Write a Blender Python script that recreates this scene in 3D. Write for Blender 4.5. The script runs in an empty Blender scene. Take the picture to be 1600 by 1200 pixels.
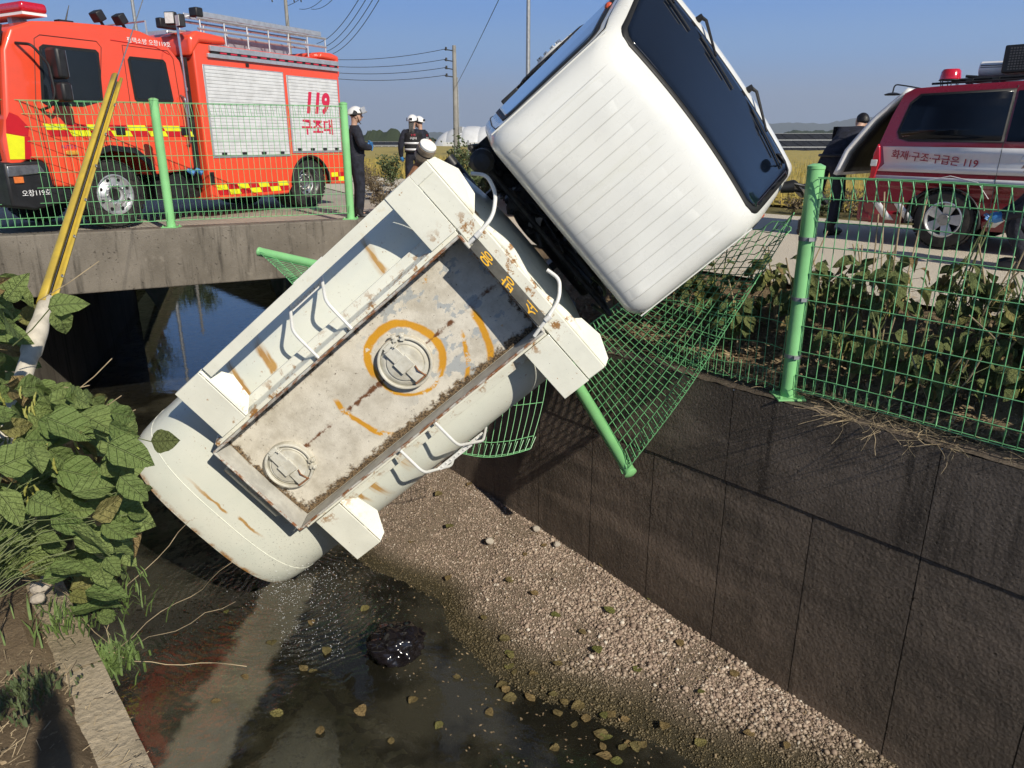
import bpy, bmesh, math, random
import numpy as np
from mathutils import Vector, Matrix, noise
random.seed(7); rng = np.random.default_rng(11)
R = math.radians
scene = bpy.context.scene
COL = scene.collection

# ---------------------------------------------------------------- camera
CAMPOS = Vector((0, 0, 1.28))
cam_data = bpy.data.cameras.new('camera'); cam_data.sensor_width = 36; cam_data.lens = 25.875
cam_data.clip_start = 0.05; cam_data.clip_end = 20000
cam = bpy.data.objects.new('camera', cam_data); COL.objects.link(cam)
cam.location = CAMPOS; cam.rotation_euler = (R(90 - 18.42), 0, 0)
scene.camera = cam

# ---------------------------------------------------------------- sky + sun
SUN_EL = 33.0
SUN_AZ = 146.0      # clockwise from +Y, seen from above
world = bpy.data.worlds.new('World'); scene.world = world; world.use_nodes = True
wn = world.node_tree; wn.nodes.clear()
sky = wn.nodes.new('ShaderNodeTexSky'); sky.sky_type = 'NISHITA'; sky.sun_disc = False
sky.sun_elevation = R(SUN_EL); sky.sun_rotation = R(SUN_AZ); sky.air_density = 1.0; sky.dust_density = 0.3; sky.ozone_density = 3.0
bg = wn.nodes.new('ShaderNodeBackground'); bg.inputs['Strength'].default_value = 0.056
wo = wn.nodes.new('ShaderNodeOutputWorld')
# thin autumn haze: the same pale blue-grey all round the horizon
_tc = wn.nodes.new('ShaderNodeTexCoord'); _sx = wn.nodes.new('ShaderNodeSeparateXYZ'); wn.links.new(_tc.outputs['Generated'], _sx.inputs[0])
_mr = wn.nodes.new('ShaderNodeMapRange'); _mr.interpolation_type = 'SMOOTHSTEP'; _mr.inputs[1].default_value = .60; _mr.inputs[2].default_value = .24; _mr.inputs[3].default_value = 0; _mr.inputs[4].default_value = 1
wn.links.new(_sx.outputs[2], _mr.inputs[0])
_rp = wn.nodes.new('ShaderNodeValToRGB'); wn.links.new(_sx.outputs[2], _rp.inputs[0]); _rp.color_ramp.interpolation = 'EASE'
SKYK = .87
_st = ((0.0, (.275, .360, .51)), (.03, (.265, .362, .54)), (.105, (.200, .388, .72)), (.16, (.150, .340, .74)), (.40, (.130, .255, .55)))
_el = _rp.color_ramp.elements
while len(_el) < len(_st): _el.new(.5)
for _e, (_p, _c) in zip(_el, _st): _e.position = _p; _e.color = (*[v * SKYK for v in _c], 1)
_ti = wn.nodes.new('ShaderNodeMix'); _ti.data_type = 'RGBA'; _ti.blend_type = 'MULTIPLY'; _ti.inputs[0].default_value = 1; _ti.inputs[7].default_value = (.95, .97, 1.08, 1)
wn.links.new(sky.outputs[0], _ti.inputs[6])
_up = wn.nodes.new('ShaderNodeVectorMath'); _up.operation = 'SCALE'; _up.inputs['Scale'].default_value = 1 / .056; wn.links.new(_rp.outputs[0], _up.inputs[0])
_hz = wn.nodes.new('ShaderNodeMix'); _hz.data_type = 'RGBA'; wn.links.new(_mr.outputs[0], _hz.inputs[0]); wn.links.new(_ti.outputs[2], _hz.inputs[6]); wn.links.new(_up.outputs[0], _hz.inputs[7])
wn.links.new(_hz.outputs[2], bg.inputs[0]); wn.links.new(bg.outputs[0], wo.inputs[0])
sun_data = bpy.data.lights.new('sun', 'SUN'); sun_data.energy = 4.5; sun_data.angle = R(0.53); sun_data.color = (1.0, 0.925, 0.79)
sun = bpy.data.objects.new('sun', sun_data); COL.objects.link(sun)
to_sun = Vector((math.sin(R(SUN_AZ)) * math.cos(R(SUN_EL)), math.cos(R(SUN_AZ)) * math.cos(R(SUN_EL)), math.sin(R(SUN_EL))))
sun.rotation_euler = to_sun.to_track_quat('Z', 'Y').to_euler()
scene.view_settings.view_transform = 'Standard'; scene.view_settings.look = 'None'
scene.view_settings.exposure = 0.2; scene.view_settings.gamma = 1; scene.view_settings.use_curve_mapping = False
scene.cycles.max_bounces = 6; scene.cycles.transparent_max_bounces = 16; scene.cycles.diffuse_bounces = 3
scene.cycles.glossy_bounces = 3; scene.cycles.transmission_bounces = 4; scene.cycles.caustics_reflective = False; scene.cycles.caustics_refractive = False
scene.cycles.sample_clamp_indirect = 4.0

# ---------------------------------------------------------------- node helpers
class NT:
    def __init__(s, name):
        s.mat = bpy.data.materials.new(name); s.mat.use_nodes = True
        s.t = s.mat.node_tree; s.t.nodes.clear()
        s.out = s.t.nodes.new('ShaderNodeOutputMaterial')
    def n(s, typ, **kw):
        nd = s.t.nodes.new(typ)
        for k, v in kw.items():
            if k.startswith('i_'): nd.inputs[k[2:].replace('_', ' ')].default_value = v
            else: setattr(nd, k, v)
        return nd
    def L(s, a, b): s.t.links.new(a, b)
    def put(s, sock, v):
        if isinstance(v, bpy.types.NodeSocket): s.L(v, sock)
        elif isinstance(v, (tuple, list)) and len(v) == 3 and sock.type == 'RGBA': sock.default_value = (*v, 1)
        else: sock.default_value = v
    def m(s, op, a, b=0.0, c=0.0, clamp=False):
        nd = s.n('ShaderNodeMath', operation=op, use_clamp=clamp)
        s.put(nd.inputs[0], a); s.put(nd.inputs[1], b)
        if op in ('MULTIPLY_ADD', 'SMOOTH_MIN', 'COMPARE'): s.put(nd.inputs[2], c)
        return nd.outputs[0]
    def ss(s, v, lo, hi):      # smoothstep 0..1
        nd = s.n('ShaderNodeMapRange', interpolation_type='SMOOTHSTEP', clamp=True)
        s.put(nd.inputs[0], v); nd.inputs[1].default_value = lo; nd.inputs[2].default_value = hi
        return nd.outputs[0]
    def mix(s, f, a, b, blend='MIX'):
        nd = s.n('ShaderNodeMix', data_type='RGBA', blend_type=blend)
        s.put(nd.inputs[0], f); s.put(nd.inputs[6], a); s.put(nd.inputs[7], b)
        return nd.outputs[2]
    def obj(s):
        if not hasattr(s, '_tc'): s._tc = s.n('ShaderNodeTexCoord')
        return s._tc.outputs['Object']
    def xyz(s, v=None):
        nd = s.n('ShaderNodeSeparateXYZ'); s.L(v or s.obj(), nd.inputs[0]); return nd.outputs
    def noise(s, scale, detail=4, rough=.55, vec=None, stretch=None, w=None):
        v = vec or s.obj()
        if stretch:
            mp = s.n('ShaderNodeMapping'); s.L(v, mp.inputs[0]); mp.inputs['Scale'].default_value = stretch
            if w: mp.inputs['Location'].default_value = (w, w * .7, w * 1.3)
            v = mp.outputs[0]
        nd = s.n('ShaderNodeTexNoise'); s.L(v, nd.inputs['Vector'])
        nd.inputs['Scale'].default_value = scale; nd.inputs['Detail'].default_value = detail; nd.inputs['Roughness'].default_value = rough
        return nd.outputs['Fac']
    def vor(s, scale, feature='F1', vec=None):
        nd = s.n('ShaderNodeTexVoronoi', feature=feature); s.L(vec or s.obj(), nd.inputs['Vector']); nd.inputs['Scale'].default_value = scale
        return nd
    def bump(s, h, dist=.01, strength=1.0):
        nd = s.n('ShaderNodeBump'); s.put(nd.inputs['Height'], h); nd.inputs['Distance'].default_value = dist; nd.inputs['Strength'].default_value = strength
        return nd.outputs[0]
    def done(s, col, rough=.5, metal=0.0, normal=None, coat=0.0, spec=.5, **kw):
        b = s.n('ShaderNodeBsdfPrincipled'); s.put(b.inputs['Base Color'], col); s.put(b.inputs['Roughness'], rough); s.put(b.inputs['Metallic'], metal)
        b.inputs['Coat Weight'].default_value = coat; b.inputs['Coat Roughness'].default_value = .05
        b.inputs['Specular IOR Level'].default_value = spec
        for k, v in kw.items(): s.put(b.inputs[k.replace('_', ' ')], v)
        if normal is not None: s.L(normal, b.inputs['Normal'])
        s.L(b.outputs[0], s.out.inputs[0]); s.b = b
        return s.mat

def simple(name, col, rough=.5, metal=0.0, var=.15, vs=6, bump=0.0, bs=60, coat=0.0, col2=None, spec=.5, dirt=0.0):
    t = NT(name)
    n = t.noise(vs, 5, .6)
    c2 = col2 if col2 else tuple(max(0, x * (1 - var * 2)) for x in col)
    c = t.mix(t.ss(n, .35, .68), col, c2)
    if dirt:
        d = t.ss(t.noise(vs * .6, 8, .7, stretch=(1, 1.2, .5), w=3.1), .5, .75)
        c = t.mix(t.m('MULTIPLY', d, dirt), c, (.12, .10, .075))
    r = t.m('MULTIPLY_ADD', n, .25, rough - .12, clamp=True)
    nm = t.bump(t.noise(bs, 4, .6), bump) if bump else None
    return t.done(c, r, metal, nm, coat, spec)

# ---------------------------------------------------------------- mesh helpers
def xf(p, M):
    return M @ Vector(p) if M is not None else Vector(p)
class MB:
    def __init__(s, M=None): s.v = []; s.f = []; s.mi = []; s.M = M
    def add(s, vs, fs, mi=0):
        o = len(s.v); s.v += [tuple(xf(p, s.M)) for p in vs]
        for f in fs: s.f.append([i + o for i in f]); s.mi.append(mi)
        return s
    def box(s, c, size, rot=None, mi=0):
        hx, hy, hz = size[0] / 2, size[1] / 2, size[2] / 2
        P = [Vector((x * hx, y * hy, z * hz)) for x in (-1, 1) for y in (-1, 1) for z in (-1, 1)]
        if rot is not None: P = [rot @ p for p in P]
        P = [p + Vector(c) for p in P]
        return s.add(P, [(0, 1, 3, 2), (4, 6, 7, 5), (0, 4, 5, 1), (2, 3, 7, 6), (0, 2, 6, 4), (1, 5, 7, 3)], mi)
    def b2(s, lo, hi, mi=0):
        return s.box([(a + b) / 2 for a, b in zip(lo, hi)], [abs(b - a) for a, b in zip(lo, hi)], None, mi)
    def tube(s, pts, r, n=8, caps=True, mi=0, closed=False):
        pts = [Vector(p) for p in pts]; N = len(pts)
        rr = r if isinstance(r, (list, tuple)) else [r] * N
        rings = []; prev = None
        for i, p in enumerate(pts):
            if closed: d = (pts[(i + 1) % N] - pts[i - 1])
            else: d = (pts[min(i + 1, N - 1)] - pts[max(i - 1, 0)])
            d = d.normalized() if d.length > 1e-9 else Vector((0, 0, 1))
            if prev is None:
                a = Vector((0, 0, 1)) if abs(d.z) < .9 else Vector((1, 0, 0))
                prev = d.cross(a).normalized()
            prev = (prev - d * prev.dot(d)); prev = prev.normalized() if prev.length > 1e-6 else d.orthogonal().normalized()
            q = d.cross(prev)
            rings.append([p + (prev * math.cos(2 * math.pi * k / n) + q * math.sin(2 * math.pi * k / n)) * rr[i] for k in range(n)])
        vs = [q for rg in rings for q in rg]; fs = []
        for i in range(N if closed else N - 1):
            j = (i + 1) % N
            for k in range(n):
                k2 = (k + 1) % n
                fs.append((i * n + k, i * n + k2, j * n + k2, j * n + k))
        if caps and not closed:
            fs.append(tuple(range(n))[::-1]); fs.append(tuple((N - 1) * n + k for k in range(n)))
        return s.add(vs, fs, mi)
    def cyl(s, a, b, r, r2=None, n=16, mi=0):
        return s.tube([a, b], [r, r if r2 is None else r2], n, True, mi)
    def prism(s, poly, lo, hi, axis='y', mi=0):   # poly in the two other axes (order x,y,z without axis)
        def P(a, b, t):
            return {'y': (a, t, b), 'x': (t, a, b), 'z': (a, b, t)}[axis]
        n = len(poly)
        vs = [P(a, b, lo) for a, b in poly] + [P(a, b, hi) for a, b in poly]
        fs = [tuple(range(n)), tuple(range(n, 2 * n))[::-1]] + [(i, i + n, (i + 1) % n + n, (i + 1) % n) for i in range(n)]
        return s.add(vs, fs, mi)
    def lathe(s, prof, c, axis='z', n=24, mi=0, capends=True):   # prof: (r,h)
        def P(r, h, a):
            x, y = r * math.cos(a), r * math.sin(a)
            q = {'z': (x, y, h), 'y': (x, h, y), 'x': (h, x, y)}[axis]
            return (q[0] + c[0], q[1] + c[1], q[2] + c[2])
        vs = [P(r, h, 2 * math.pi * k / n) for r, h in prof for k in range(n)]; fs = []
        for i in range(len(prof) - 1):
            for k in range(n):
                k2 = (k + 1) % n
                fs.append((i * n + k, i * n + k2, (i + 1) * n + k2, (i + 1) * n + k))
        if capends:
            fs.append(tuple(range(n))[::-1]); fs.append(tuple((len(prof) - 1) * n + k for k in range(n)))
        return s.add(vs, fs, mi)
    def grid(s, fn, nu, nv, mi=0, closeu=False):
        vs = [fn(i / (nu if closeu else nu - 1), j / (nv - 1)) for i in range(nu) for j in range(nv)]; fs = []
        for i in range(nu if closeu else nu - 1):
            i2 = (i + 1) % nu
            for j in range(nv - 1): fs.append((i * nv + j, i2 * nv + j, i2 * nv + j + 1, i * nv + j + 1))
        return s.add(vs, fs, mi)
    def build(s, name, mats, parent=None, smooth=True, bevel=0.0, solid=0.0, angle=35, segs=2):
        me = bpy.data.meshes.new(name); me.from_pydata(s.v, [], s.f)
        if not isinstance(mats, (list, tuple)): mats = [mats]
        for m_ in mats: me.materials.append(m_)
        if len(mats) > 1: me.polygons.foreach_set('material_index', s.mi)
        bm = bmesh.new(); bm.from_mesh(me); bmesh.ops.recalc_face_normals(bm, faces=bm.faces); bm.to_mesh(me); bm.free()
        if smooth:
            me.polygons.foreach_set('use_smooth', [True] * len(me.polygons)); me.set_sharp_from_angle(angle=R(angle))
        me.update()
        o = bpy.data.objects.new(name, me); COL.objects.link(o)
        if parent is not None: o.parent = parent
        if solid: md = o.modifiers.new('solid', 'SOLIDIFY'); md.thickness = solid; md.offset = -1
        if bevel:
            md = o.modifiers.new('bevel', 'BEVEL'); md.width = bevel; md.segments = segs; md.limit_method = 'ANGLE'; md.angle_limit = R(30); md.harden_normals = False
        return o

def raw(name, V, F, mat, parent=None, smooth=False):
    """fast numpy mesh; F is an (n,k) array of one polygon size"""
    V = np.asarray(V, dtype=np.float32); F = np.asarray(F, dtype=np.int32)
    me = bpy.data.meshes.new(name); me.vertices.add(len(V)); me.vertices.foreach_set('co', V.ravel())
    k = F.shape[1]; me.loops.add(F.size); me.loops.foreach_set('vertex_index', F.ravel())
    me.polygons.add(len(F)); me.polygons.foreach_set('loop_start', np.arange(0, F.size, k, dtype=np.int32))
    if smooth: me.polygons.foreach_set('use_smooth', [True] * len(F))
    me.update(calc_edges=True); me.validate()
    me.materials.append(mat)
    o = bpy.data.objects.new(name, me); COL.objects.link(o)
    if parent is not None: o.parent = parent
    return o
def tag(o, label=None, cat=None, group=None, kind=None):
    if label: o['label'] = label
    if cat: o['category'] = cat
    if group: o['group'] = group
    if kind: o['kind'] = kind
    return o
def empty(name, loc=(0, 0, 0), rz=0.0, label=None, cat=None, group=None, mat=None):
    o = bpy.data.objects.new(name, None); COL.objects.link(o); o.empty_display_size = .2
    if mat is not None: o.matrix_world = mat
    else: o.location = loc; o.rotation_euler = (0, 0, rz)
    return tag(o, label, cat, group)
def child(name, me, parent, loc=(0, 0, 0), rot=(0, 0, 0), sc=(1, 1, 1)):
    o = bpy.data.objects.new(name, me); COL.objects.link(o); o.parent = parent
    o.location = loc; o.rotation_euler = rot; o.scale = sc
    return o
def copy_tree(o, parent=None):
    c = o.copy(); COL.objects.link(c); c.parent = parent
    for ch in list(o.children): copy_tree(ch, c)
    return c
def text(body, size, M, mat, parent, name='lettering', depth=.002, sx=1.0, shear=0.0, bold=0.0, align='CENTER'):
    cu = bpy.data.curves.new(name, 'FONT'); cu.body = body; cu.size = size; cu.extrude = depth; cu.shear = shear; cu.offset = bold
    cu.align_x = align; cu.align_y = 'CENTER'; cu.resolution_u = 3
    t = bpy.data.objects.new(name, cu); COL.objects.link(t)
    dg = bpy.context.evaluated_depsgraph_get(); me = bpy.data.meshes.new_from_object(t.evaluated_get(dg))
    bpy.data.objects.remove(t); bpy.data.curves.remove(cu)
    me.materials.clear(); me.materials.append(mat); me.name = name
    o = bpy.data.objects.new(name, me); COL.objects.link(o); o.parent = parent
    o.matrix_local = M @ Matrix.Diagonal((sx, 1, 1, 1))
    return o
def frame(o, x, y):      # matrix from origin, x axis, y axis
    x = Vector(x).normalized(); y = Vector(y); y = (y - x * y.dot(x)).normalized(); z = x.cross(y)
    return Matrix(((x.x, y.x, z.x, o[0]), (x.y, y.y, z.y, o[1]), (x.z, y.z, z.z, o[2]), (0, 0, 0, 1)))
_th = R(18.42); _F = Vector((0, math.cos(_th), -math.sin(_th))); _U = Vector((0, math.sin(_th), math.cos(_th)))
def ray(px, py): return Vector((1, 0, 0)) * ((px - 800) / 1150) + _U * ((600 - py) / 1150) + _F
def at(px, py, t): return CAMPOS + ray(px, py) * t
def atz(px, py, z):
    d = ray(px, py); return CAMPOS + d * ((z - CAMPOS.z) / d.z)

# canal frame: s along the canal (away), d across towards the left bank, from the right wall face
CP0 = Vector((2.09, 5.43, 0)); CU = Vector((-.65, .76, 0)); CMv = Vector((-.76, -.65, 0))
def cw(s, d, z=0.0): p = CP0 + CU * s + CMv * d; return Vector((p.x, p.y, z))
ZW = -3.35      # water level
ZT = -.67       # top of right wall
CW = 4.8        # canal width
# ---------------------------------------------------------------- materials
def concrete(name, col, col2, streak=.6, bumpd=.004, agg=120, wet=False):
    t = NT(name); x, y, z = t.xyz()
    n1 = t.noise(1.1, 6, .65); n2 = t.noise(9, 6, .7); st = t.noise(3.0, 6, .7, stretch=(2.2, 2.2, .18))
    c = t.mix(t.ss(n1, .3, .7), col, col2)
    c = t.mix(t.m('MULTIPLY', t.ss(st, .48, .72), streak), c, tuple(v * .33 for v in col2))
    c = t.mix(t.m('MULTIPLY', t.ss(n2, .55, .75), .35), c, tuple(min(1, v * 1.5) for v in col))
    v = t.vor(agg * .5); pit = t.ss(t.noise(26, 3, .5), .66, .74)
    c = t.mix(t.m('MULTIPLY', pit, .6), c, tuple(q * .3 for q in col))
    if wet:
        bands = t.noise(1.0, 5, .65, stretch=(.35, .35, 2.2), w=4.0); c = t.mix(t.m('MULTIPLY', t.ss(bands, .50, .66), .55), c, tuple(q * 1.55 for q in col)); c = t.mix(t.m('MULTIPLY', t.ss(bands, .46, .34), .5), c, tuple(q * .35 for q in col))
        gr = t.noise(48, 5, .8); c = t.mix(t.m('MULTIPLY', t.ss(gr, .46, .36), .7), c, tuple(q * .22 for q in col)); c = t.mix(t.m('MULTIPLY', t.ss(gr, .57, .66), .6), c, tuple(q * 1.9 for q in col))
    h = t.m('ADD', t.m('MULTIPLY', t.noise(agg, 5, .75), 1.0), t.m('MULTIPLY', v.outputs['Distance'], .6))
    h = t.m('SUBTRACT', h, t.m('MULTIPLY', pit, 1.5))
    return t.done(c, t.m('MULTIPLY_ADD', n2, -.35, .95 if not wet else .78, clamp=True), 0, t.bump(h, bumpd), 0, .35)
m_wall = concrete('wet_stained_concrete', (.195, .150, .115), (.105, .082, .062), .5, .02, 60, True)
m_wallup = concrete('smooth_stained_concrete', (.20, .158, .122), (.095, .075, .058), .85, .008, 80, True)
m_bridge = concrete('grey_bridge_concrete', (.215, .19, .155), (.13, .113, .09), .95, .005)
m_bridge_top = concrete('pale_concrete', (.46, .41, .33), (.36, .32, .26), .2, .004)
m_ledge = concrete('ledge_concrete', (.52, .43, .30), (.32, .26, .17), .4, .008, 80)

def road_mat():
    t = NT('gravelly_concrete_road')
    v = t.vor(70); sp = t.noise(160, 3, .7)
    c = t.mix(t.ss(t.noise(.5, 5, .6), .35, .7), (.74, .62, .44), (.60, .50, .355))
    c = t.mix(t.ss(sp, .45, .75), c, (.26, .22, .18))
    c = t.mix(t.m('MULTIPLY', t.ss(v.outputs['Distance'], .0, .35), .35), (.6, .55, .46), c)
    return t.done(c, .95, 0, t.bump(t.m('ADD', v.outputs['Distance'], sp), .006), 0, .2)
m_road = road_mat()
def soil_mat(name, a, b, c_):
    t = NT(name)
    c = t.mix(t.ss(t.noise(3, 8, .7), .35, .65), a, b)
    c = t.mix(t.ss(t.noise(24, 6, .7), .55, .7), c, c_)
    h = t.noise(30, 8, .75)
    return t.done(c, .95, 0, t.bump(h, .03), 0, .15)
m_soil = soil_mat('dry_soil_and_litter', (.27, .20, .125), (.16, .115, .07), (.38, .30, .19))
m_field = soil_mat('dry_field', (.20, .17, .075), (.14, .125, .05), (.28, .23, .10))
m_rice = simple('ripe_rice', (.42, .31, .07), .8, 0, .2, 3, col2=(.28, .24, .06))
m_bankfar = soil_mat('grassy_bank', (.16, .13, .08), (.09, .10, .04), (.24, .19, .11))
m_straw = simple('dry_straw', (.46, .36, .22), .85, 0, .3, 8)
m_bush = simple('dull_green_leaf', (.085, .11, .04), .7, 0, .3, 4, col2=(.05, .075, .025))
m_drybush = simple('dry_brown_weed', (.17, .13, .075), .85, 0, .3, 4)
m_twig = simple('brown_twig', (.12, .085, .05), .85, 0, .3, 30)

def bed_mat():
    t = NT('silty_canal_bed')
    c = t.mix(t.ss(t.noise(1.4, 6, .65), .35, .65), (.26, .22, .13), (.46, .41, .29))
    c = t.mix(t.ss(t.noise(5, 8, .75), .48, .60), c, (.07, .06, .033))
    c = t.mix(t.m('MULTIPLY', t.ss(t.noise(2.2, 5, .6, stretch=(1, 1, 1), w=5.0), .5, .66), .6), c, (.10, .135, .04))
    return t.done(c, .9, 0, t.bump(t.noise(40, 6, .7), .02), 0, .2)
m_bed = bed_mat()
def gravelbase_mat():
    t = NT('damp_gravel_sand')
    x, y, z = t.xyz()
    c = t.mix(t.ss(t.noise(30, 6, .7), .4, .65), (.27, .21, .15), (.15, .115, .08))
    wet = t.ss(z, -3.20, -3.32)
    c = t.mix(wet, c, (.055, .045, .022))
    return t.done(c, t.m('MULTIPLY_ADD', wet, -.5, .9), 0, t.bump(t.noise(60, 6, .7), .02), 0, .4)
m_gravelbase = gravelbase_mat()
def stone_mat():
    t = NT('river_pebbles'); g = t.n('ShaderNodeNewGeometry')
    rp = t.n('ShaderNodeValToRGB'); t.L(g.outputs['Random Per Island'], rp.inputs[0])
    e = rp.color_ramp.elements; e[0].position = 0; e[0].color = (.17, .125, .095, 1); e[1].position = 1; e[1].color = (.66, .60, .51, 1)
    for p, c in ((.3, (.30, .22, .17, 1)), (.6, (.40, .31, .24, 1)), (.88, (.45, .36, .28, 1)), (.96, (.52, .44, .36, 1))):
        q = e.new(p); q.color = c
    x, y, z = t.xyz()
    wet = t.ss(z, -3.20, -3.31)
    c = t.mix(wet, rp.outputs[0], (.12, .095, .05))
    return t.done(c, t.m('MULTIPLY_ADD', wet, -.45, .75), 0, None, 0, .4)
m_stone = stone_mat()

def water_mat():
    t = NT('shallow_canal_water'); x, y, z = t.xyz()
    n1 = t.noise(5.0, 3, .5, stretch=(1, 1, 1)); n2 = t.noise(28, 3, .5)
    # ripples spread from the place where the tank drips
    cx, cy = RIP
    dx = t.m('SUBTRACT', x, cx); dy = t.m('SUBTRACT', y, cy)
    r2 = t.m('SQRT', t.m('ADD', t.m('MULTIPLY', dx, dx), t.m('MULTIPLY', dy, dy)))
    amp = t.ss(r2, 2.2, .1)
    wv = t.m('MULTIPLY', t.m('SINE', t.m('MULTIPLY', t.m('ADD', r2, t.m('MULTIPLY', n1, .25)), 75)), t.m('MULTIPLY', amp, .16))
    chop = t.m('MULTIPLY', t.noise(60, 3, .6), t.m('MULTIPLY', t.ss(r2, .55, .0), 1.0))
    near = t.ss(r2, 6.0, 2.5)
    h = t.m('ADD', t.m('MULTIPLY', t.m('ADD', .10, t.m('MULTIPLY', near, .45)), t.m('ADD', n1, t.m('MULTIPLY', n2, .10))), t.m('ADD', wv, chop))
    nm = t.bump(h, .010)
    tr = t.n('ShaderNodeBsdfTransparent'); t.put(tr.inputs[0], t.mix(t.ss(n1, .3, .7), (.86, .84, .64), (.93, .91, .76)))
    gl = t.n('ShaderNodeBsdfGlossy'); gl.inputs['Roughness'].default_value = .015; t.L(nm, gl.inputs['Normal'])
    gl.inputs['Color'].default_value = (1, 1, 1, 1)
    fr = t.n('ShaderNodeFresnel'); fr.inputs['IOR'].default_value = 1.45; t.L(nm, fr.inputs['Normal'])
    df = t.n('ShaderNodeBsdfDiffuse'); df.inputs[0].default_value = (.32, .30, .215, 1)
    mm = t.n('ShaderNodeMixShader'); silt = t.noise(.9, 5, .6)
    # tank's reflection painted into the water colour as a pale band from the leak
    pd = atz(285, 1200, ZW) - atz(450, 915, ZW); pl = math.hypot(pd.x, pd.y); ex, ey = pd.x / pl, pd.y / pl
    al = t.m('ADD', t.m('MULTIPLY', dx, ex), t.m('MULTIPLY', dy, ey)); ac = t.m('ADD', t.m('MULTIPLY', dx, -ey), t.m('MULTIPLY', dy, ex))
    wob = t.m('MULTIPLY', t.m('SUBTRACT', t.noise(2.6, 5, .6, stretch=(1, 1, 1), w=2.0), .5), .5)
    refl_band = t.m('MULTIPLY', t.ss(t.m('ABSOLUTE', t.m('ADD', ac, wob)), .30, .20), t.ss(al, -.35, .05))
    t.L(t.m('ADD', t.m('MULTIPLY_ADD', t.ss(silt, .45, .62), .10, .04), t.m('MULTIPLY', refl_band, .30)), mm.inputs[0]); t.L(tr.outputs[0], mm.inputs[1]); t.L(df.outputs[0], mm.inputs[2])
    mx = t.n('ShaderNodeMixShader'); t.L(t.m('MULTIPLY_ADD', fr.outputs[0], 1.0, .015, clamp=True), mx.inputs[0]); t.L(mm.outputs[0], mx.inputs[1]); t.L(gl.outputs[0], mx.inputs[2])
    t.L(mx.outputs[0], t.out.inputs[0]); return t.mat
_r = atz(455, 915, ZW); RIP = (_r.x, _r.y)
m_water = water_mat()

m_green = simple('light_green_powder_coat', (.26, .62, .25), .38, 0, .08, 3, coat=.2, dirt=.12)
m_wire = simple('green_coated_wire', (.20, .54, .235), .4, 0, .12, 8)
m_black = simple('black_plastic', (.018, .018, .02), .5, 0, .3, 8)
m_rubber = simple('tyre_rubber', (.026, .025, .024), .8, 0, .3, 12, bump=.003, bs=80, dirt=.25)
m_dark = simple('dirty_dark_steel', (.028, .027, .027), .55, .3, .4, 10, dirt=.4)
m_steel = simple('bare_steel', (.42, .42, .42), .35, .9, .2, 14, dirt=.15)
m_alu = simple('brushed_aluminium', (.62, .63, .65), .4, .65, .1, 10)
m_chrome = simple('polished_alloy', (.72, .72, .73), .22, .9, .08, 8)
m_darkglass = simple('tinted_glass', (.004, .007, .014), .12, 0, .1, 3, coat=.35, spec=.35)
m_vanglass = simple('deep_tinted_glass', (.003, .005, .010), .14, 0, .1, 3, coat=0, spec=.22)
m_lampwhite = simple('lamp_lens', (.75, .75, .72), .2, 0, .1, 20)
m_skin = simple('skin', (.52, .32, .23), .55, 0, .1, 14)
m_hair = simple('black_hair', (.012, .010, .010), .45, 0, .3, 40, bump=.004, bs=120)
m_navy = simple('navy_uniform', (.014, .016, .030), .85, 0, .3, 12, bump=.03, bs=9)
m_vest = simple('black_vest', (.012, .012, .014), .8, 0, .3, 12, bump=.003)
m_helmet = simple('white_helmet', (.80, .80, .78), .25, 0, .04, 5, coat=.5)
m_refl = simple('silver_reflective_tape', (.72, .73, .74), .4, .1, .05, 9)
m_hivis = simple('yellow_green_tape', (.55, .80, .05), .4, 0, .1, 9)
m_glove = simple('blue_glove', (.06, .24, .55), .45, 0, .1, 20)
m_orange = simple('orange_fabric', (.80, .16, .03), .6, 0, .1, 14)
m_white = simple('white_plastic', (.74, .74, .72), .45, 0, .05, 8)
m_pole = simple('pole_concrete', (.30, .29, .27), .85, 0, .15, 2, dirt=.2)
m_galv = simple('galvanised_steel', (.40, .41, .42), .5, .6, .15, 12)
m_cable = simple('black_cable', (.02, .02, .022), .6, 0, .1, 5)

def leaf_mat(name, a, b, veinc, dry=.25):
    t = NT(name); tc = t.n('ShaderNodeTexCoord'); uv = t.xyz(tc.outputs['Object'])
    oi = t.n('ShaderNodeObjectInfo'); rnd = oi.outputs['Random']
    x, y = uv[0], uv[1]      # leaf runs along +y from 0 to 1, x in -.5 .. .5
    ax = t.m('ABSOLUTE', x)
    side = t.m('SUBTRACT', y, t.m('MULTIPLY', ax, .8))
    vein = t.m('PINGPONG', t.m('MULTIPLY', side, 5.5), .5)
    vm = t.m('MULTIPLY', t.ss(vein, .06, .0), .55)
    vm = t.m('MAXIMUM', vm, t.ss(ax, .022, .006))
    c = t.mix(rnd, a, b)
    c = t.mix(t.m('MULTIPLY', t.ss(t.noise(5, 4, .6), .45, .7), .5), c, tuple(v * .6 for v in a))
    c = t.mix(t.m('MULTIPLY', vm, .30), c, veinc)
    dm = t.m('MULTIPLY', t.ss(t.noise(2.6, 6, .7), .56, .68), t.ss(rnd, .6, .95))
    c = t.mix(t.m('MULTIPLY', dm, dry * 3, clamp=True), c, (.20, .13, .055))
    h = t.m('SUBTRACT', t.noise(6, 4, .6), t.m('MULTIPLY', vm, .35))
    m_ = t.done(c, .55, 0, t.bump(h, .03), 0, .22)
    # light through the blade
    tl = t.n('ShaderNodeBsdfTranslucent'); t.L(c, tl.inputs[0]); mx = t.n('ShaderNodeMixShader'); mx.inputs[0].default_value = .22
    t.L(t.b.outputs[0], mx.inputs[1]); t.L(tl.outputs[0], mx.inputs[2]); t.L(mx.outputs[0], t.out.inputs[0])
    return m_
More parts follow.
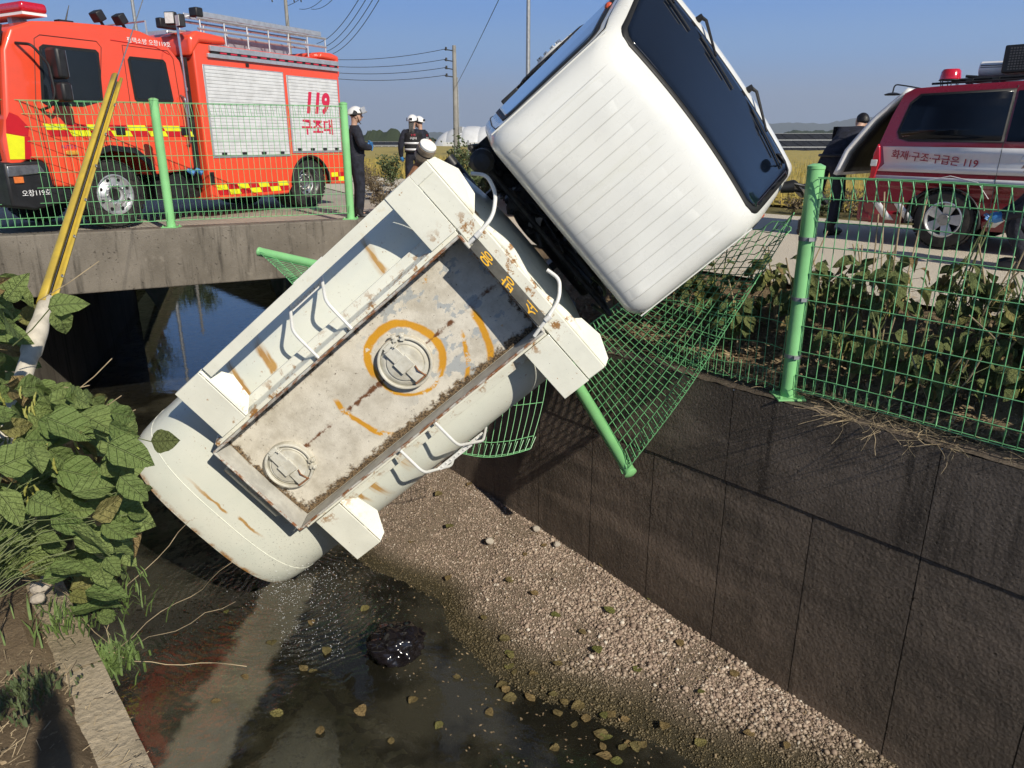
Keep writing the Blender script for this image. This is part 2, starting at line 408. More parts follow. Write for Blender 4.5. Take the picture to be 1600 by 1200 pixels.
m_leaf = leaf_mat('soybean_leaf', (.25, .32, .105), (.15, .22, .065), (.33, .39, .18), .3)
m_leaf2 = leaf_mat('dull_soybean_leaf', (.13, .165, .06), (.18, .205, .075), (.24, .27, .12), .5)
m_leafdry = leaf_mat('withered_leaf', (.26, .18, .08), (.36, .28, .13), (.42, .34, .2), .1)
m_leafyel = leaf_mat('fading_leaf', (.22, .23, .07), (.30, .26, .10), (.36, .34, .18), .4)
m_stem = simple('green_stem', (.16, .19, .07), .6, 0, .2, 20)
m_pod = simple('yellow_green_pod', (.36, .36, .08), .6, 0, .25, 20)
m_poddry = simple('brown_pod', (.42, .32, .12), .7, 0, .3, 20)
m_fallen = leaf_mat('fallen_leaf', (.34, .24, .11), (.22, .19, .08), (.48, .38, .22), .1)

# ---------------------------------------------------------------- ground sheets
def sheet(name, pts, mat, z=None, kind='structure'):
    V = [(p[0], p[1], p[2] if z is None else z) for p in pts]
    m = MB(); m.add(V, [tuple(range(len(V)))]); o = m.build(name, mat, None, False)
    return tag(o, kind=kind)
BE = Vector((.896, .444, 0)); BN = Vector((-.444, .896, 0)); BA = Vector((-6.83, 9.9, 0))   # bridge near edge line and its normal
BW = 11.0
def bp(a, n, z=0.0): p = BA + BE * a + BN * n; return Vector((p.x, p.y, z))
# right bank land: a strip profile rising from the wall top to the road level
def strip_land(name, prof, ss_, mat, side=1, amp=.0):
    V = []; F = []
    for i, s_ in enumerate(ss_):
        for j, (d, z) in enumerate(prof):
            p = cw(s_, d, z); 
            if amp and 0 < j < len(prof) - 1: p.z += amp * (noise.fractal(p * 2.2, .8, 2.1, 5))
            V.append(p)
    n = len(prof)
    for i in range(len(ss_) - 1):
        for j in range(n - 1): F.append((i * n + j, i * n + j + 1, (i + 1) * n + j + 1, (i + 1) * n + j))
    m = MB(); m.add(V, F); return m.build(name, mat)
near_s = list(np.arange(-9, 9.4, .12))
prof = [(-.22, ZT - .015)] + [(-.22 - .06 * k, ZT + .0 + .60 * (k / 16) ** 1.3) for k in range(1, 17)] + [(-1.3, -.03)]
tag(strip_land('bank_verge', prof, near_s, m_soil, amp=.05), kind='structure')
FAR = 9000
C2 = Vector((-3.50, 11.85, 0)); U2 = Vector((-.31, .95, 0)); M2 = Vector((-.95, -.31, 0)); CW2 = 4.15
def cw2(k, d, z=0.0): p = C2 + U2 * k + M2 * d; return Vector((p.x, p.y, z))
sheet('ground_right', [cw(-60, -1.3, -.03), cw(8.0, -1.3, -.03), cw2(10.5, -.9, -.03), cw2(9000, -.9, -.03), (9000, 9000, -.03), (9000, -200, -.03)], m_field)
sheet('ground_left', [cw(-60, CW + 1.6, -.03), cw(6, CW + 1.6, -.03), cw2(10.5, CW2 + 1.6, -.03), cw2(9000, CW2 + 1.6, -.03), (-9000, 9000, -.03), (-9000, -200, -.03)], m_field)
# left bank: ledge of the wall, then rough soil
profL = [(CW + .24, -.60)] + [(CW + .24 + .1 * k, -.62 + .10 * min(1, k / 5) + .5 * max(0, (k - 9) / 8) ** 1.2) for k in range(1, 16)]
profL[0] = (CW + .12, -.600); profL[1] = (CW + .19, -.556); profL[2] = (CW + .3, -.55)
o = strip_land('left_bank_soil', profL, list(np.arange(-6, 9.5, .08)), m_soil, amp=.035); tag(o, kind='structure')
# behind the bridge both banks slope into the canal
for nm, pr in (('far_right_bank', [(-.91, -.03), (-.5, -.25), (.0, -1.9), (.35, ZW - .2)]), ('far_left_bank', [(CW2 + 1.62, -.03), (CW2 + .9, -.3), (CW2 + .1, -2.2), (CW2 - .5, ZW - .2)])):
    V = []; F = []; ks = list(np.arange(10.8, 40, .5)) + [50, 70, 120, 400, 3000]
    for k in ks:
        for j, (d, z) in enumerate(pr):
            p = cw2(k, d, z)
            if 0 < j: p += M2 * .25 * noise.fractal(p * .9, .8, 2, 4) * (1 if k < 45 else 0)
            V.append(p)
    n = len(pr); F = [(i * n + j, i * n + j + 1, (i + 1) * n + j + 1, (i + 1) * n + j) for i in range(len(ks) - 1) for j in range(n - 1)]
    m = MB(); m.add(V, F); tag(m.build(nm, m_bankfar), kind='structure')

# roads (each sheet 4 mm or more above the one below)
sheet('road_right', [cw(-40, -1.25, 0), cw(8.2, -1.25, 0), cw(8.2, -7.2, 0), cw(-40, -7.2, 0)], m_road)
sheet('road_junction', [bp(6.4, .0, .008), bp(17, .0, .008), bp(17, BW + 6, .008), bp(6.4, BW + 6, .008)], m_road)
sheet('road_left', [bp(-26, .3, .004), bp(-5.2, .3, .004), bp(-5.2, BW, .004), bp(-26, BW, .004)], m_road)
a = R(-6)
sheet('road_away', [(-4.6, 20, .010), (1.6, 20, .010), (-12, 150, .010), (-19, 150, .010)], m_road)

# ---------------------------------------------------------------- bridge
br = empty('bridge', bp(0, 0), 0, 'low concrete slab bridge with streaked grey edge beam carrying the fire truck', 'bridge')
m = MB()
def bprism(m, a0, a1, n0, n1, z0, z1, mi=0):
    P = [bp(a, n, z) - bp(0, 0) for z in (z0, z1) for a, n in ((a0, n0), (a1, n0), (a1, n1), (a0, n1))]
    m.add(P, [(0, 3, 2, 1), (4, 5, 6, 7), (0, 1, 5, 4), (1, 2, 6, 5), (2, 3, 7, 6), (3, 0, 4, 7)], mi)
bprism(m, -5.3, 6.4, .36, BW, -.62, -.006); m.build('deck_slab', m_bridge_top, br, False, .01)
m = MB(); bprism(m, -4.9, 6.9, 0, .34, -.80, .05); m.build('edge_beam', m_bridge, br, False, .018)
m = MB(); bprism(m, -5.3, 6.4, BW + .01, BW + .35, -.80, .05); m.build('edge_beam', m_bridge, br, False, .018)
for d0, d1 in ((-3.0, 0.0), (CW2, CW2 + 3.0)):
    m = MB(); o0 = bp(0, 0)
    P = [cw2(k, d, 0) - o0 for k, d in ((-.05 if d0 < 0 else -.1, d0), (-.05 if d0 < 0 else -.1, d1), (10.9, d1), (10.9, d0))]
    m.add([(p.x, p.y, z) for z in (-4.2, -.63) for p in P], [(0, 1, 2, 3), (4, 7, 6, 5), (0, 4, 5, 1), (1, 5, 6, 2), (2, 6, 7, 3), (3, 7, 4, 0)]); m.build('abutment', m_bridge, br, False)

# ---------------------------------------------------------------- canal walls
def canal_wall(label, d0, sgn, top, joint, s_list_low, s_list_up, bottom, mats, rough=.0025):
    """sgn=+1: face looks to +d; panels are separate slabs with recessed joints"""
    root = empty('canal_wall', cw(0, d0), 0, label, 'wall')
    O = cw(0, d0)
    core = MB()
    def slab(m, s0, s1, z0, z1, fa, ba, nx=2, nz=2, amp=0.0):
        def fn(u, v):
            s_, z_ = s0 + (s1 - s0) * u, z0 + (z1 - z0) * v
            q = noise.fractal(Vector((s_ * 9, z_ * 9, d0)), .7, 2, 4) * amp
            e = 0
            return cw(s_, d0 + sgn * (fa + q - e), z_) - O
        m.grid(fn, nx, nz)
        P = [cw(s_, d0 + sgn * dd, z_) - O for s_ in (s0, s1) for dd in (fa - .012, ba) for z_ in (z0, z1)]
        m.add(P, [(0, 1, 3, 2), (4, 6, 7, 5), (0, 2, 6, 4), (1, 5, 7, 3)])
    slab(core, s_list_low[0], s_list_low[-1], bottom, top - .02, -.014, -.2); core.build('wall_core', mats[0], root, False)
    for a_, b_ in zip(s_list_low[:-1], s_list_low[1:]):
        m = MB(); n = 26 if b_ < 6 else 2
        slab(m, a_ + .004, b_ - .004, bottom, joint - .003, .0, -.033, n, n * 2 if n > 2 else 2, rough if n > 2 else 0); m.build('panel', mats[0], root, True)
    for a_, b_ in zip(s_list_up[:-1], s_list_up[1:]):
        m = MB(); n = 30 if b_ < 6 else 2
        slab(m, a_ + .003, b_ - .003, joint + .003, top, .006, -.2, n, n // 2 + 1 if n > 2 else 2, rough * .45 if n > 2 else 0)
        def topf(u, v):
            s_ = a_ + .005 + (b_ - a_ - .01) * u
            q = noise.fractal(Vector((s_ * 4, v * 2, 3)), .7, 2, 4)
            return cw(s_, d0 + sgn * (.006 - .24 * v - .012 * max(0, q) * (1 - v)), top + .006 + q * .012) - O
        m.grid(topf, n, 5); m.build('coping_panel', mats[1], root, True)
    return root
low = [-6.79, -6.0, -5.2, -4.4, -3.6, -2.8, -2.0, -1.2, -.40, .385, 1.17, 1.95, 2.75, 3.55, 4.35, 5.15, 5.95, 6.75, 7.55, 8.3]
up = [-6.79, -5.98, -4.4, -2.8, -1.2, .40, 2.0, 3.6, 5.2, 6.8, 8.3]
canal_wall('tall dark stained canal wall of rough panels on the right under the green fence', 0, 1, ZT, -1.5, low, up, -4.0, (m_wall, m_wallup))
lowL = list(np.arange(-6, 10.0, 1.0)); canal_wall('near left canal wall with pale concrete ledge beside the water', CW, -1, -.60, -1.5, lowL, lowL[::2] + [9.0], -4.2, (m_wall, m_ledge), .003)

# ---------------------------------------------------------------- canal bed, gravel bar, water
def bedz(s_, d):
    edge = 1.15 + .12 * s_ if s_ < 6 else 1.9
    edge += .25 * math.sin(s_ * 1.3) * .6 + .25 * noise.noise(Vector((s_ * .9, d * .9, 1)))
    top = -3.17 + .075 * max(-3, min(s_, 5.5))
    if d < edge:
        f = max(0, d / edge); z = top * (1 - f ** 1.6) + (ZW + .0) * f ** 1.6
    else:
        z = ZW - .30 * (1 - math.exp(-(d - edge) * .9))
    z += .02 * noise.fractal(Vector((s_ * 2, d * 2, 0)), .8, 2, 4)
    if s_ > 7.5: z = min(z, ZW - .12 + .0 * d) if d > .8 else z
    return z
def bed_patch(name, ss_, dd, mat):
    m = MB(); vs = [cw(s_, d, bedz(s_, d)) for s_ in ss_ for d in dd]; n = len(dd)
    fs = [(i * n + j, i * n + j + 1, (i + 1) * n + j + 1, (i + 1) * n + j) for i in range(len(ss_) - 1) for j in range(n - 1)]
    m.add(vs, fs); return m.build(name, mat)
tag(bed_patch('gravel_bank', list(np.arange(-6, 9, .08)), list(np.arange(-.04, 2.9, .08)), m_gravelbase), kind='structure')
tag(bed_patch('canal_bed', list(np.arange(-6, 9.4, .16)), list(np.arange(2.64, CW + .1, .16)), m_bed), kind='structure')
sheet('canal_bed_far', [(-3.2, 10.6, -3.66), cw2(-1, -1.0, -3.66), cw2(3000, -1.0, -3.66), cw2(3000, CW2 + 1.5, -3.66), cw2(-4, CW2 + 1.5, -3.66)], m_bed)
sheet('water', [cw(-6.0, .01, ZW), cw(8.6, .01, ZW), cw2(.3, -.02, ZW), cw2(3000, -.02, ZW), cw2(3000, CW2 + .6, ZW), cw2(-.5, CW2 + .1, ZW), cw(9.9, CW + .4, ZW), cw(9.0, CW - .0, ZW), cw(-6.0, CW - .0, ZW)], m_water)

# pebbles: one mesh of many small stones
ico = bmesh.new(); bmesh.ops.create_icosphere(ico, subdivisions=1, radius=1.0)
IV = np.array([v.co[:] for v in ico.verts]); IF = np.array([[v.index for v in f.verts] for f in ico.faces]); ico.free()
def scatter_stones(name, pts, sizes, mat):
    n = len(pts); k = len(IV)
    A = rng.normal(size=(n, 3, 3)); Q = np.linalg.qr(A)[0]
    sc = sizes[:, None] * rng.uniform(.55, 1.15, (n, 3))
    loc = IV[None] * (1 + rng.uniform(-.16, .16, (n, k, 1)))
    V = np.einsum('nkj,nij->nki', loc * sc[:, None, :], Q); V[:, :, 2] *= .75
    V += pts[:, None, :]
    F = (IF[None] + (np.arange(n) * k)[:, None, None]).reshape(-1, 3)
    return raw(name, V.reshape(-1, 3), F, mat, smooth=True)
S_ = rng.uniform(-2.4, 6.0, 95000); D_ = rng.uniform(0.0, 2.1, 95000)
P = []; Z = []
for s_, d in zip(S_, D_):
    z = bedz(s_, d)
    dens = 1.0 if z > ZW + .035 else (.75 if z > ZW - .0 else (.25 if z > ZW - .04 else 0))
    clump = noise.noise(Vector((s_ * 1.7, d * 1.7, 7)))
    if clump < -.18: dens *= .22
    if z < ZW + .10: dens *= .55
    if s_ > 1.2 and d > .55: dens *= .7
    if random.random() > dens: continue
    if s_ > 3 and random.random() < (s_ - 3) / 5: continue
    p = cw(s_, d, z); P.append(p[:]); Z.append((1.0 if s_ < 1.0 else max(.5, 1 - .16 * (s_ - 1))) * (.75 if z < ZW + .08 else 1))
P = np.array(P); sz = (rng.gamma(4.2, .0027, len(P)) * np.array(Z)).clip(.005, .034); P[:, 2] += sz * .25
tag(scatter_stones('pebbles', P, sz, m_stone), 'grey brown pebbles covering the gravel bank beside the dark wall', None, None, 'stuff')

# finer grit between the pebbles
bmo = bmesh.new(); bmesh.ops.create_icosphere(bmo, subdivisions=1, radius=1.0); bmo.free()
IV0, IF0 = IV, IF
IV = np.array([[1, 0, 0], [-1, 0, 0], [0, 1, 0], [0, -1, 0], [0, 0, 1], [0, 0, -1.0]]); IF = np.array([[0, 2, 4], [2, 1, 4], [1, 3, 4], [3, 0, 4], [2, 0, 5], [1, 2, 5], [3, 1, 5], [0, 3, 5]])
S_ = rng.uniform(-2.6, 6.0, 90000); D_ = rng.uniform(0.0, 2.3, 90000); P = []
for s_, d in zip(S_, D_):
    if s_ > 2.5 and random.random() < .4: continue
    z = bedz(s_, d)
    if z < ZW - .03: continue
    P.append(cw(s_, d, z + .003)[:])
P = np.array(P); tag(scatter_stones('grit', P, rng.gamma(4, .0018, len(P)).clip(.003, .014), m_stone), 'fine grit between the pebbles of the gravel bank', None, None, 'stuff')
IV, IF = IV0, IF0
# ================================================================ tanker truck
TM = Matrix(((.7579, -.6523, -.0074, -.9799), (-.0403, -.0354, -.9986, 5.3263), (.6511, .7571, -.0531, -.4965), (0, 0, 0, 1)))
# make exactly orthonormal
_x = Vector((.7579, -.0403, .6511)).normalized(); _y = Vector((-.6523, -.0354, .7571)); _y = (_y - _x * _y.dot(_x)).normalized(); _z = _x.cross(_y)
TM = Matrix(((_x.x, _y.x, _z.x, -.9799), (_x.y, _y.y, _z.y, 5.3263), (_x.z, _y.z, _z.z, -.4965), (0, 0, 0, 1)))
truck = empty('tanker_truck', mat=TM, label='white sprinkler tank truck tipped on its side across the canal, cab up on the bank', cat='truck')

def tank_paint():
    t = NT('aged_cream_tank_paint'); x, y, z = t.xyz(); ay = t.m('ABSOLUTE', y)
    base = t.mix(t.ss(t.noise(1.6, 5, .6), .35, .7), (.79, .80, .70), (.70, .73, .645))
    base = t.mix(t.m('MULTIPLY', t.ss(t.noise(40, 4, .6), .62, .74), .5), base, (.45, .42, .33))
    # rust streaks running down both sides from the walkway edge
    wob = t.m('MULTIPLY', t.m('SUBTRACT', t.noise(6, 3, .5), .5), .09)
    xs = t.m('ADD', x, wob); rust = None
    for x0, w, lo, hi, s in ((-.66, .05, .60, .99, 1), (.55, .05, .60, .99, 1), (-.98, .045, .58, 1.05, 1), (1.33, .03, .45, 1.0, 1), (-.80, .06, .5, .9, -1), (-.45, .07, .5, .8, -1), (-.95, .03, .5, .8, -1), (-1.9, .02, .0, .5, 1), (-1.85, .018, .1, .4, -1)):
        yy = t.m('MULTIPLY', y, s)
        e = t.m('ABSOLUTE', t.m('SUBTRACT', xs, x0))
        band = t.ss(e, w, w * .25)
        if w > .025: band = t.m('MULTIPLY', band, t.m('ADD', .35, t.m('MULTIPLY', t.ss(t.noise(30, 2, .5, stretch=(1, .08, .08)), .4, .6), .8)))
        f = t.m('MULTIPLY', t.ss(yy, hi, lo + .12), t.ss(yy, lo - .02, lo + .02))
        k = t.m('MULTIPLY', band, f)
        rust = k if rust is None else t.m('MAXIMUM', rust, k)
    rcol = t.mix(t.noise(12, 4, .6), (.62, .40, .13), (.36, .17, .05))
    c = t.mix(t.m('MULTIPLY', rust, 1.15, clamp=True), base, rcol)
    # rust along the torn rear rim
    rim = t.m('MULTIPLY', t.ss(x, -2.20, -2.25), t.ss(t.noise(5, 5, .7), .42, .6))
    c = t.mix(rim, c, (.40, .20, .06))
    sp = t.ss(t.noise(16, 6, .75), .645, .69)
    c = t.mix(t.m('MULTIPLY', sp, .8), c, (.36, .17, .06))
    lich = t.m('MULTIPLY', t.ss(t.noise(55, 4, .7), .60, .68), t.m('MULTIPLY', t.ss(x, -1.1, -1.8), t.ss(y, .3, -.6)))
    c = t.mix(t.m('MULTIPLY', lich, .85), c, (.12, .12, .11))
    # ---- dirty well between the coaming plates
    inw = t.m('MULTIPLY', t.ss(ay, .462, .458), t.m('MULTIPLY', t.ss(x, -1.398, -1.392), t.ss(x, 1.205, 1.195)))
    inw = t.m('MULTIPLY', inw, t.ss(z, -.28, -.26))
    g = t.mix(t.ss(t.noise(3.2, 7, .7), .35, .68), (.70, .66, .57), (.48, .44, .36))
    chips = t.ss(t.noise(4.5, 9, .62, stretch=(1, 1.3, 1), w=2), .545, .565)
    chips = t.m('MULTIPLY', chips, t.ss(x, -.2, .45))
    g = t.mix(chips, g, (.40, .42, .42))
    g = t.mix(t.ss(t.noise(38, 6, .75), .60, .68), g, (.13, .10, .07))
    def ring(cx, cy, r0, r1, lo, sect=None):
        dx = t.m('SUBTRACT', x, cx); dy = t.m('SUBTRACT', y, cy)
        d = t.m('SQRT', t.m('ADD', t.m('MULTIPLY', dx, dx), t.m('MULTIPLY', dy, dy)))
        d = t.m('ADD', d, t.m('MULTIPLY', t.m('SUBTRACT', t.noise(4, 4, .6), .5), .07))
        k = t.m('MULTIPLY', t.ss(d, r0 - .01, r0 + .008), t.ss(d, r1 + .01, r1 - .006))
        k = t.m('MULTIPLY', k, t.ss(t.noise(9, 8, .7), lo - .03, lo + .03))
        if sect is not None:
            k = t.m('MULTIPLY', k, t.ss(t.m('ADD', t.m('MULTIPLY', dx, sect[0]), t.m('MULTIPLY', dy, sect[1])), sect[2], sect[2] + .06))
        return k
    og = t.m('MAXIMUM', ring(.21, .01, .258, .318, .36, (.55, .80, -.15)), ring(.21, .0, .275, .30, .46))
    og = t.m('MAXIMUM', og, ring(.17, .0, .605, .645, .40, (-.6, -1.0, .22)))
    og = t.m('MAXIMUM', og, ring(.17, .0, .66, .71, .36, (.8, -1.0, .56)))
    og = t.m('MAXIMUM', og, ring(.17, .0, .50, .53, .47, (.8, -1.0, .50)))
    og = t.m('MAXIMUM', og, t.m('MULTIPLY', t.ss(t.noise(2.4, 7, .7), .60, .63), t.ss(x, .55, .8)))
    g = t.mix(og, g, t.mix(t.noise(5, 3, .5), (.72, .36, .012), (.50, .23, .02)))
    seam = t.m('MULTIPLY', t.ss(t.m('ADD', ay, t.m('MULTIPLY', t.m('SUBTRACT', t.noise(14, 5, .7), .5), .14)), .022, .0), t.ss(t.noise(3.2, 4, .6), .42, .52))
    g = t.mix(seam, g, (.14, .055, .02))
    # leaf dirt gathered in the corners
    nn = t.m('MULTIPLY', t.m('SUBTRACT', t.noise(11, 8, .78), .5), .30)
    ed = t.m('MAXIMUM', t.m('SUBTRACT', ay, .455), t.m('MAXIMUM', t.m('SUBTRACT', x, 1.2), t.m('SUBTRACT', -1.392, x)))
    low = t.m('MULTIPLY', t.ss(y, .1, -.5), .03)
    drt = t.ss(t.m('ADD', t.m('ADD', ed, nn), low), -.052, -.010)
    dc = t.mix(t.ss(t.noise(70, 3, .6), .4, .6), (.045, .03, .018), (.22, .15, .08))
    g = t.mix(drt, g, dc)
    cc = t.mix(inw, c, g)
    h = t.m('ADD', t.m('MULTIPLY', t.noise(2.5, 3, .5), .5), t.m('MULTIPLY', t.m('MULTIPLY', inw, t.noise(50, 6, .8)), .25))
    rough = t.mix(t.m('MAXIMUM', inw, rust), (.32, .32, .32), (.8, .8, .8))
    return t.done(cc, rough, 0, t.bump(h, .02, .6), .1, .5)
m_tank = tank_paint()
def panel_paint():
    t = NT('weathered_white_panel_paint'); x, y, z = t.xyz()
    c = t.mix(t.ss(t.noise(2.4, 5, .6), .35, .7), (.78, .78, .68), (.70, .70, .61))
    c = t.mix(t.m('MULTIPLY', t.ss(t.noise(6, 6, .7), .58, .72), .5), c, (.62, .52, .34))
    n = t.noise(9, 8, .75)
    inner = t.ss(t.m('ABSOLUTE', y), .66, .48)
    r = t.m('MULTIPLY', t.ss(n, .53, .60), inner)
    r = t.m('MAXIMUM', r, t.ss(t.noise(13, 6, .7), .67, .70))
    c = t.mix(r, c, t.mix(n, (.50, .28, .07), (.20, .08, .03)))
    c = t.mix(t.ss(t.noise(60, 4, .7), .68, .72), c, (.12, .1, .08))
    return t.done(c, .5, 0, t.bump(t.noise(5, 3, .5), .01, .5), .05)
m_panel = panel_paint()
def coam_paint():
    t = NT('scuffed_coaming_paint'); x, y, z = t.xyz()
    c = t.mix(t.ss(t.noise(3.4, 6, .7), .35, .65), (.60, .59, .53), (.42, .41, .37))
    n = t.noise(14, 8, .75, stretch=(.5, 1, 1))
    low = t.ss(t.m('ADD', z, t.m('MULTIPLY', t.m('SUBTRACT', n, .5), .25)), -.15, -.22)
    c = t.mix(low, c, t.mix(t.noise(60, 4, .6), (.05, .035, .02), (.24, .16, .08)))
    top = t.m('MULTIPLY', t.ss(z, .03, .05), t.ss(n, .46, .56))
    c = t.mix(top, c, (.24, .10, .04))
    return t.done(c, .6, 0, t.bump(n, .006), 0)
m_coam = coam_paint()
def cab_paint():
    t = NT('glossy_white_cab_paint'); x, y, z = t.xyz()
    c = t.mix(t.ss(t.noise(1.8, 5, .6), .35, .7), (.74, .74, .695), (.68, .68, .64))
    c = t.mix(t.m('MULTIPLY', t.ss(t.noise(4, 7, .7, stretch=(.25, 1, 1)), .56, .7), .28), c, (.62, .62, .52))
    c = t.mix(t.m('MULTIPLY', t.ss(t.noise(34, 6, .75), .66, .73), .5), c, (.42, .40, .33))
    sc = t.m('MULTIPLY', t.ss(t.noise(26, 6, .7, stretch=(.12, 1, 1)), .66, .70), t.ss(y, -.35, -.7))
    c = t.mix(t.m('MULTIPLY', sc, .6), c, (.5, .5, .46))
    # grime lying along both edges of every pressed rib of the roof
    q = t.m('MULTIPLY', t.m('PINGPONG', t.m('DIVIDE', t.m('ADD', y, .62), .17714), .5), .17714)
    ln = t.ss(t.m('ABSOLUTE', t.m('SUBTRACT', q, .042)), .0042, .0018)
    ln = t.m('MULTIPLY', ln, t.m('MULTIPLY', t.m('MULTIPLY', t.ss(x, 1.80, 1.86), t.ss(x, 2.68, 2.60)), t.m('MULTIPLY', t.ss(z, .12, .14), t.ss(t.m('ABSOLUTE', y), .68, .665))))
    c = t.mix(t.m('MULTIPLY', ln, t.m('MULTIPLY_ADD', t.noise(3, 4, .6), .6, .25)), c, (.40, .40, .36))
    return t.done(c, t.m('MULTIPLY_ADD', t.noise(6, 4, .6), .25, .16), 0, t.bump(t.noise(3, 2, .5), .01, .35), .5)
m_cab = cab_paint()
m_seal = simple('rubber_seal', (.012, .012, .012), .6, 0, .2, 20)

# ---- tank shell
TZ, TH, TWd, TNe = -.745, .585, .965, 2.9
def sect(a, sc=1.0):
    c, s_ = math.cos(a), math.sin(a)
    return (math.copysign(abs(c) ** (2 / TNe), c) * TWd * sc, TZ + math.copysign(abs(s_) ** (2 / TNe), s_) * TH * sc)
xs_ = [-2.262, -2.255, -2.22, -2.15, -2.05] + list(np.linspace(-1.9, 1.24, 24)) + [1.27, 1.30, 1.33, 1.36, 1.39, 1.42, 1.44, 1.45]
def xscale(x):
    if x > 1.24: q = (x - 1.24) / .215; return max(.02, (1 - q ** 2.2)) ** (1 / 2.0) if q < 1 else .02
    if x < -2.05: return 1 - .03 * ((-2.05 - x) / .2) ** 2
    return 1.0
m = MB()
NA = 96
vs = []
for x in xs_:
    for k in range(NA):
        a_ = 2 * math.pi * k / NA; y, z = sect(a_, xscale(x)); 
        if x > 1.42: z = TZ + (z - TZ)
        vs.append((x, y, z))
fs = [(i * NA + k, i * NA + (k + 1) % NA, (i + 1) * NA + (k + 1) % NA, (i + 1) * NA + k) for i in range(len(xs_) - 1) for k in range(NA)]
fs.append(tuple((len(xs_) - 1) * NA + k for k in range(NA)))
m.add(vs, fs)
tank = m.build('tank', m_tank, truck, True, angle=50)
# dished rear head set inside the rim
m = MB(); m.add([(-2.19 if 1 else 0, *sect(2 * math.pi * k / NA, .962)) for k in range(NA)] + [(-2.10, *sect(2 * math.pi * k / NA, .6)) for k in range(NA)],
    [(k, (k + 1) % NA, NA + (k + 1) % NA, NA + k) for k in range(NA)] + [tuple(NA + k for k in range(NA))]); m.build('rear_head', m_panel, tank)
for xb in (-1.97, 1.22):
    m = MB(); m.tube([(xb, *sect(2 * math.pi * k / 48, 1.0)) for k in range(48)], .004, 6, False, 0, True); m.build('weld_band', m_tank, tank)
def tz(y): return TZ + TH * (1 - min(1, abs(y) / TWd) ** TNe) ** (1 / TNe)
# ---- coaming (well walls)
X0, X1, YW = -1.395, 1.205, .462
m = MB()
def wallplate(m, p0, p1, th=.008, top=.05, lip=.035):
    a, b = Vector((p0[0], p0[1], 0)), Vector((p1[0], p1[1], 0)); d = (b - a).normalized(); nrm = Vector((-d.y, d.x, 0))
    n = 14
    V = []
    for i in range(n + 1):
        p = a.lerp(b, i / n); zt = tz(p.y) - .01
        for o_, z_ in ((0, zt), (0, top), (th, top), (th, zt)): V.append((p.x + nrm.x * o_, p.y + nrm.y * o_, z_))
    F = []
    for i in range(n):
        for k in range(3): F.append((i * 4 + k, i * 4 + k + 1, i * 4 + 5 + k, i * 4 + 4 + k))
    F += [(0, 3, 2, 1), (n * 4, n * 4 + 1, n * 4 + 2, n * 4 + 3)]
    m.add(V, F)
for i_, (p0, p1) in enumerate((((X1, YW), (X0, YW)), ((X0, YW - .002), (X0, -YW + .002)), ((X0, -YW), (X1, -YW)), ((X1, -YW + .002), (X1, YW - .002)))):
    m = MB(); wallplate(m, p0, p1, -.008); m.build('coaming_plate', m_coam, truck, False)
m = MB()
rim = [(X0, YW), (X1, YW), (X1, -YW), (X0, -YW)]
for i_ in range(4):
    a, b = rim[i_], rim[(i_ + 1) % 4]
    m.tube([(a[0], a[1], .055), (b[0], b[1], .055)], .011, 8)
m.build('coaming_rim', m_coam, truck)
# gutter strips outside the coaming
for s_ in (1, -1):
    m = MB(); m.prism([(s_ * .471, .0), (s_ * .505, .0), (s_ * .53, -.10), (s_ * .60, -.125), (s_ * .60, -.16), (s_ * .471, -.16)], -1.37, 1.20, 'x'); m.build('gutter_strip', m_panel, truck, True, .004)
# front cross beam with wavy sealant edge
m = MB()
m.prism([(.50, .012), (.96, .012), (.975, -.02), (.96, -.05), (.50, -.05)], 1.215, 1.37, 'x'); 
m.b2((1.215, -.985, -.05), (1.37, .985, .010)); m.build('cross_beam', m_panel, truck, True, .008)
m = MB()
def lipf(u, v):
    y = -.93 + 1.86 * u; w = .035 + .02 * noise.noise(Vector((y * 3, 0, 0))) + .015 * math.sin(y * 9)
    return (1.371 + w * v, y, -.015 - .02 * v - (tz(0) - tz(y)) * .25 * v)
m.grid(lipf, 60, 4); m.build('sealant_lip', m_panel, truck, True, 0, .02)
# rear step plate
m = MB(); m.prism([(-1.402, .03), (-1.40, -.11), (-1.49, -.13), (-1.53, -.05), (-1.47, .0)], -.27, .30, 'y'); m.build('rear_step', m_panel, truck, True, .004)
m = MB(); m.b2((-1.405, -.44, -.16), (-1.398, .44, -.04)); m.build('stiffener', m_panel, truck, False)
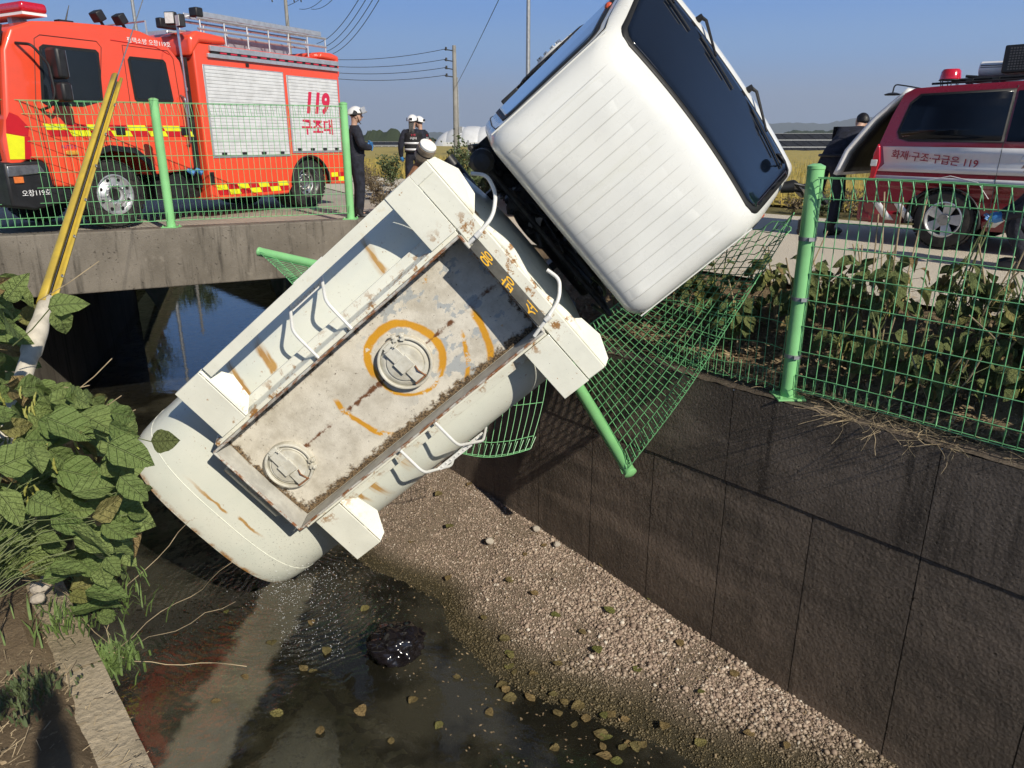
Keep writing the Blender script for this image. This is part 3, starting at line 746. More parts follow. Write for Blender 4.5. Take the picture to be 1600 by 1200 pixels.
# four hose-deck plates standing out to the sides, with gusset flanges
for (xa, xb, s_) in ((-1.265, -.997, 1), (-1.265, -.997, -1), (.979, 1.212, 1), (.979, 1.212, -1)):
    m = MB()
    m.add([(xa, s_ * .505, .022), (xa, s_ * .985, .022), (xb, s_ * .985, .022), (xb, s_ * .505, .022), (xa, s_ * .505, .008), (xa, s_ * .985, .008), (xb, s_ * .985, .008), (xb, s_ * .505, .008)],
          [(0, 1, 2, 3), (4, 7, 6, 5), (0, 4, 5, 1), (1, 5, 6, 2), (2, 6, 7, 3), (3, 7, 4, 0)])
    dk = m.build('side_plate', m_panel, truck, True, .003)
    m = MB(); f = .11
    xb2 = xb if xb < 0 else 1.375
    P = [(xb2, s_ * .51, .0), (xb2, s_ * .985, .0), (xb2 + f * .45, s_ * .965, -.05), (xb2 + f, s_ * .80, -.13), (xb2 + f * .8, s_ * .60, -.10), (xb2 + .01, s_ * .51, -.03)]
    m.add(P, [(0, 1, 2, 3, 4, 5)]); m.build('gusset', m_panel, dk, False, 0, .006)
    m = MB(); m.add([(xa, s_ * .985, .02), (xb, s_ * .985, .02), (xb, s_ * .99, -.06), (xa, s_ * .99, -.03)], [(0, 1, 2, 3)]); m.build('edge_flange', m_panel, dk, False, 0, .006)
    m = MB(); m.b2((xa + .01, s_ * .9, -.5), (xa + .03, s_ * .96, .0)); m.build('bracket', m_panel, dk, False)
# side rails
m = MB(); m.b2((-.95, .895, -.012), (.98, .985, .012)); m.b2((-.95, .978, -.05), (.98, .985, -.012)); m.build('side_rail', m_panel, truck, True, .003)
m = MB(); m.b2((1.215, .90, .014), (1.36, .98, .022)); m.build('side_rail', m_panel, truck, True)
m = MB(); m.tube([(-2.1, -1.0, -.78), (.35, -1.0, -.78)], .012, 8); m.build('lower_rail', m_panel, truck)
# climbing frames: two bent tubes and two perforated treads on each side
def smoothpath(P, r=.05, n=5):
    P = [Vector(p) for p in P]; out = [P[0]]
    for i in range(1, len(P) - 1):
        a = (P[i - 1] - P[i]); b = (P[i + 1] - P[i]); k = min(r, a.length * .45, b.length * .45)
        A = P[i] + a.normalized() * k; B = P[i] + b.normalized() * k
        for j in range(n + 1):
            t_ = j / n; out.append(A * (1 - t_) ** 2 + P[i] * 2 * t_ * (1 - t_) + B * t_ ** 2)
    out.append(P[-1]); return out
m_ladder = simple('white_ladder_paint', (.76, .76, .73), .4, 0, .06, 8, dirt=.25)
m_hole = simple('shadowed_hole', (.02, .02, .02), .9)
for s_, xx in ((1, (.15, -.20)), (-1, (.10, -.27))):
    fr_ = empty('climbing_frame', (0, 0, 0)); fr_.parent = truck
    for x in xx:
        o_ = 1.0 if s_ > 0 else 1.02
        pts = [(x, s_ * .475, .05), (x, s_ * .74, .045), (x, s_ * .985 * o_, -.46), (x, s_ * (.93 if s_ > 0 else 1.035), -1.0), (x, s_ * .90, -1.08)]
        m = MB(); m.tube(smoothpath(pts, .07), .0125, 10); m.build('ladder_tube', m_ladder, fr_)
    for (yy, zz) in ((.86, -.21), (.985, -.62)):
        m = MB(); yc = s_ * yy * (1 if s_ > 0 else 1.02)
        m.b2((xx[1] + .01, yc - .018, zz - .004), (xx[0] - .01, yc + .018, zz + .004)); 
        tr_ = m.build('tread', m_ladder, fr_, False)
        m = MB()
        for k in range(7):
            xc = xx[1] + .04 + k * (xx[0] - xx[1] - .08) / 6
            m.lathe([(.009, zz + .0045), (.0072, zz + .0105), (.004, zz + .0105), (.0035, zz + .005)], (xc, yc, 0), 'z', 10, 0, False)
            m.cyl((xc, yc, zz + .0046), (xc, yc, zz + .0062), .0045, None, 8, 1)
        m.build('grip_collars', [m_ladder, m_hole], tr_)['kind'] = 'stuff'
# hoop handles at the front
for yy, dy in ((.385, 0), (-.34, -.0)):
    P = [(1.20, yy - .01, .04), (1.30, yy, .055), (1.47, yy + .02, .02), (1.58, yy + .12, -.10), (1.60, yy + .25, -.2), (1.52, yy + .33, -.22)] if yy > 0 else [(1.13, yy - .10, .05), (1.28, yy - .06, .055), (1.44, yy - .02, .0), (1.53, yy + .08, -.08), (1.50, yy + .19, -.10)]
    m = MB(); m.tube(smoothpath(P, .08), .014, 10); hh = m.build('hoop_handle', m_ladder, truck)
    m = MB(); q = P[1]; m.cyl((q[0] - .01, q[1], q[2] + .0), (q[0] + .04, q[1] + .002, q[2] - .0), .021, None, 12); m.build('clamp', m_ladder, hh)
# lettered plate
m = MB()
pc, ux, uy = Vector((1.252, -.01, .085)), Vector((0, 1, 0)), Vector((-.40, 0, .92))
m_plate = simple('grey_sign_plate', (.075, .075, .07), .5, 0, .2, 8, dirt=.2)
m.box((0, 0, 0), (.74, .15, .006)); pl = m.build('name_plate', m_plate, truck, False)
pl.matrix_local = frame(pc, ux, uy)
m_yel = simple('yellow_letter_paint', (.74, .42, .02), .5, 0, .15, 30, col2=(.55, .30, .03))
for ch, px_ in (('소', -.245), ('방', .0), ('용', .235)):
    text(ch, .145, Matrix.Translation((px_, -.0, .0035)), m_yel, pl, 'lettering', .001, .95, 0, .0015)
# manholes
def manhole(cx, cy, rot, r=.215):
    root = empty('manhole', (cx, cy, -.155), rot); root.parent = truck
    m_mh = m_mhpaint
    m = MB(); m.lathe([(r, -.03), (r, .055), (r - .006, .062), (r - .016, .062), (r - .022, .055), (r - .022, .02), (r - .03, .018)], (0, 0, 0), 'z', 48, 0, False); m.build('neck_ring', m_mh, root)
    m = MB(); m.lathe([(r - .024, .03), (r - .04, .046), (.155, .050), (.146, .045), (.140, .060), (.128, .064), (.0, .066)], (0, 0, 0), 'z', 48, 0, False); lid = m.build('lid', m_mh, root)
    m = MB(); m.b2((-.16, -.052, .066), (.03, .052, .086)); m.b2((-.055, -.066, .066), (.05, .066, .092)); m.b2((.055, -.040, .066), (.165, .046, .082)); m.build('lid_bar', m_mh, root, True, .005)
    m = MB(); m.b2((-.195, -.035, .05), (-.16, .042, .074)); m.cyl((-.168, .06, .068), (-.168, -.05, .068), .008, None, 10); m.tube([(-.150, .075, .07), (-.150, .05, .11), (-.166, .04, .10), (-.16, .06, .075)], .006, 6); m.build('hinge', m_mh, root, True, .003)
    m = MB(); m.cyl((.172, -.05, .07), (.172, .06, .07), .009, None, 10); m.tube([(.06, .058, .088), (.10, .052, .1), (.17, .058, .08)], .006, 6); m.build('latch', m_rusty, root)
    for a_ in (2.45, 2.75) if rot == RA else (.9, 1.2):
        m = MB(); q = Matrix.Rotation(a_, 4, 'Z'); m = MB(q); m.b2((r - .03, -.018, .04), (r + .03, .018, .07)); m.cyl((r + .01, 0, .04), (r + .01, 0, .082), .012, None, 8); m.build('clamp_lug', m_mh, root, True, .004)
m_mhpaint = simple('chipped_white_paint', (.66, .65, .58), .5, 0, .1, 6, col2=(.52, .49, .40), bump=.004, bs=30, dirt=.35)
m_rusty = simple('rusty_steel', (.28, .13, .06), .8, 0, .3, 30, col2=(.16, .07, .04))
RA = R(-88)
manhole(.205, .0, RA)
manhole(-1.13, -.03, R(-92), .20)
# centre seam and small leavings
m = MB(); m.b2((-1.36, -.006, tz(0) - .004), (1.17, .006, tz(0) + .004)); m.build('weld_seam', m_tank, truck)
# hose coupling at the front left corner
TMi = TM.inverted()
DUCT0 = TMi @ at(700, 246, 6.6); DUCT1 = TMi @ at(772, 338, 6.75)
m = MB(); cc = Vector((1.36, 1.02, -.06)); ax = Vector((.62, .2, .35)).normalized()
q0 = cc - ax * .05
for a_, b_, r0, r1 in ((0, .05, .03, .05), (.05, .085, .062, .062), (.085, .10, .05, .05), (.10, .135, .064, .064), (.135, .15, .052, .052)):
    m.cyl(q0 + ax * a_, q0 + ax * b_, r0, r1, 20)
cp = m.build('hose_coupling', simple('worn_bronze', (.34, .27, .20), .5, .4, .25, 20, dirt=.3), truck)
m = MB(); m.cyl(q0 + ax * .14, q0 + ax * .156, .058, None, 24); m.build('coupling_cap', m_ladder, cp)
m = MB(); m.tube([q0 + Vector((-.03, .0, .0)), q0 + Vector((-.14, -.03, .03))], .016, 8); m.tube([q0, (1.15, .95, -.05)], .03, 10); m.build('lever', m_rusty, cp)
# black fender-like pipe duct running along the front left shoulder
m = MB(); m.tube([DUCT0, DUCT0.lerp(DUCT1, .5), DUCT1], [.05, .05, .05], 12); m.build('air_duct', m_black, truck)
# ---------------------------------------------------------------- cab
# rings: z, x_rear, x_front, half width rear, half width front, corner radius
RG = [(-1.68, 1.76, 3.40, .90, .95, .06), (-1.2, 1.75, 3.44, .90, .965, .07), (-.92, 1.745, 3.43, .90, .965, .08), (-.80, 1.745, 3.40, .90, .96, .08),
      (-.72, 1.745, 3.345, .895, .95, .08), (-.40, 1.75, 3.14, .865, .91, .09), (-.10, 1.755, 2.95, .84, .865, .10), (.04, 1.76, 2.86, .825, .83, .12),
      (.09, 1.775, 2.815, .812, .81, .13), (.135, 1.80, 2.765, .785, .775, .14), (.165, 1.84, 2.70, .74, .725, .14), (.182, 1.90, 2.60, .67, .65, .12)]
def ring_at(z):
    if z <= RG[0][0]: return RG[0]
    for a, b in zip(RG[:-1], RG[1:]):
        if z <= b[0]:
            k = (z - a[0]) / (b[0] - a[0]); return tuple(a[i] + (b[i] - a[i]) * k for i in range(6))
    return RG[-1]
def cab_ring(z, off=0.0, nc=8):
    z_, xr, xff, wr, wf, r = ring_at(z); P = []
    xr -= off; xff += off; wr += off; wf += off
    # corners: front right(-y), front left, rear left, rear right ; straight runs subdivided
    def arc(cx, cy, a0, a1): return [(cx + r * math.cos(a0 + (a1 - a0) * i / nc), cy + r * math.sin(a0 + (a1 - a0) * i / nc)) for i in range(nc + 1)]
    c1 = arc(xff - r, -wf + r, -math.pi / 2, 0); c2 = arc(xff - r, wf - r, 0, math.pi / 2); c3 = arc(xr + r, wr - r, math.pi / 2, math.pi); c4 = arc(xr + r, -wr + r, math.pi, 1.5 * math.pi)
    out = []
    cs = [c1, c2, c3, c4]
    for i, c in enumerate(cs):
        out += c; nx = cs[(i + 1) % 4][0]; N = 14
        for k in range(1, N): out.append((c[-1][0] + (nx[0] - c[-1][0]) * k / N, c[-1][1] + (nx[1] - c[-1][1]) * k / N))
    bul = .055
    return [(x + (bul * (1 - (y / wf) ** 2) if x > xff - r * 1.02 else 0), y, z) for x, y in out]
zs = [-1.68, -1.45, -1.2, -1.05, -.92, -.86, -.80, -.76, -.72, -.6, -.5, -.4, -.3, -.2, -.1, -.03, .04, .065, .09, .115, .135, .152, .165, .176, .182]
m = MB(); rgs = [cab_ring(z) for z in zs]; n = len(rgs[0]); vs = [p for r_ in rgs for p in r_]
fs = [(i * n + k, i * n + (k + 1) % n, (i + 1) * n + (k + 1) % n, (i + 1) * n + k) for i in range(len(zs) - 1) for k in range(n)]
m.add(vs, fs)
m.add(rgs[0], [tuple(range(n))[::-1]])
# roof crown
cx_, cy_ = 2.25, 0
crown = [[(cx_ + (p[0] - cx_) * k, p[1] * k, .182 + .022 * (1 - k * k)) for p in rgs[-1]] for k in (1, .8, .6, .4, .2, .02)]
vs = [p for r_ in crown for p in r_]; m.add(vs, [(i * n + k, i * n + (k + 1) % n, (i + 1) * n + (k + 1) % n, (i + 1) * n + k) for i in range(5) for k in range(n)] + [tuple(5 * n + k for k in range(n))])
cab = m.build('cab', m_cab, truck, True, angle=60)
md = cab.modifiers.new('weld', 'WELD'); md.merge_threshold = .0005
def roofz(x, y):
    k = max(abs(x - cx_) / .36, abs(y) / .67); 
    return .182 + .022 * (1 - min(1, k) ** 2) if k < 1 else .182 - .0
def rz(x, y):   # height of the roof surface by bisection over rings
    if abs(y) < .64 and 1.93 < x < 2.58: return roofz(x, y) - .004
    for z in np.arange(.182, -.1, -.0005):
        _, xr, xff, wr, wf, r = ring_at(z); w = wr + (wf - wr) * (x - xr) / (xff - xr)
        if xr <= x <= xff + .055 * (1 - (y / wf) ** 2) and abs(y) <= w: return float(z)
    return 0.0
for k in range(8):      # raised ribs pressed into the roof
    y0 = -.62 + k * 1.24 / 7; x0, x1 = 1.845, 2.66 - .06 * abs(k - 3.5) / 3.5
    m = MB()
    def ribf(u, v, y0=y0, x0=x0, x1=x1):
        x = x0 + (x1 - x0) * u; y = y0 + (v - .5) * .088
        e = min(1, min(v, 1 - v) / .075); e2 = min(1, u / .10, (1 - u) / .12)
        return (x, y, rz(x, y) - .004 + .011 * min(e, 1) * e2)
    m.grid(ribf, 24, 15); m.build('roof_rib', m_cab, cab, True, angle=20)
# drip seams along both sides of the roof
for s_ in (1, -1):
    m = MB(); pts = []
    for x in np.linspace(1.82, 2.78, 20):
        z = .075; _, xr, xff, wr, wf, r = ring_at(z); w = wr + (wf - wr) * (x - xr) / (xff - xr); pts.append((x, s_ * (w + .003), z))
    m.tube(pts, .006, 6); m.build('drip_rail', m_cab, cab)
# windshield
def fx(z, y, off=0.0):
    _, xr, xff, wr, wf, r = ring_at(z); x = xff + .055 * (1 - (y / wf) ** 2)
    e = abs(y) - (wf - r)
    if e > 0: x -= r - math.sqrt(max(0, r * r - e * e))
    return x + off
def shield(z0, z1, yw0, yw1, off, rc, nu=26, nv=40):
    def fn(u, v):
        z = z0 + (z1 - z0) * u; w = yw0 + (yw1 - yw0) * u; H = (z1 - z0) / math.sin(math.atan2(.9, .5))
        e = min(u, 1 - u) * (z1 - z0) * 1.15
        if e < rc: w -= rc - math.sqrt(max(0, rc * rc - (rc - e) ** 2))
        y = -w + 2 * w * v
        return (fx(z, y, off), y, z)
    return fn
def useq(n, k=8): return n
m = MB(); m.grid(shield(-.735, .095, .925, .755, .006, .10), 40, 44); m.build('windshield_seal', m_seal, cab, True, 0, .01)
m = MB(); m.grid(shield(-.705, .068, .895, .725, .011, .09), 40, 44); m.build('windshield', m_darkglass, cab, True, 0, .006)
# side windows and door seams
def sidey(x, z, off=0.0):
    _, xr, xff, wr, wf, r = ring_at(z); w = wr + (wf - wr) * (x - xr) / (xff - xr); return w + off
def sidepatch(corn, off, s_, nu=14, nv=14, rc=.12):
    # corners (x,z): low rear, low front, top front, top rear
    def fn(u, v):
        uu = u; vv = v
        a = Vector((corn[0][0] * (1 - uu) + corn[1][0] * uu, corn[0][1] * (1 - uu) + corn[1][1] * uu)); b = Vector((corn[3][0] * (1 - uu) + corn[2][0] * uu, corn[3][1] * (1 - uu) + corn[2][1] * uu))
        e = min(uu, 1 - uu) / rc
        if e < 1: k = (1 - math.sqrt(1 - (1 - e) ** 2)) * rc * .6; vv = k + vv * (1 - 2 * k)
        p = a.lerp(b, vv); return (p.x, s_ * sidey(p.x, p.y, off), p.y)
    return fn
for s_ in (1, -1):
    m = MB(); m.grid(sidepatch([(1.90, -.80), (3.17, -.80), (2.74, .02), (1.93, .02)], .006, s_), 40, 20); m.build('door_window_seal', m_seal, cab, True, 0, .008)
    m = MB(); m.grid(sidepatch([(1.945, -.75), (3.08, -.75), (2.71, -.02), (1.965, -.02)], .0105, s_), 40, 20); m.build('door_window', simple('blue_side_glass', (.02, .035, .06), .05, 0, .1, 3, coat=1, spec=.9) if s_ == 1 else m_darkglass, cab, True, 0, .005)
    m = MB(); seam = [(1.84, -1.5), (1.84, -.3), (1.86, .02), (1.90, .055), (2.70, .055), (2.79, .03), (3.22, -.75), (3.24, -1.5)]
    P = []
    for (xa, za), (xb, zb) in zip(seam[:-1], seam[1:]):
        for k in range(8):
            x = xa + (xb - xa) * k / 8; z = za + (zb - za) * k / 8; P.append((x, s_ * (sidey(x, z, .0005)), z))
    m.tube(P, .004, 5); m.build('door_seam', m_seal, cab)
    m = MB(); m.b2((1.98, s_ * .90, -.98), (2.14, s_ * .945, -.95)); m.build('door_handle', m_black, cab, True, .008)
# roof marker lamp, wipers, mirrors, bumper, lamps
for y in (.915, -.955):
    m = MB(); m.lathe([(.028, -.02), (.028, .03), (.02, .045), (.0, .05)], (2.96, y, -.50), 'z', 16, 0, False); m.build('marker_lamp', simple('amber_red_lens', (.65, .10, .04), .25, 0, .1, 20), cab)
def wiper(y0, y1, z0=-.80):
    r_ = empty('wiper', (0, 0, 0)); r_.parent = cab
    p0 = Vector((fx(z0, y0, .03), y0, z0)); p1 = Vector((fx(-.60, (y0 + y1) / 2 + .05, .045), (y0 + y1) / 2, -.60))
    m = MB(); m.tube([p0, p0 + Vector((.012, (y1 - y0) * .08, .02)), p1], [.016, .012, .008], 8); m.cyl(p0 + Vector((-.03, 0, -.01)), p0 + Vector((.015, 0, .005)), .026, .02, 12); m.build('wiper_arm', m_black, r_)
    m = MB()
    yy = np.linspace(y0 + (y1 - y0) * .18, y1, 14); m.tube([(fx(-.665 + .09 * abs(y - y0) / abs(y1 - y0), y, .022), y, -.665 + .09 * abs(y - y0) / abs(y1 - y0)) for y in yy], .007, 6)
    m.tube([(fx(-.63 + .08 * abs(y - y0) / abs(y1 - y0), y, .034), y, -.63 + .08 * abs(y - y0) / abs(y1 - y0)) for y in yy[3:-3]], .006, 6)
    m.build('wiper_blade', m_black, r_)
wiper(.42, -.10); wiper(-.22, -.80); wiper(.85, .42)
m = MB(); m.b2((3.36, -.90, -1.70), (3.50, .90, -1.42)); m.build('bumper', m_black, cab, True, .03)
for s_ in (1, -1):
    m = MB(); m.b2((3.40, s_ * .60 - .16, -1.38), (3.475, s_ * .60 + .16, -1.20)); m.build('headlamp', m_lampwhite, cab, True, .03)
m = MB(); m.b2((3.43, -.38, -1.35), (3.49, .38, -1.02)); 
for k in range(4): m.b2((3.49, -.36, -1.32 + k * .08), (3.50, .36, -1.29 + k * .08))
m.build('grille', m_black, cab, True, .01)
for s_ in (1, -1):
    mr = empty('mirror', (0, 0, 0)); mr.parent = truck
    b0 = Vector((3.27, s_ * .93, -.62))
    if s_ < 0: pts = [b0, (3.33, -1.0, -.60), (3.40, -1.10, -.64), (3.45, -1.20, -.74), (3.44, -1.24, -1.05), (3.3, -1.10, -1.22)]
    else: pts = [b0, (3.40, 1.05, -.55), (3.45, 1.2, -.65), (3.44, 1.22, -1.05), (3.3, 1.05, -1.2)]
    m = MB(); m.tube(smoothpath(pts, .06), .012, 8); m.cyl(b0 - Vector((.06, 0, 0)), b0 + Vector((.02, s_ * .05, .02)), .04, .05, 14); m.build('mirror_arm', m_black, mr)
    m = MB(); m.b2((3.42, s_ * 1.24 - .085, -1.06), (3.47, s_ * 1.24 + .085, -.74)); m.build('mirror_housing', m_black, mr, True, .03)
    m = MB(); m.b2((3.412, s_ * 1.24 - .07, -1.04), (3.418, s_ * 1.24 + .07, -.76)); m.build('mirror_glass', m_steel, mr, True, .002)
    m = MB(); m.lathe([(.0, -.01), (.085, -.008), (.095, .01), (.08, .03), (0, .045)], (3.42, s_ * 1.22, -1.22), 'x', 20, 0, False); m.build('round_mirror', m_black, mr)
m = MB(); m.tube(smoothpath([(fx(-.62, -.80, .01), -.80, -.62), (3.31, -.76, -.56), (3.30, -.72, -.50)], .03), .006, 6); m.lathe([(0, -.01), (.05, 0), (.04, .015), (0, .02)], (3.30, -.71, -.49), 'x', 16, 0, False); m.build('look_down_mirror', m_black, truck)

# ---------------------------------------------------------------- chassis
m_chas = m_dark
ch = empty('chassis', (0, 0, 0)); ch.parent = truck
for s_ in (1, -1):
    m = MB(); m.b2((-2.75, s_ * .42 - .035, -1.62), (3.2, s_ * .42 + .035, -1.42)); m.build('frame_rail', m_chas, ch, True, .01)
for x in (-2.5, -1.6, -.4, .7, 1.5, 2.8):
    m = MB(); m.b2((x - .05, -.38, -1.58), (x + .05, .38, -1.46)); m.build('cross_member', m_chas, ch, True, .01)
for x in (-1.8, -.6, .5, 1.3):
    for s_ in (1, -1):
        m = MB(); m.b2((x - .05, s_ * .62 - .2, -1.42), (x + .05, s_ * .62 + .1, -1.18)); m.build('tank_cradle', m_chas, ch, True, .01)
# machinery seen in the gap behind the cab
m_hose = m_black
m = MB(); m.b2((1.78, -.40, -1.45), (2.6, .40, -.95)); m.cyl((1.45, .0, -1.35), (2.0, .0, -1.3), .2, .26, 18); m.b2((1.50, .1, -1.15), (1.70, .36, -.9)); m.build('engine', m_chas, ch, True, .02)
m = MB(); m.cyl((1.56, -.78, -1.35), (1.56, -.10, -1.35), .12, None, 18); m.cyl((1.64, .35, -1.25), (1.64, .82, -1.25), .10, None, 18); m.build('air_tank', m_chas, ch)
m = MB(); m.tube([(1.62, .72, -.45), (1.62, .72, -1.35)], .05, 14); m.lathe([(.07, 0), (.09, .03), (.09, .10), (.06, .13), (0, .14)], (1.62, .72, -.45), 'z', 18, 0, False); m.build('air_intake', m_black, ch)
m = MB(); m.tube(smoothpath([(1.60, -.85, -.55), (1.60, .85, -.62)], .1), .022, 10); m.tube([(1.60, -.85, -.55), (1.60, -.80, -1.4)], .02, 8); m.tube([(1.60, .85, -.62), (1.60, .8, -1.4)], .02, 8); m.build('cab_support_frame', m_chas, ch)
random.seed(3)
for k in range(16):
    y = random.uniform(-.75, .75); x = random.uniform(1.56, 1.70)
    P = [(x, y, -1.4)] + [(random.uniform(1.52, 1.72), y + random.uniform(-.25, .25), -1.25 + .16 * j + random.uniform(-.05, .05)) for j in range(5)]
    m = MB(); m.tube(smoothpath(P, .12), random.choice((.010, .014, .022)), 8); m.build('hose', m_hose, ch)
for k in range(12):
    x, y, z = random.uniform(1.55, 1.7), random.uniform(-.7, .75), random.uniform(-1.2, -.75)
    m = MB(Matrix.Translation((x, y, z)) @ Matrix.Rotation(random.uniform(0, 3), 4, 'Z')); m.b2((-.05, -.05, -.03), (.05, .05, .03)); m.cyl((0, 0, 0), (.0, .09, .02), .02, None, 8)
    m.build('bracket', m_steel if k % 4 == 0 else m_chas, ch, True, .008)
# wheels
def wheel(parent, c, r, w, rimmat, side=1, dual=False, spokes=0, name='wheel', tw=None, seg=48):
    root = empty(name, c); root.parent = parent
    for di in ((0, -w - .04) if dual else (0,)):
        o_ = side * di
        prof = [(r * .56, -w / 2), (r * .80, -w / 2 - .004), (r * .95, -w / 2 + .012), (r, -w / 2 + .045), (r * 1.004, 0), (r, w / 2 - .045), (r * .95, w / 2 - .012), (r * .80, w / 2 + .004), (r * .56, w / 2)]
        m = MB(); m.lathe(prof, (0, o_, 0), 'y', seg, 0, False)
        m.build('tyre', m_rubber, root)
        m = MB(); nb = 40       # tread blocks
        for k in range(nb):
            a = 2 * math.pi * k / nb
            q = Matrix.Rotation(a, 4, 'Y')
            mm = MB(q)
            for yy in (-.36, -.12, .12, .36):
                mm.b2((-r * .055, o_ + (yy - .095) * w, r * .99), (r * .055, o_ + (yy + .095) * w, r * 1.018))
            m.add(mm.v, mm.f)
        m.build('tread', m_rubber, root)['kind'] = 'stuff'
    s_ = side; f = w / 2
    if spokes:
        m = MB(); m.lathe([(r * .60, s_ * (f - .03)), (r * .62, s_ * f), (r * .57, s_ * (f + .004)), (r * .53, s_ * (f - .02)), (r * .50, s_ * (f - .09))], (0, 0, 0), 'y', 40, 0, False); m.build('rim', rimmat, root)
        m = MB(); m.cyl((0, s_ * (f - .11), 0), (0, s_ * (f - .10), 0), r * .54, None, 32); m.build('brake_disc', m_dark, root)
        for k in range(spokes):
            q = Matrix.Rotation(2 * math.pi * k / spokes + .3, 4, 'Y'); m = MB(q)
            m.add([(-.045 * r / .35, s_ * (f - .03), r * .14), (.045 * r / .35, s_ * (f - .03), r * .14), (.075 * r / .35, s_ * (f - .015), r * .55), (-.075 * r / .35, s_ * (f - .015), r * .55),
                   (-.04, s_ * (f - .07), r * .14), (.04, s_ * (f - .07), r * .14), (.05, s_ * (f - .06), r * .55), (-.05, s_ * (f - .06), r * .55)],
                  [(0, 1, 2, 3), (4, 7, 6, 5), (0, 4, 5, 1), (1, 5, 6, 2), (2, 6, 7, 3), (3, 7, 4, 0)]); m.build('spoke', rimmat, root, True, .006)
        m = MB(); m.cyl((0, s_ * (f - .06), 0), (0, s_ * (f - .005), 0), r * .20, r * .19, 28); m.build('hub_cap', m_steel, root, True, .006)
    else:
        ins = .02 if not dual else .13
        hb = (.02 if not dual else -.11)
        m = MB(); m.lathe([(r * .585, s_ * (f - .02)), (r * .60, s_ * (f + .008)), (r * .565, s_ * (f + .010)), (r * .53, s_ * (f - ins)), (r * .50, s_ * (f - ins - .01)), (r * .36, s_ * (f - ins + .03 * (1 if not dual else -1))), (r * .34, s_ * (f + hb)), (r * .26, s_ * (f + hb + .005)), (r * .24, s_ * (f + hb - .03)), (r * .17, s_ * (f + hb - .04))], (0, 0, 0), 'y', 40, 0, False); m.build('rim', rimmat, root)
        m = MB(); m.cyl((0, s_ * (f + hb - .08), 0), (0, s_ * (f + hb - .02), 0), r * .19, r * .17, 24); m.build('hub', m_dark if not dual else m_steel, root, True, .006)
        m = MB()
        for k in range(10):
            a = 2 * math.pi * k / 10; q = Vector((math.cos(a) * r * .29, 0, math.sin(a) * r * .29)); m.cyl(q + Vector((0, s_ * (f + hb), 0)), q + Vector((0, s_ * (f + hb + .022), 0)), .012, None, 6)
        m.build('wheel_nuts', m_chrome, root)['kind'] = 'stuff'
        m = MB()
        for k in range(8):
            a = 2 * math.pi * (k + .5) / 8; q = Vector((math.cos(a) * r * .45, 0, math.sin(a) * r * .45)); off = f - ins + .012 * (1 if not dual else -1)
            m.cyl(q + Vector((0, s_ * (off - .0), 0)), q + Vector((0, s_ * (off + .0045), 0)), .026, None, 12)
        m.build('vent_holes', m_black, root)['kind'] = 'stuff'
    return root
for (x, s_, du) in ((2.55, 1, False), (2.55, -1, False), (-1.0, 1, True), (-1.0, -1, True)):
    wheel(truck, (x, s_ * .86, -1.83), .40, .20, m_ladder, s_, du)
for s_ in (1, -1):
    m = MB(); m.tube([(2.0, s_ * .86, -1.75), (2.1, s_ * .86, -1.45), (2.35, s_ * .86, -1.33), (2.75, s_ * .86, -1.33), (3.0, s_ * .86, -1.45)], .02, 6); m.build('wheel_arch', m_black, ch)
    m = MB()
    def mg(u, v, s_=s_):
        a = math.pi * (.1 + .8 * u); return (-1.0 + math.cos(a) * .52, s_ * (.62 + .34 * v), -1.83 + math.sin(a) * .52)
    m.grid(mg, 20, 3); m.build('mudguard', m_black, ch, True, 0, .01)
    m = MB(); m.b2((-.1, s_ * .75 - .16, -1.75), (.7, s_ * .75 + .16, -1.42)); m.build('side_box', m_chas, ch, True, .03)
m = MB(); m.cyl((2.55, -.86, -1.83), (2.55, .86, -1.83), .05, None, 12); m.cyl((-1, -.86, -1.83), (-1, .86, -1.83), .07, None, 12); m.lathe([(.0, -.16), (.12, -.1), (.16, 0), (.12, .1), (0, .16)], (-1, 0, -1.83), 'x', 16, 0, False); m.build('axles', m_chas, ch)
m = MB(); m.b2((-2.80, -.85, -1.66), (-2.70, .85, -1.5)); m.build('rear_bumper', m_chas, ch, True, .01)
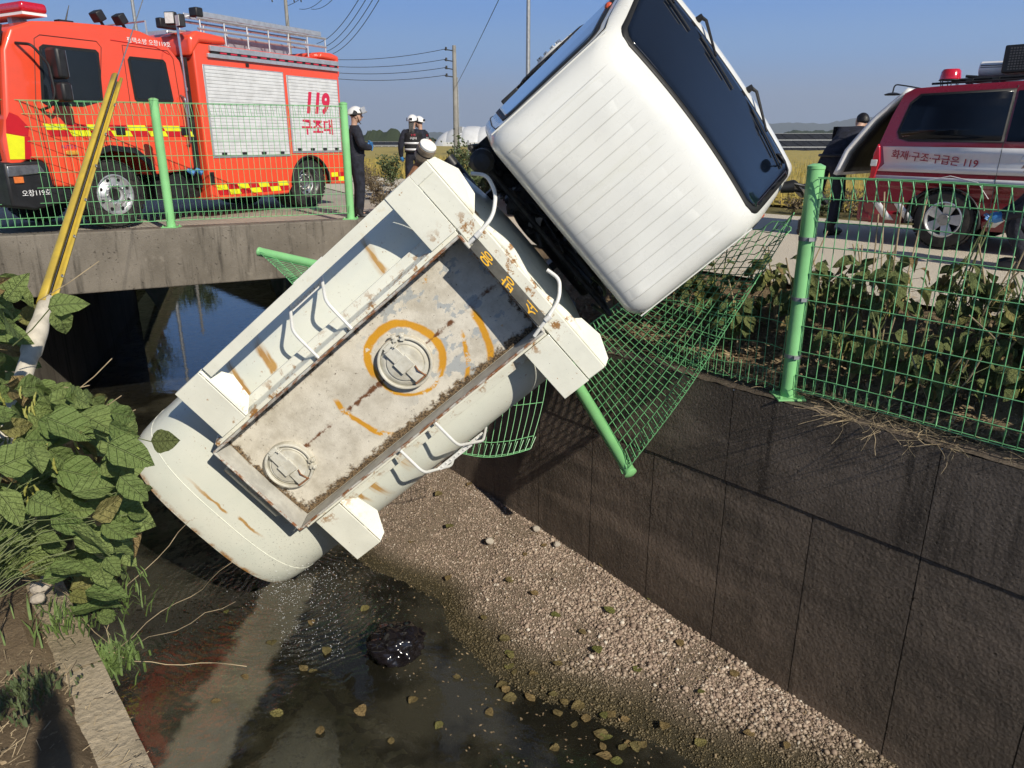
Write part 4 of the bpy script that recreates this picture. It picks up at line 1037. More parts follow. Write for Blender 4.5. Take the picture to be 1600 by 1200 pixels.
# ================================================================ fences
def post(parent, base, top, r=.062, plate=True):
    base, top = Vector(base), Vector(top); d = (top - base).normalized()
    m = MB(); m.tube([base, top - d * .03, top - d * .03 + d * .005, top - d * .005, top + d * .012], [r, r, r * 1.06, r * 1.06, r * .45], 24)
    o = m.build('post', m_green, parent)
    if plate:
        q = d.to_track_quat('Z', 'Y').to_matrix().to_4x4(); m = MB(Matrix.Translation(base) @ q); m.b2((-.11, -.11, -.004), (.11, .11, .010))
        for a in (-.085, .085):
            for b in (-.085, .085): m.cyl((a, b, .01), (a, b, .03), .012, None, 6)
        m.build('base_plate', m_green, o, True, .002)
    return o
HR = [0, .11, .30, .50, .70, .90, 1.10, 1.28, 1.44, 1.58]      # heights of the horizontal wires
def wire_panel(parent, fn, length, step=.078, rw=.0026, name='wire_panel', n=4, sub=10, fold=.045, zlo=.0, zhi=1.58, rows=HR, jit=0.0):
    """fn(a,h,o) -> point: a along, h height above the base, o out of the fence plane"""
    m = MB(); na = max(2, int(length / step)); 
    for i in range(na + 1):
        a = length * i / na
        hs = list(np.linspace(zlo + .0, zhi, sub))
        j = random.uniform(-jit, jit)
        pts = [fn(a + step * .28, zlo + .12, fold * 1.25 + j), fn(a + step * .1, zlo + .0, fold * .7 + j)] + [fn(a, h, 0) for h in hs] + [fn(a + .01, zhi + .012, fold * .5 + j), fn(a + step * .15, zhi - .002, fold + j), fn(a + step * .45, zhi - .15, .006 + j)]
        m.tube(pts, rw, n, False)
    for h in rows:
        if h < zlo - .01 or h > zhi + .01: continue
        k = max(4, int(length / .25)); m.tube([fn(length * i / k, h, .006) for i in range(k + 1)], rw * 1.12, n, False)
    m.tube([fn(length * i / 16, zhi + .01, fold * .8) for i in range(17)], rw * 1.1, n, False)
    m.tube([fn(length * i / 16, zlo, fold * .8) for i in range(17)], rw * 1.1, n, False)
    return m.build(name, m_wire, parent, True, angle=80)
random.seed(21)
# bridge fence
bf = empty('bridge_fence', bp(0, .12, .05), 0, 'light green mesh fence standing on the bridge edge before the fire truck', 'fence')
O = bp(0, .12, .05)
PB = [-5.7, -3.05, -.50, 2.12, 4.78]
for a in PB: post(bf, bp(a, .14, .052) - O, bp(a, .14, .05 + 1.76) - O)
for a, b in zip(PB[:-1], PB[1:]):
    def fn(u, h, o, a=a): 
        p = bp(a + .05 + u, .14 - .02 - o, .05 + .10 + h) - O; return p
    wire_panel(bf, fn, b - a - .1, .08, .0036, zhi=1.60, rows=HR[:-1] + [1.60], jit=.004)
# canal fence on the right wall, standing part
DF = -.13
cf = empty('canal_fence', cw(0, DF, ZT), 0, 'light green mesh fence upright on the right canal wall before the van', 'fence')
O2 = cw(0, DF, ZT)
for s_ in (0, -2.6, -5.2): post(cf, cw(s_, DF, ZT + .01) - O2, cw(s_, DF, ZT + 1.77) - O2, .060)
for s_ in (0, -2.6):
    def fn(u, h, o, s_=s_): return cw(s_ - .06 - u, DF + .02 + o, ZT + .10 + h + .006 * math.sin(u * 3)) - O2
    wire_panel(cf, fn, 2.48, .078, .0036, n=5, jit=.004, fold=.06)
# torn and dragged part: from the standing post to a post that hangs over the wall
Pb = at(862, 535, 7.62); Pt = at(986, 741, 6.72)
tf = empty('torn_fence_panel', cw(2.5, DF, ZT), 0, 'torn green mesh under the white cab, its post hanging over the wall', 'fence')
O3 = cw(2.5, DF, ZT)
post(tf, Pb - O3, Pt - O3, .058, False)
A0 = Vector((1.62, 6.80, .30)); A1 = at(1243, 338, 5.62)
B0 = Pb.lerp(Pt, .06); B1 = Pb.lerp(Pt, .965)
def tear(u, h, o):
    k = u / 2.5; v = h / 1.58
    a = A0.lerp(A1, v); b = B0.lerp(B1, v)
    p = a.lerp(b, k); sag = math.sin(math.pi * k)
    p += Vector((.03, -.03, -.02)) * sag * v + Vector((0, -.02, -.03)) * sag * math.sin(math.pi * v) + CMv * (.02 * math.sin(k * 9 + v * 5) * v)
    c = max(0, 1 - k / .22) * v          # crumpled where it hangs from the standing post
    p += CMv * .05 * math.sin(k * 70 + v * 20) * c + Vector((0, 0, .03)) * math.sin(k * 90 + v * 33) * c
    q = p + (CMv * .8 + Vector((.1, 0, -.3))) * o
    return q - O3
wire_panel(tf, tear, 2.5, .066, .0038, sub=16, n=5, fold=.06, jit=.012, rows=list(np.arange(0, 1.6, .11)))
# lower rows left standing beside the post
m = MB()
for i in range(16):
    u = .08 + i * .078; m.tube([cw(u, DF, ZT + .06 + h + .02 * math.sin(u * 4)) - O3 for h in (0, .15, .3, .45, .6, .8 - .03 * i)], .0026, 4, False)
    m.tube([cw(u, DF, ZT + .08) - O3, cw(u + .02, DF + .05, ZT + .05) - O3, cw(u + .04, DF + .012, ZT + .22) - O3], .0026, 4, False)
for h in (.0, .12, .32, .52): m.tube([cw(.06 + k * .13, DF, ZT + .06 + h + .02 * math.sin(k)) - O3 for k in range(11)], .003, 4, False)
m.build('wire_panel', m_wire, tf)
# next span: bent down between that post and the one by the bridge corner, mostly behind the tank
Qt = at(404, 393, 10.15); Qb = at(640, 446, 9.7)
qf = empty('fallen_fence_panel', Qb, 0, 'green mesh and post bent flat over the canal below the bridge', 'fence')
post(qf, (0, 0, 0), Qt - Qb, .060, False)
def qfn(u, h, o):
    k = u / 1.5; v = h / 1.58
    a = Vector((0, 0, 0)).lerp(Qt - Qb, .02 + .96 * v)
    return a + Vector((.10, .1, -1.0)) * (.62 * k * (1.15 - .25 * v)) + Vector((.42, -.35, 0)) * k * (1 + .6 * v) + Vector((0, -.8, .3)) * o + Vector((0, .03, 0)) * math.sin(u * 4 + h * 3)
wire_panel(qf, qfn, 1.5, .07, .0042, sub=10, fold=.04, jit=.01)
sf = empty('hanging_mesh_scrap', at(780, 650, 7.2), 0, 'scrap of green wire mesh dangling against the dark wall under the tank', 'mesh')
O4 = at(780, 650, 7.2)
def sfn(u, h, o):
    k = u / .72; v = h / .9
    a = at(690, 560, 7.15).lerp(at(850, 560, 7.3), k); b = at(700, 700, 6.9).lerp(at(828, 700, 6.95), k)
    b = b + Vector((0, -.05, -.06)) * math.sin(math.pi * k)
    return b.lerp(a, v) + Vector((.06, 0, 0)) * math.sin(v * 2.4) + Vector((0, -.9, 0)) * o - O4
wire_panel(sf, sfn, .72, .05, .0032, sub=9, fold=.04, zhi=.9, rows=[0, .12, .45, .75], jit=.006)
# galvanised clips on the standing post
for h in (.35, .8, 1.25):
    m = MB(Matrix.Translation(cw(0, DF, ZT + h) - O2)); m.cyl((0, 0, -.014), (0, 0, .014), .064, None, 20); m.b2((-.02, -.085, -.012), (.02, -.055, .012)); m.build('clip', m_galv, cf)
# ================================================================ fire truck (x forward, y left, z up, origin under the front axle)
FY = math.atan2(-.875, -.485)
m_red = simple('orange_red_fire_paint', (.86, .085, .035), .3, 0, .04, 3, coat=.6, dirt=.08)
m_red2 = simple('dark_red_reflective', (.55, .012, .02), .35, 0, .05, 9)
m_yelr = simple('fluorescent_yellow_tape', (.80, .80, .02), .35, 0, .05, 9)
m_shut = simple('aluminium_shutter', (.74, .75, .75), .45, .15, .08, 6)
m_redlens = simple('red_lens', (.55, .01, .03), .15, 0, .1, 30, coat=1)
m_whitet = simple('white_lettering', (.85, .85, .85), .5, 0, .03, 9)
m_cabglass = simple('cab_glass', (.010, .014, .018), .1, 0, .1, 3, coat=.2, spec=.4)
ft = empty('fire_truck', (-6.858, 11.797, .006), FY, 'orange-red fire engine with silver roller shutters and yellow chequer stripe on the bridge', 'fire truck')
W = 1.15
prof = [(1.42, .78), (1.43, 1.25), (1.36, 1.50), (1.22, 2.35), (1.08, 2.62), (.78, 2.73), (.36, 2.775), (-.49, 2.81), (-.80, 2.78), (-1.04, 2.71), (-1.25, 2.60), (-1.42, 2.42), (-1.45, 2.2), (-1.43, .80), (-.66, .74), (-.58, .96), (-.38, 1.10), (0, 1.14), (.32, 1.05), (.45, .80), (.46, .62), (.88, .64), (.93, .95), (1.0, 1.0), (1.2, 1.0)]
m = MB(); m.prism(prof, -W, W, 'y'); fcab = m.build('cab', m_red, ft, True, .05, segs=3)
m = MB(); m.prism([(1.50, .42), (1.50, .98), (1.0, 1.0), (.93, .93), (.90, .62), (.46, .60), (.46, .50), (1.2, .36)], -W - .01, W + .01, 'y'); m.build('bumper', m_black, ft, True, .03)
m = MB(); m.b2((1.405, -1.0, 1.0), (1.47, 1.0, 1.55)); m.build('grille', m_black, ft, True, .02)
m = MB(); m.add([(1.375, -1.06, 1.58), (1.375, 1.06, 1.58), (1.245, 1.06, 2.38), (1.245, -1.06, 2.38)], [(0, 1, 2, 3)]); m.build('windshield', m_cabglass, fcab, False, 0, -.02)
m = MB(); m.prism([(1.20, 2.42), (1.34, 2.38), (1.34, 2.56), (1.14, 2.66)], -1.12, 1.12, 'y'); m.build('sun_visor', m_black, fcab, True, .02)
m = MB(); m.b2((1.345, .72, 2.42), (1.36, 1.0, 2.50)); m.build('visor_lamp', m_lampwhite, fcab)
for s_ in (1, -1):
    y = s_ * (W + .002)
    def patch(name, pts, mat, th=.012, par=fcab, off=0.0, bev=.004):
        m = MB(); a, b = (y + s_ * off, y + s_ * (off + th)); m.prism(pts, min(a, b), max(a, b), 'y'); return m.build(name, mat, par, True, bev)
    patch('wheel_trim', [(.50, .60), (.47, .84), (.33, 1.10), (0, 1.19), (-.40, 1.15), (-.62, .97), (-.70, .72), (-.64, .72), (-.55, .92), (-.37, 1.07), (0, 1.11), (.28, 1.03), (.40, .80), (.42, .60)], m_black, .03)
    w1 = patch('window_seal', [(.80, 1.70), (.86, 1.74), (.76, 2.42), (.70, 2.46), (-.03, 2.46), (-.07, 2.42), (-.02, 1.80), (.04, 1.77), (.3, 1.70)], m_seal, .006)
    patch('cab_window', [(.79, 1.74), (.82, 1.77), (.73, 2.39), (.69, 2.42), (-.01, 2.42), (-.03, 2.39), (.01, 1.83), (.05, 1.80), (.3, 1.74)], m_cabglass, .004, w1, .005)
    w2 = patch('window_seal', [(-.55, 1.80), (-.52, 1.83), (-.50, 2.37), (-.54, 2.42), (-1.10, 2.42), (-1.14, 2.38), (-1.19, 1.84), (-1.16, 1.80)], m_seal, .006)
    patch('rear_cab_window', [(-.58, 1.84), (-.56, 1.86), (-.54, 2.36), (-.57, 2.38), (-1.08, 2.38), (-1.10, 2.36), (-1.15, 1.87), (-1.13, 1.84)], m_cabglass, .004, w2, .005)
    # door gaps
    for P in ([(.90, .66), (.94, 1.7), (.80, 2.52), (.72, 2.57), (-.06, 2.57), (-.12, 2.5), (.02, 1.8), (.03, 1.2)], [(-.43, 1.15), (-.45, 2.56), (-1.2, 2.55), (-1.28, 2.45), (-1.33, 1.2), (-1.36, .80)]):
        m = MB(); m.tube([(a, y + s_ * .001, b) for a, b in P], .0045, 5); m.build('door_gap', m_seal, fcab)
    m = MB(); m.tube([(-.28, y, 2.61), (-1.0, y, 2.585), (-1.22, y, 2.50)], .006, 5); m.build('roof_crease', m_red2, fcab)
    # chequer stripe on the cab
    edges = [.86, .56, .26, -.06, -.36, -.66, -.96, -1.26, -1.44]
    for i in range(8):
        a, b = edges[i], edges[i + 1]
        for row in (0, 1):
            z0 = 1.31 + row * .08; q = .04
            pts = [(a - q * (1 - row) , z0), (b - q * (1 - row), z0), (b - q * (1 - row) + q, z0 + .078), (a - q * (1 - row) + q, z0 + .078)]
            patch('chequer_patch', pts, m_yelr if (i + row) % 2 else m_red2, .003, fcab, .002, 0)
    for a in (-.13, -1.24):
        patch('door_handle', [(a, 1.33), (a - .15, 1.33), (a - .15, 1.45), (a, 1.45)], m_black, .02, fcab, .005, .01)
    patch('side_marker', [(.66, 1.06), (.48, 1.06), (.48, 1.12), (.66, 1.12)], simple('amber_lens', (.75, .35, .05), .2, 0, .1, 20, coat=1), .02, fcab, 0, .01)
    # nose corner stripe
    patch('nose_stripe', [(1.405, 1.02), (1.22, 1.02), (1.17, 1.30), (1.39, 1.34)], m_yelr, .003, fcab, .002, 0)
    patch('nose_stripe', [(1.215, 1.02), (1.13, 1.02), (1.10, 1.30), (1.165, 1.30)], m_red2, .003, fcab, .002, 0)
    patch('nose_stripe', [(1.385, 1.345), (1.12, 1.305), (1.09, 1.42), (1.20, 1.56), (1.30, 1.60), (1.36, 1.5)], m_red2, .003, fcab, .002, 0)
    patch('head_lamp', [(1.48, .80), (1.0, .84), (1.06, .95), (1.48, .94)], m_steel, .02, ft, .012, .01)
    patch('indicator', [(1.42, .72), (1.30, .72), (1.30, .80), (1.42, .80)], simple('orange_lens', (.75, .2, .05), .2, 0, .1, 20), .02, ft, .012, .005)
    # grab rail at the rear of the cab
    m = MB(); m.tube(smoothpath([(-1.33, y, 1.92), (-1.33, y + s_ * .09, 1.88), (-1.33, y + s_ * .09, 1.22), (-1.33, y, 1.18)], .04), .017, 8); m.build('grab_rail', m_steel, ft)
    # mirrors
    mr = empty('mirror', (0, 0, 0)); mr.parent = ft
    m = MB(); m.tube(smoothpath([(1.05, y, 2.44), (.98, y + s_ * .22, 2.42), (.82, y + s_ * .25, 2.2), (.80, y + s_ * .25, 1.85), (.86, y + s_ * .2, 1.68), (.88, y, 1.64)], .06), .018, 8); m.build('mirror_arm', m_black, mr)
    for z0, z1 in ((2.02, 2.40), (1.74, 1.98)):
        m = MB(); m.b2((.66, y + s_ * .16, z0), (.80, y + s_ * .42, z1)); m.build('mirror_head', m_black, mr, True, .035)
        m = MB(); m.b2((.655, y + s_ * .18, z0 + .03), (.661, y + s_ * .40, z1 - .03)); m.build('mirror_glass', m_steel, mr)
M1 = frame((-.90, W + .006, 2.635), (-1, 0, 0), (0, 0, 1))
text('평택소방 오창119호', .085, M1, m_whitet, fcab, 'lettering', .001, 1.05)
text('상상시대', .0, M1, m_whitet, fcab) if False else None
M1 = frame((1.16, W + .016, .58), (-1, 0, 0), (0, 0, 1)); text('오창119호', .09, M1, m_whitet, ft, 'lettering', .001)
M1 = frame((.60, W + .006, 1.17), (-1, 0, 0), (0, 0, 1)); text('AUTO 3', .06, M1, simple('violet_badge', (.30, .06, .25), .4), fcab, 'lettering', .001)
# light bar, roof gear of the cab
m = MB(); m.b2((.42, -.95, 2.86), (.78, .95, 2.99)); lb = m.build('light_bar', m_redlens, ft, True, .05, segs=3)
m = MB(); m.b2((.44, -.93, 2.83), (.76, .93, 2.862)); m.build('light_bar_base', m_whitet, lb)
for yy in (.5, -.5):
    m = MB(); m.b2((.5, yy - .05, 2.74), (.7, yy + .05, 2.83)); m.build('bracket', m_steel, lb)
m = MB(); m.tube([(.18, .9, 2.80), (.10, .92, 3.02)], [.012, .004], 6); m.b2((.1, .84, 2.78), (.3, .96, 2.82)); m.build('antenna', m_black, ft)
for x in (-.28, -.62):
    r_ = MB(Matrix.Translation((x, .95, 2.93)) @ Matrix.Rotation(.5, 4, 'Y')); r_.b2((-.06, -.09, -.07), (.06, .09, .07)); r_.b2((-.02, -.02, -.16), (.02, .02, -.07)); r_.build('flood_lamp', m_black, ft, True, .015)
# telescopic lamp mast between cab and body
m = MB(); m.tube([(-1.52, 1.05, 1.6), (-1.52, 1.05, 3.0)], .022, 10); m.tube([(-1.52, 1.05, 2.0), (-1.52, 1.05, 2.05)], .035, 10); m.build('lamp_mast', m_chrome, ft)
for dy in (-.02, .2):
    m = MB(Matrix.Translation((-1.50, .98 + dy, 3.05 - .05 * (dy > 0))) @ Matrix.Rotation(.3 - dy * 3, 4, 'Z')); m.b2((-.03, -.085, -.09), (.06, .085, .09)); h_ = m.build('work_lamp', m_black, ft, True, .012)
    m = MB(Matrix.Translation((-1.50, .98 + dy, 3.05 - .05 * (dy > 0))) @ Matrix.Rotation(.3 - dy * 3, 4, 'Z')); m.b2((.058, -.07, -.075), (.066, .07, .075)); m.build('lamp_lens', m_lampwhite, h_)
# chassis and body
m = MB(); m.b2((-5.0, -.5, .45), (1.2, .5, .72)); m.b2((-1.5, -.9, .45), (-.8, .9, .8)); m.build('chassis', m_dark, ft, True, .01)
m = MB(); m.b2((-1.62, -1.05, .50), (-1.50, 1.05, 2.5)); m.b2((-1.60, -.85, .35), (-.75, .98, .66)); m.build('pump_bay', m_dark, ft, True, .01)
m = MB(); m.cyl((-1.1, .7, .55), (-1.1, 1.08, .55), .20, None, 20); m.build('suction_drum', m_black, ft)
for k in range(2):
    m = MB(); m.tube([(-1.30 - .16 * k, 1.12, .80), (-1.36 - .16 * k, 1.20, .74)], [.035, .045], 10); m.build('hose_cap', m_glove, ft)
BZ0, BZ1 = .30, 2.72
bodyp = [(-1.66, BZ0), (-3.42, BZ0), (-3.55, .45), (-3.62, .72), (-3.80, .90), (-4.05, .96), (-4.30, .90), (-4.48, .72), (-4.55, .42), (-5.02, .40), (-5.02, BZ1), (-1.66, BZ1)]
m = MB(); m.prism(bodyp, -1.17, 1.17, 'y'); fb = m.build('body', m_red, ft, True, .03, segs=3)
m = MB(); m.prism([(-1.60, 2.50), (-1.60, 2.80), (-1.75, 2.90), (-2.30, 2.86), (-2.34, 2.74), (-1.80, 2.73)], -1.19, 1.19, 'y'); m.build('roof_cowl', m_red, fb, True, .05, segs=3)
m = MB(); m.prism([(-5.04, 2.40), (-5.04, 2.80), (-4.85, 2.84), (-4.55, 2.84), (-4.50, 2.73), (-4.95, 2.72)], -1.19, 1.19, 'y'); m.build('roof_cowl', m_red, fb, True, .05, segs=3)
for s_ in (1, -1):
    y = s_ * 1.172
    def bx(name, x0, x1, z0, z1, th, mat, par=fb, bev=.003, off=0):
        m = MB(); a, b = y + s_ * off, y + s_ * (off + th); m.b2((x0, min(a, b), z0), (x1, max(a, b), z1)); return m.build(name, mat, par, True, bev)
    bx('rain_rail', -4.98, -1.95, 2.62, 2.70, .05, m_alu); bx('rain_rail', -4.98, -1.90, 2.52, 2.58, .045, m_alu)
    bx('warning_light_strip', -4.95, -1.98, 2.585, 2.615, .03, m_black)
    for k in range(13): bx('red_led', -2.15 - .215 * k - .13, -2.15 - .215 * k, 2.588, 2.612, .012, m_redlens, fb, 0, .03)
    for (x0, x1, z1b, z0b, n) in ((-3.53, -1.79, 2.41, .97, 26), (-4.95, -3.60, 2.37, 1.02, 24)):
        sh = bx('shutter_frame', x0, x1, z0b, z1b, .010, m_alu)
        for k in range(n):
            za = z0b + .03 + (z1b - z0b - .05) * k / n; zb = z0b + .03 + (z1b - z0b - .05) * (k + 1) / n
            m = MB(); ya, yb = sorted((y + s_ * .010, y + s_ * .022)); m.prism([(ya if s_ > 0 else yb, za + .001), (yb if s_ > 0 else ya, za + .008), (yb if s_ > 0 else ya, zb - .010), (ya if s_ > 0 else yb, zb - .001)], x0 + .03, x1 - .03, 'x'); m.build('slat', m_shut, sh, False)
        nl = 4
        for k in range(nl):
            xc = x0 + (x1 - x0) * (k + .5) / nl; bx('latch', xc - .05, xc + .05, z0b + .05, z0b + .085, .02, m_black, sh, .003, .02)
    bx('body_lamp', -2.75, -2.69, 2.44, 2.49, .02, m_black)
    # stripe along the skirt
    x = -1.80; i = 0
    while x > -3.35:
        for row in (0, 1):
            z0 = .37 + row * .085; q = .035 * (1 if row else 0)
            m = MB(); ya, yb = sorted((y + s_ * .002, y + s_ * .005)); m.prism([(x - .035 + q, z0), (x - .265 + q, z0), (x - .23 + q, z0 + .083), (x + q, z0 + .083)], ya, yb, 'y'); m.build('chequer_patch', m_yelr if (i + row) % 2 == 1 else m_red2, fb, False)
        x -= .232; i += 1
    for i, x in enumerate((-4.60, -4.80)):
        for row in (0, 1): bx('chequer_patch', x - .19, x, .47 + row * .085, .553 + row * .085, .003, m_yelr if (i + row) % 2 else m_red2, fb, 0, .002)
    bx('tail_vent', -1.76, -1.68, .55, .75, .012, m_black)
    m = MB()
    def ar(u, v, s_=s_): a_ = math.pi * u; return (-4.02 + math.cos(a_) * .52, s_ * (1.14 + .07 * v), .45 + math.sin(a_) * .53)
    m.grid(ar, 24, 3); m.build('wheel_arch', m_black, fb, True, 0, .02)
# lettering on the rear shutter, cut by the slats
M1 = frame((-4.30, 1.172 + .0225, 1.90), (-1, 0, 0), (0, 0, 1)); text('119', .50, M1, simple('crimson_lettering', (.60, .02, .07), .45, 0, .05, 9), fb, 'lettering', .001, .88, .25, .022)
M1 = frame((-4.30, 1.172 + .0225, 1.47), (-1, 0, 0), (0, 0, 1)); text('구조대', .30, M1, bpy.data.materials['crimson_lettering'], fb, 'lettering', .001, 1.05, 0, .007)
M1 = frame((-2.6, 1.172 + .003, .66), (-1, 0, 0), (0, 0, 1))
# roof ladder gantry
m = MB()
for y in (1.05, .55): 
    for z in (2.95, 3.10): m.tube([(-1.9, y, z), (-4.85, y, z)], .022, 6)
    for k in range(7): m.tube([(-1.95 - .48 * k, y, 2.74), (-1.95 - .48 * k, y, 3.1)], .014, 6)
m.build('roof_rack', m_alu, ft)
ld = empty('roof_ladder', (0, 0, 0)); ld.parent = ft
for y in (.98, .62):
    m = MB(); m.b2((-4.80, y - .012, 3.14), (-2.0, y + .012, 3.22)); m.build('ladder_rail', m_alu, ld, True, .004)
for k in range(9):
    m = MB(); m.tube([(-2.1 - .32 * k, .62, 3.18), (-2.1 - .32 * k, .98, 3.18)], .014, 8); m.build('rung', m_alu, ld)
for lo_, hi_ in (((-2.02, .90, 3.12), (-1.88, 1.08, 3.26)), ((-1.90, .5, 2.95), (-1.55, .62, 3.1))):
    m = MB(); m.b2(lo_, hi_); m.build('roller', m_black, ft, True, .02)
m = MB(); m.b2((-1.9, -.9, 2.72), (-4.6, .3, 2.98)); m.build('roof_locker', m_alu, ft, True, .02)
m = MB(); m.tube([(-1.0, -1.0, 2.95), (-1.0, 1.0, 2.95), (-1.0, 1.0, 2.72)], .014, 6); m.build('cab_roof_rail', m_alu, ft)
wheel(ft, (0, .97, .49), .485, .28, m_alu, 1); wheel(ft, (0, -.97, .49), .485, .28, m_alu, -1)
wheel(ft, (-4.02, .98, .48), .47, .26, m_steel, 1, True); wheel(ft, (-4.02, -.98, .48), .47, .26, m_steel, -1, True)

# ================================================================ maroon rescue van (x forward, y left; origin under the rear axle)
VY = R(-48)
m_mar = simple('maroon_van_paint', (.20, .008, .022), .28, 0, .06, 3, coat=.7, dirt=.12)
m_vwhite = simple('white_van_band', (.74, .74, .74), .35, 0, .04, 3, coat=.4, dirt=.1)
m_marlet = simple('maroon_lettering', (.22, .01, .03), .45, 0, .03, 9)
van = empty('rescue_van', (5.8176, 9.5949, .004), VY, 'maroon and white rescue van with its tailgate raised and a speaker rack on the roof', 'van')
VW = .85
def vring(z):   # half width at height (tumblehome)
    pts = [(.25, .80), (.45, .86), (.95, .87), (1.22, .85), (1.80, .745), (1.86, .70)]
    for (a, wa), (b, wb) in zip(pts[:-1], pts[1:]):
        if z <= b: return wa + (wb - wa) * max(0, (z - a) / (b - a))
    return .70
vp = [(-.97, .50), (-.99, .70), (-.93, .85), (-.91, 1.10), (-.80, 1.55), (-.71, 1.80), (-.62, 1.855), (-.3, 1.87), (.6, 1.885), (1.8, 1.88), (2.35, 1.80), (2.9, 1.35), (3.6, 1.12), (3.85, .95), (3.9, .5), (3.8, .30), (3.42, .28), (3.38, .50), (3.22, .68), (2.95, .74), (2.68, .68), (2.52, .50), (2.5, .28), (.42, .25), (.38, .42), (.30, .58), (.12, .70), (-.06, .735), (-.24, .70), (-.42, .56), (-.47, .40), (-.50, .26), (-.90, .25)]
# side shell following the tumblehome: fan of profile cut by height
def side_shell(name, poly, off, mat, par, th=None, nz=14):
    bm = bmesh.new()
    vs = [bm.verts.new((x, 0, z)) for x, z in poly]; f = bm.faces.new(vs)
    for k in range(1, 24):
        z = .2 + k * .075; bmesh.ops.bisect_plane(bm, geom=bm.verts[:] + bm.edges[:] + bm.faces[:], plane_co=(0, 0, z), plane_no=(0, 0, 1))
    bmesh.ops.triangulate(bm, faces=bm.faces)
    idx = {v: i for i, v in enumerate(bm.verts)}; V = [v.co.copy() for v in bm.verts]; F = [tuple(idx[v] for v in f.verts) for f in bm.faces]; bm.free()
    out = []
    for s_ in ((1, -1)):
        m = MB(); m.add([(v.x, s_ * (vring(v.z) + off), v.z) for v in V], F)
        out.append(m)
    return out
vb_m = MB(); A_, B_ = side_shell('x', vp, 0, None, None)
vb_m.add(A_.v, A_.f); vb_m.add(B_.v, B_.f)
n = len(vp)   # skin between the two sides
skin = [(x, s_ * vring(z), z) for s_ in (1, -1) for x, z in vp]
openr = {0, 1, 2, 3, 4}      # the tailgate opening stays open
vb_m.add(skin, [(i, i + n, (i + 1) % n + n, (i + 1) % n) for i in range(n) if i not in openr])
vbody = vb_m.build('body', m_mar, van, True, angle=32)
vbody.modifiers.new('weld', 'WELD').merge_threshold = .0008
m = MB(); m.b2((-.86, -.78, .62), (2.3, .78, .66)); m.b2((-.2, -.78, .66), (-.15, .78, 1.6)); m.build('cargo_floor', m_black, van)
def vpatch(name, poly, off, mat, par=vbody):
    a_, b_ = side_shell(name, poly, off, mat, par); o = None
    for q in (a_, b_): o = q.build(name, mat, par, True, 0, .004)
    return o
vpatch('window_rubber', [(-.70, 1.36), (-.62, 1.70), (-.52, 1.79), (.475, 1.81), (.475, 1.235), (-.55, 1.25), (-.66, 1.28)], .004, m_seal)
vpatch('rear_side_window', [(-.67, 1.37), (-.59, 1.69), (-.50, 1.765), (.45, 1.785), (.45, 1.26), (-.54, 1.275), (-.63, 1.30)], .008, m_vanglass)
vpatch('side_window', [(.50, 1.25), (.50, 1.785), (1.45, 1.785), (1.45, 1.24)], .008, m_vanglass)
vpatch('door_glass', [(1.55, 1.24), (1.55, 1.785), (2.1, 1.76), (2.62, 1.40), (2.68, 1.22)], .008, m_vanglass)
vpatch('white_band', [(-.835, 1.19), (-.78, .98), (-.86, .895), (3.5, .86), (3.4, 1.15)], .003, m_vwhite)
vpatch('white_band', [(-.875, .845), (-.90, .80), (3.5, .76), (3.5, .81)], .003, m_vwhite)
for x0 in (-.86, -.60): vpatch('chevron', [(x0, .52), (x0 + .16, .30), (x0 + .28, .30), (x0 + .10, .52)], .003, m_vwhite)
for x0 in (.42, .72, 1.02, 1.32, 1.62): vpatch('chevron', [(x0, .30), (x0 + .13, .30), (x0 + .33, .50), (x0 + .20, .50)], .003, m_vwhite)
for s_ in (1, -1):
    for P in ([(.475, 1.84), (.475, .27)], [(1.50, 1.84), (1.50, .27)], [(-.25, .80), (.0, .86), (.3, .8), (.44, .62)]):
        m = MB(); PP = []
        for (xa, za), (xb, zb) in zip(P[:-1], P[1:]):
            for k in range(10): x = xa + (xb - xa) * k / 9; z = za + (zb - za) * k / 9; PP.append((x, s_ * (vring(z) + .001), z))
        m.tube(PP, .0045, 5); m.build('panel_gap', m_seal if len(P) == 2 else m_vwhite, vbody)
    m = MB(); m.prism([(-.935, .80), (-.925, 1.10), (-.885, 1.22), (-.86, 1.18), (-.83, 1.0), (-.875, .80)], *sorted((s_ * .80, s_ * .885)), 'y'); tl = m.build('tail_lamp', m_redlens, van, True, .01)
    m = MB(); m.prism([(-.945, .95), (-.94, 1.03), (-.86, 1.03), (-.865, .95)], *sorted((s_ * .80, s_ * .889)), 'y'); m.build('reverse_lens', m_lampwhite, tl, True, .006)
    wheel(van, (0, s_ * .755, .355), .345, .22, m_alu, s_, False, 5); wheel(van, (2.95, s_ * .755, .355), .345, .22, m_alu, s_, False, 5)
    m = MB()
    def arv(u, v, s_=s_): a_ = math.pi * (-.05 + 1.1 * u); return (-.02 + math.cos(a_) * .42, s_ * (.60 + .275 * v), .335 + math.sin(a_) * .40)
    m.grid(arv, 24, 3); m.build('wheel_arch_lining', m_black, van, True, 0, .015)
    m = MB(); m.tube([(-.45, s_ * .66, 1.90), (2.0, s_ * .66, 1.92)], .014, 6); m.build('roof_rail', m_black, van)
    m = MB(); m.b2((.9, s_ * .86 - .02, 1.02), (1.1, s_ * .86 + .03, 1.06)); m.build('door_handle', m_mar, vbody, True, .01)
M1 = frame((-.22, -(.87 + .004), 1.045), (1, 0, -.10), (0, -.06, 1))
text('화재·구조·구급은 119', .115, M1, m_marlet, vbody, 'lettering', .001, .98, 0, .001)
M1 = frame((1.15, -(.87 + .0045), 1.01), (1, 0, -.05), (0, -.06, 1))
text('119', .34, M1, m_marlet, vbody, 'lettering', .001, 1.3, .35, .012)
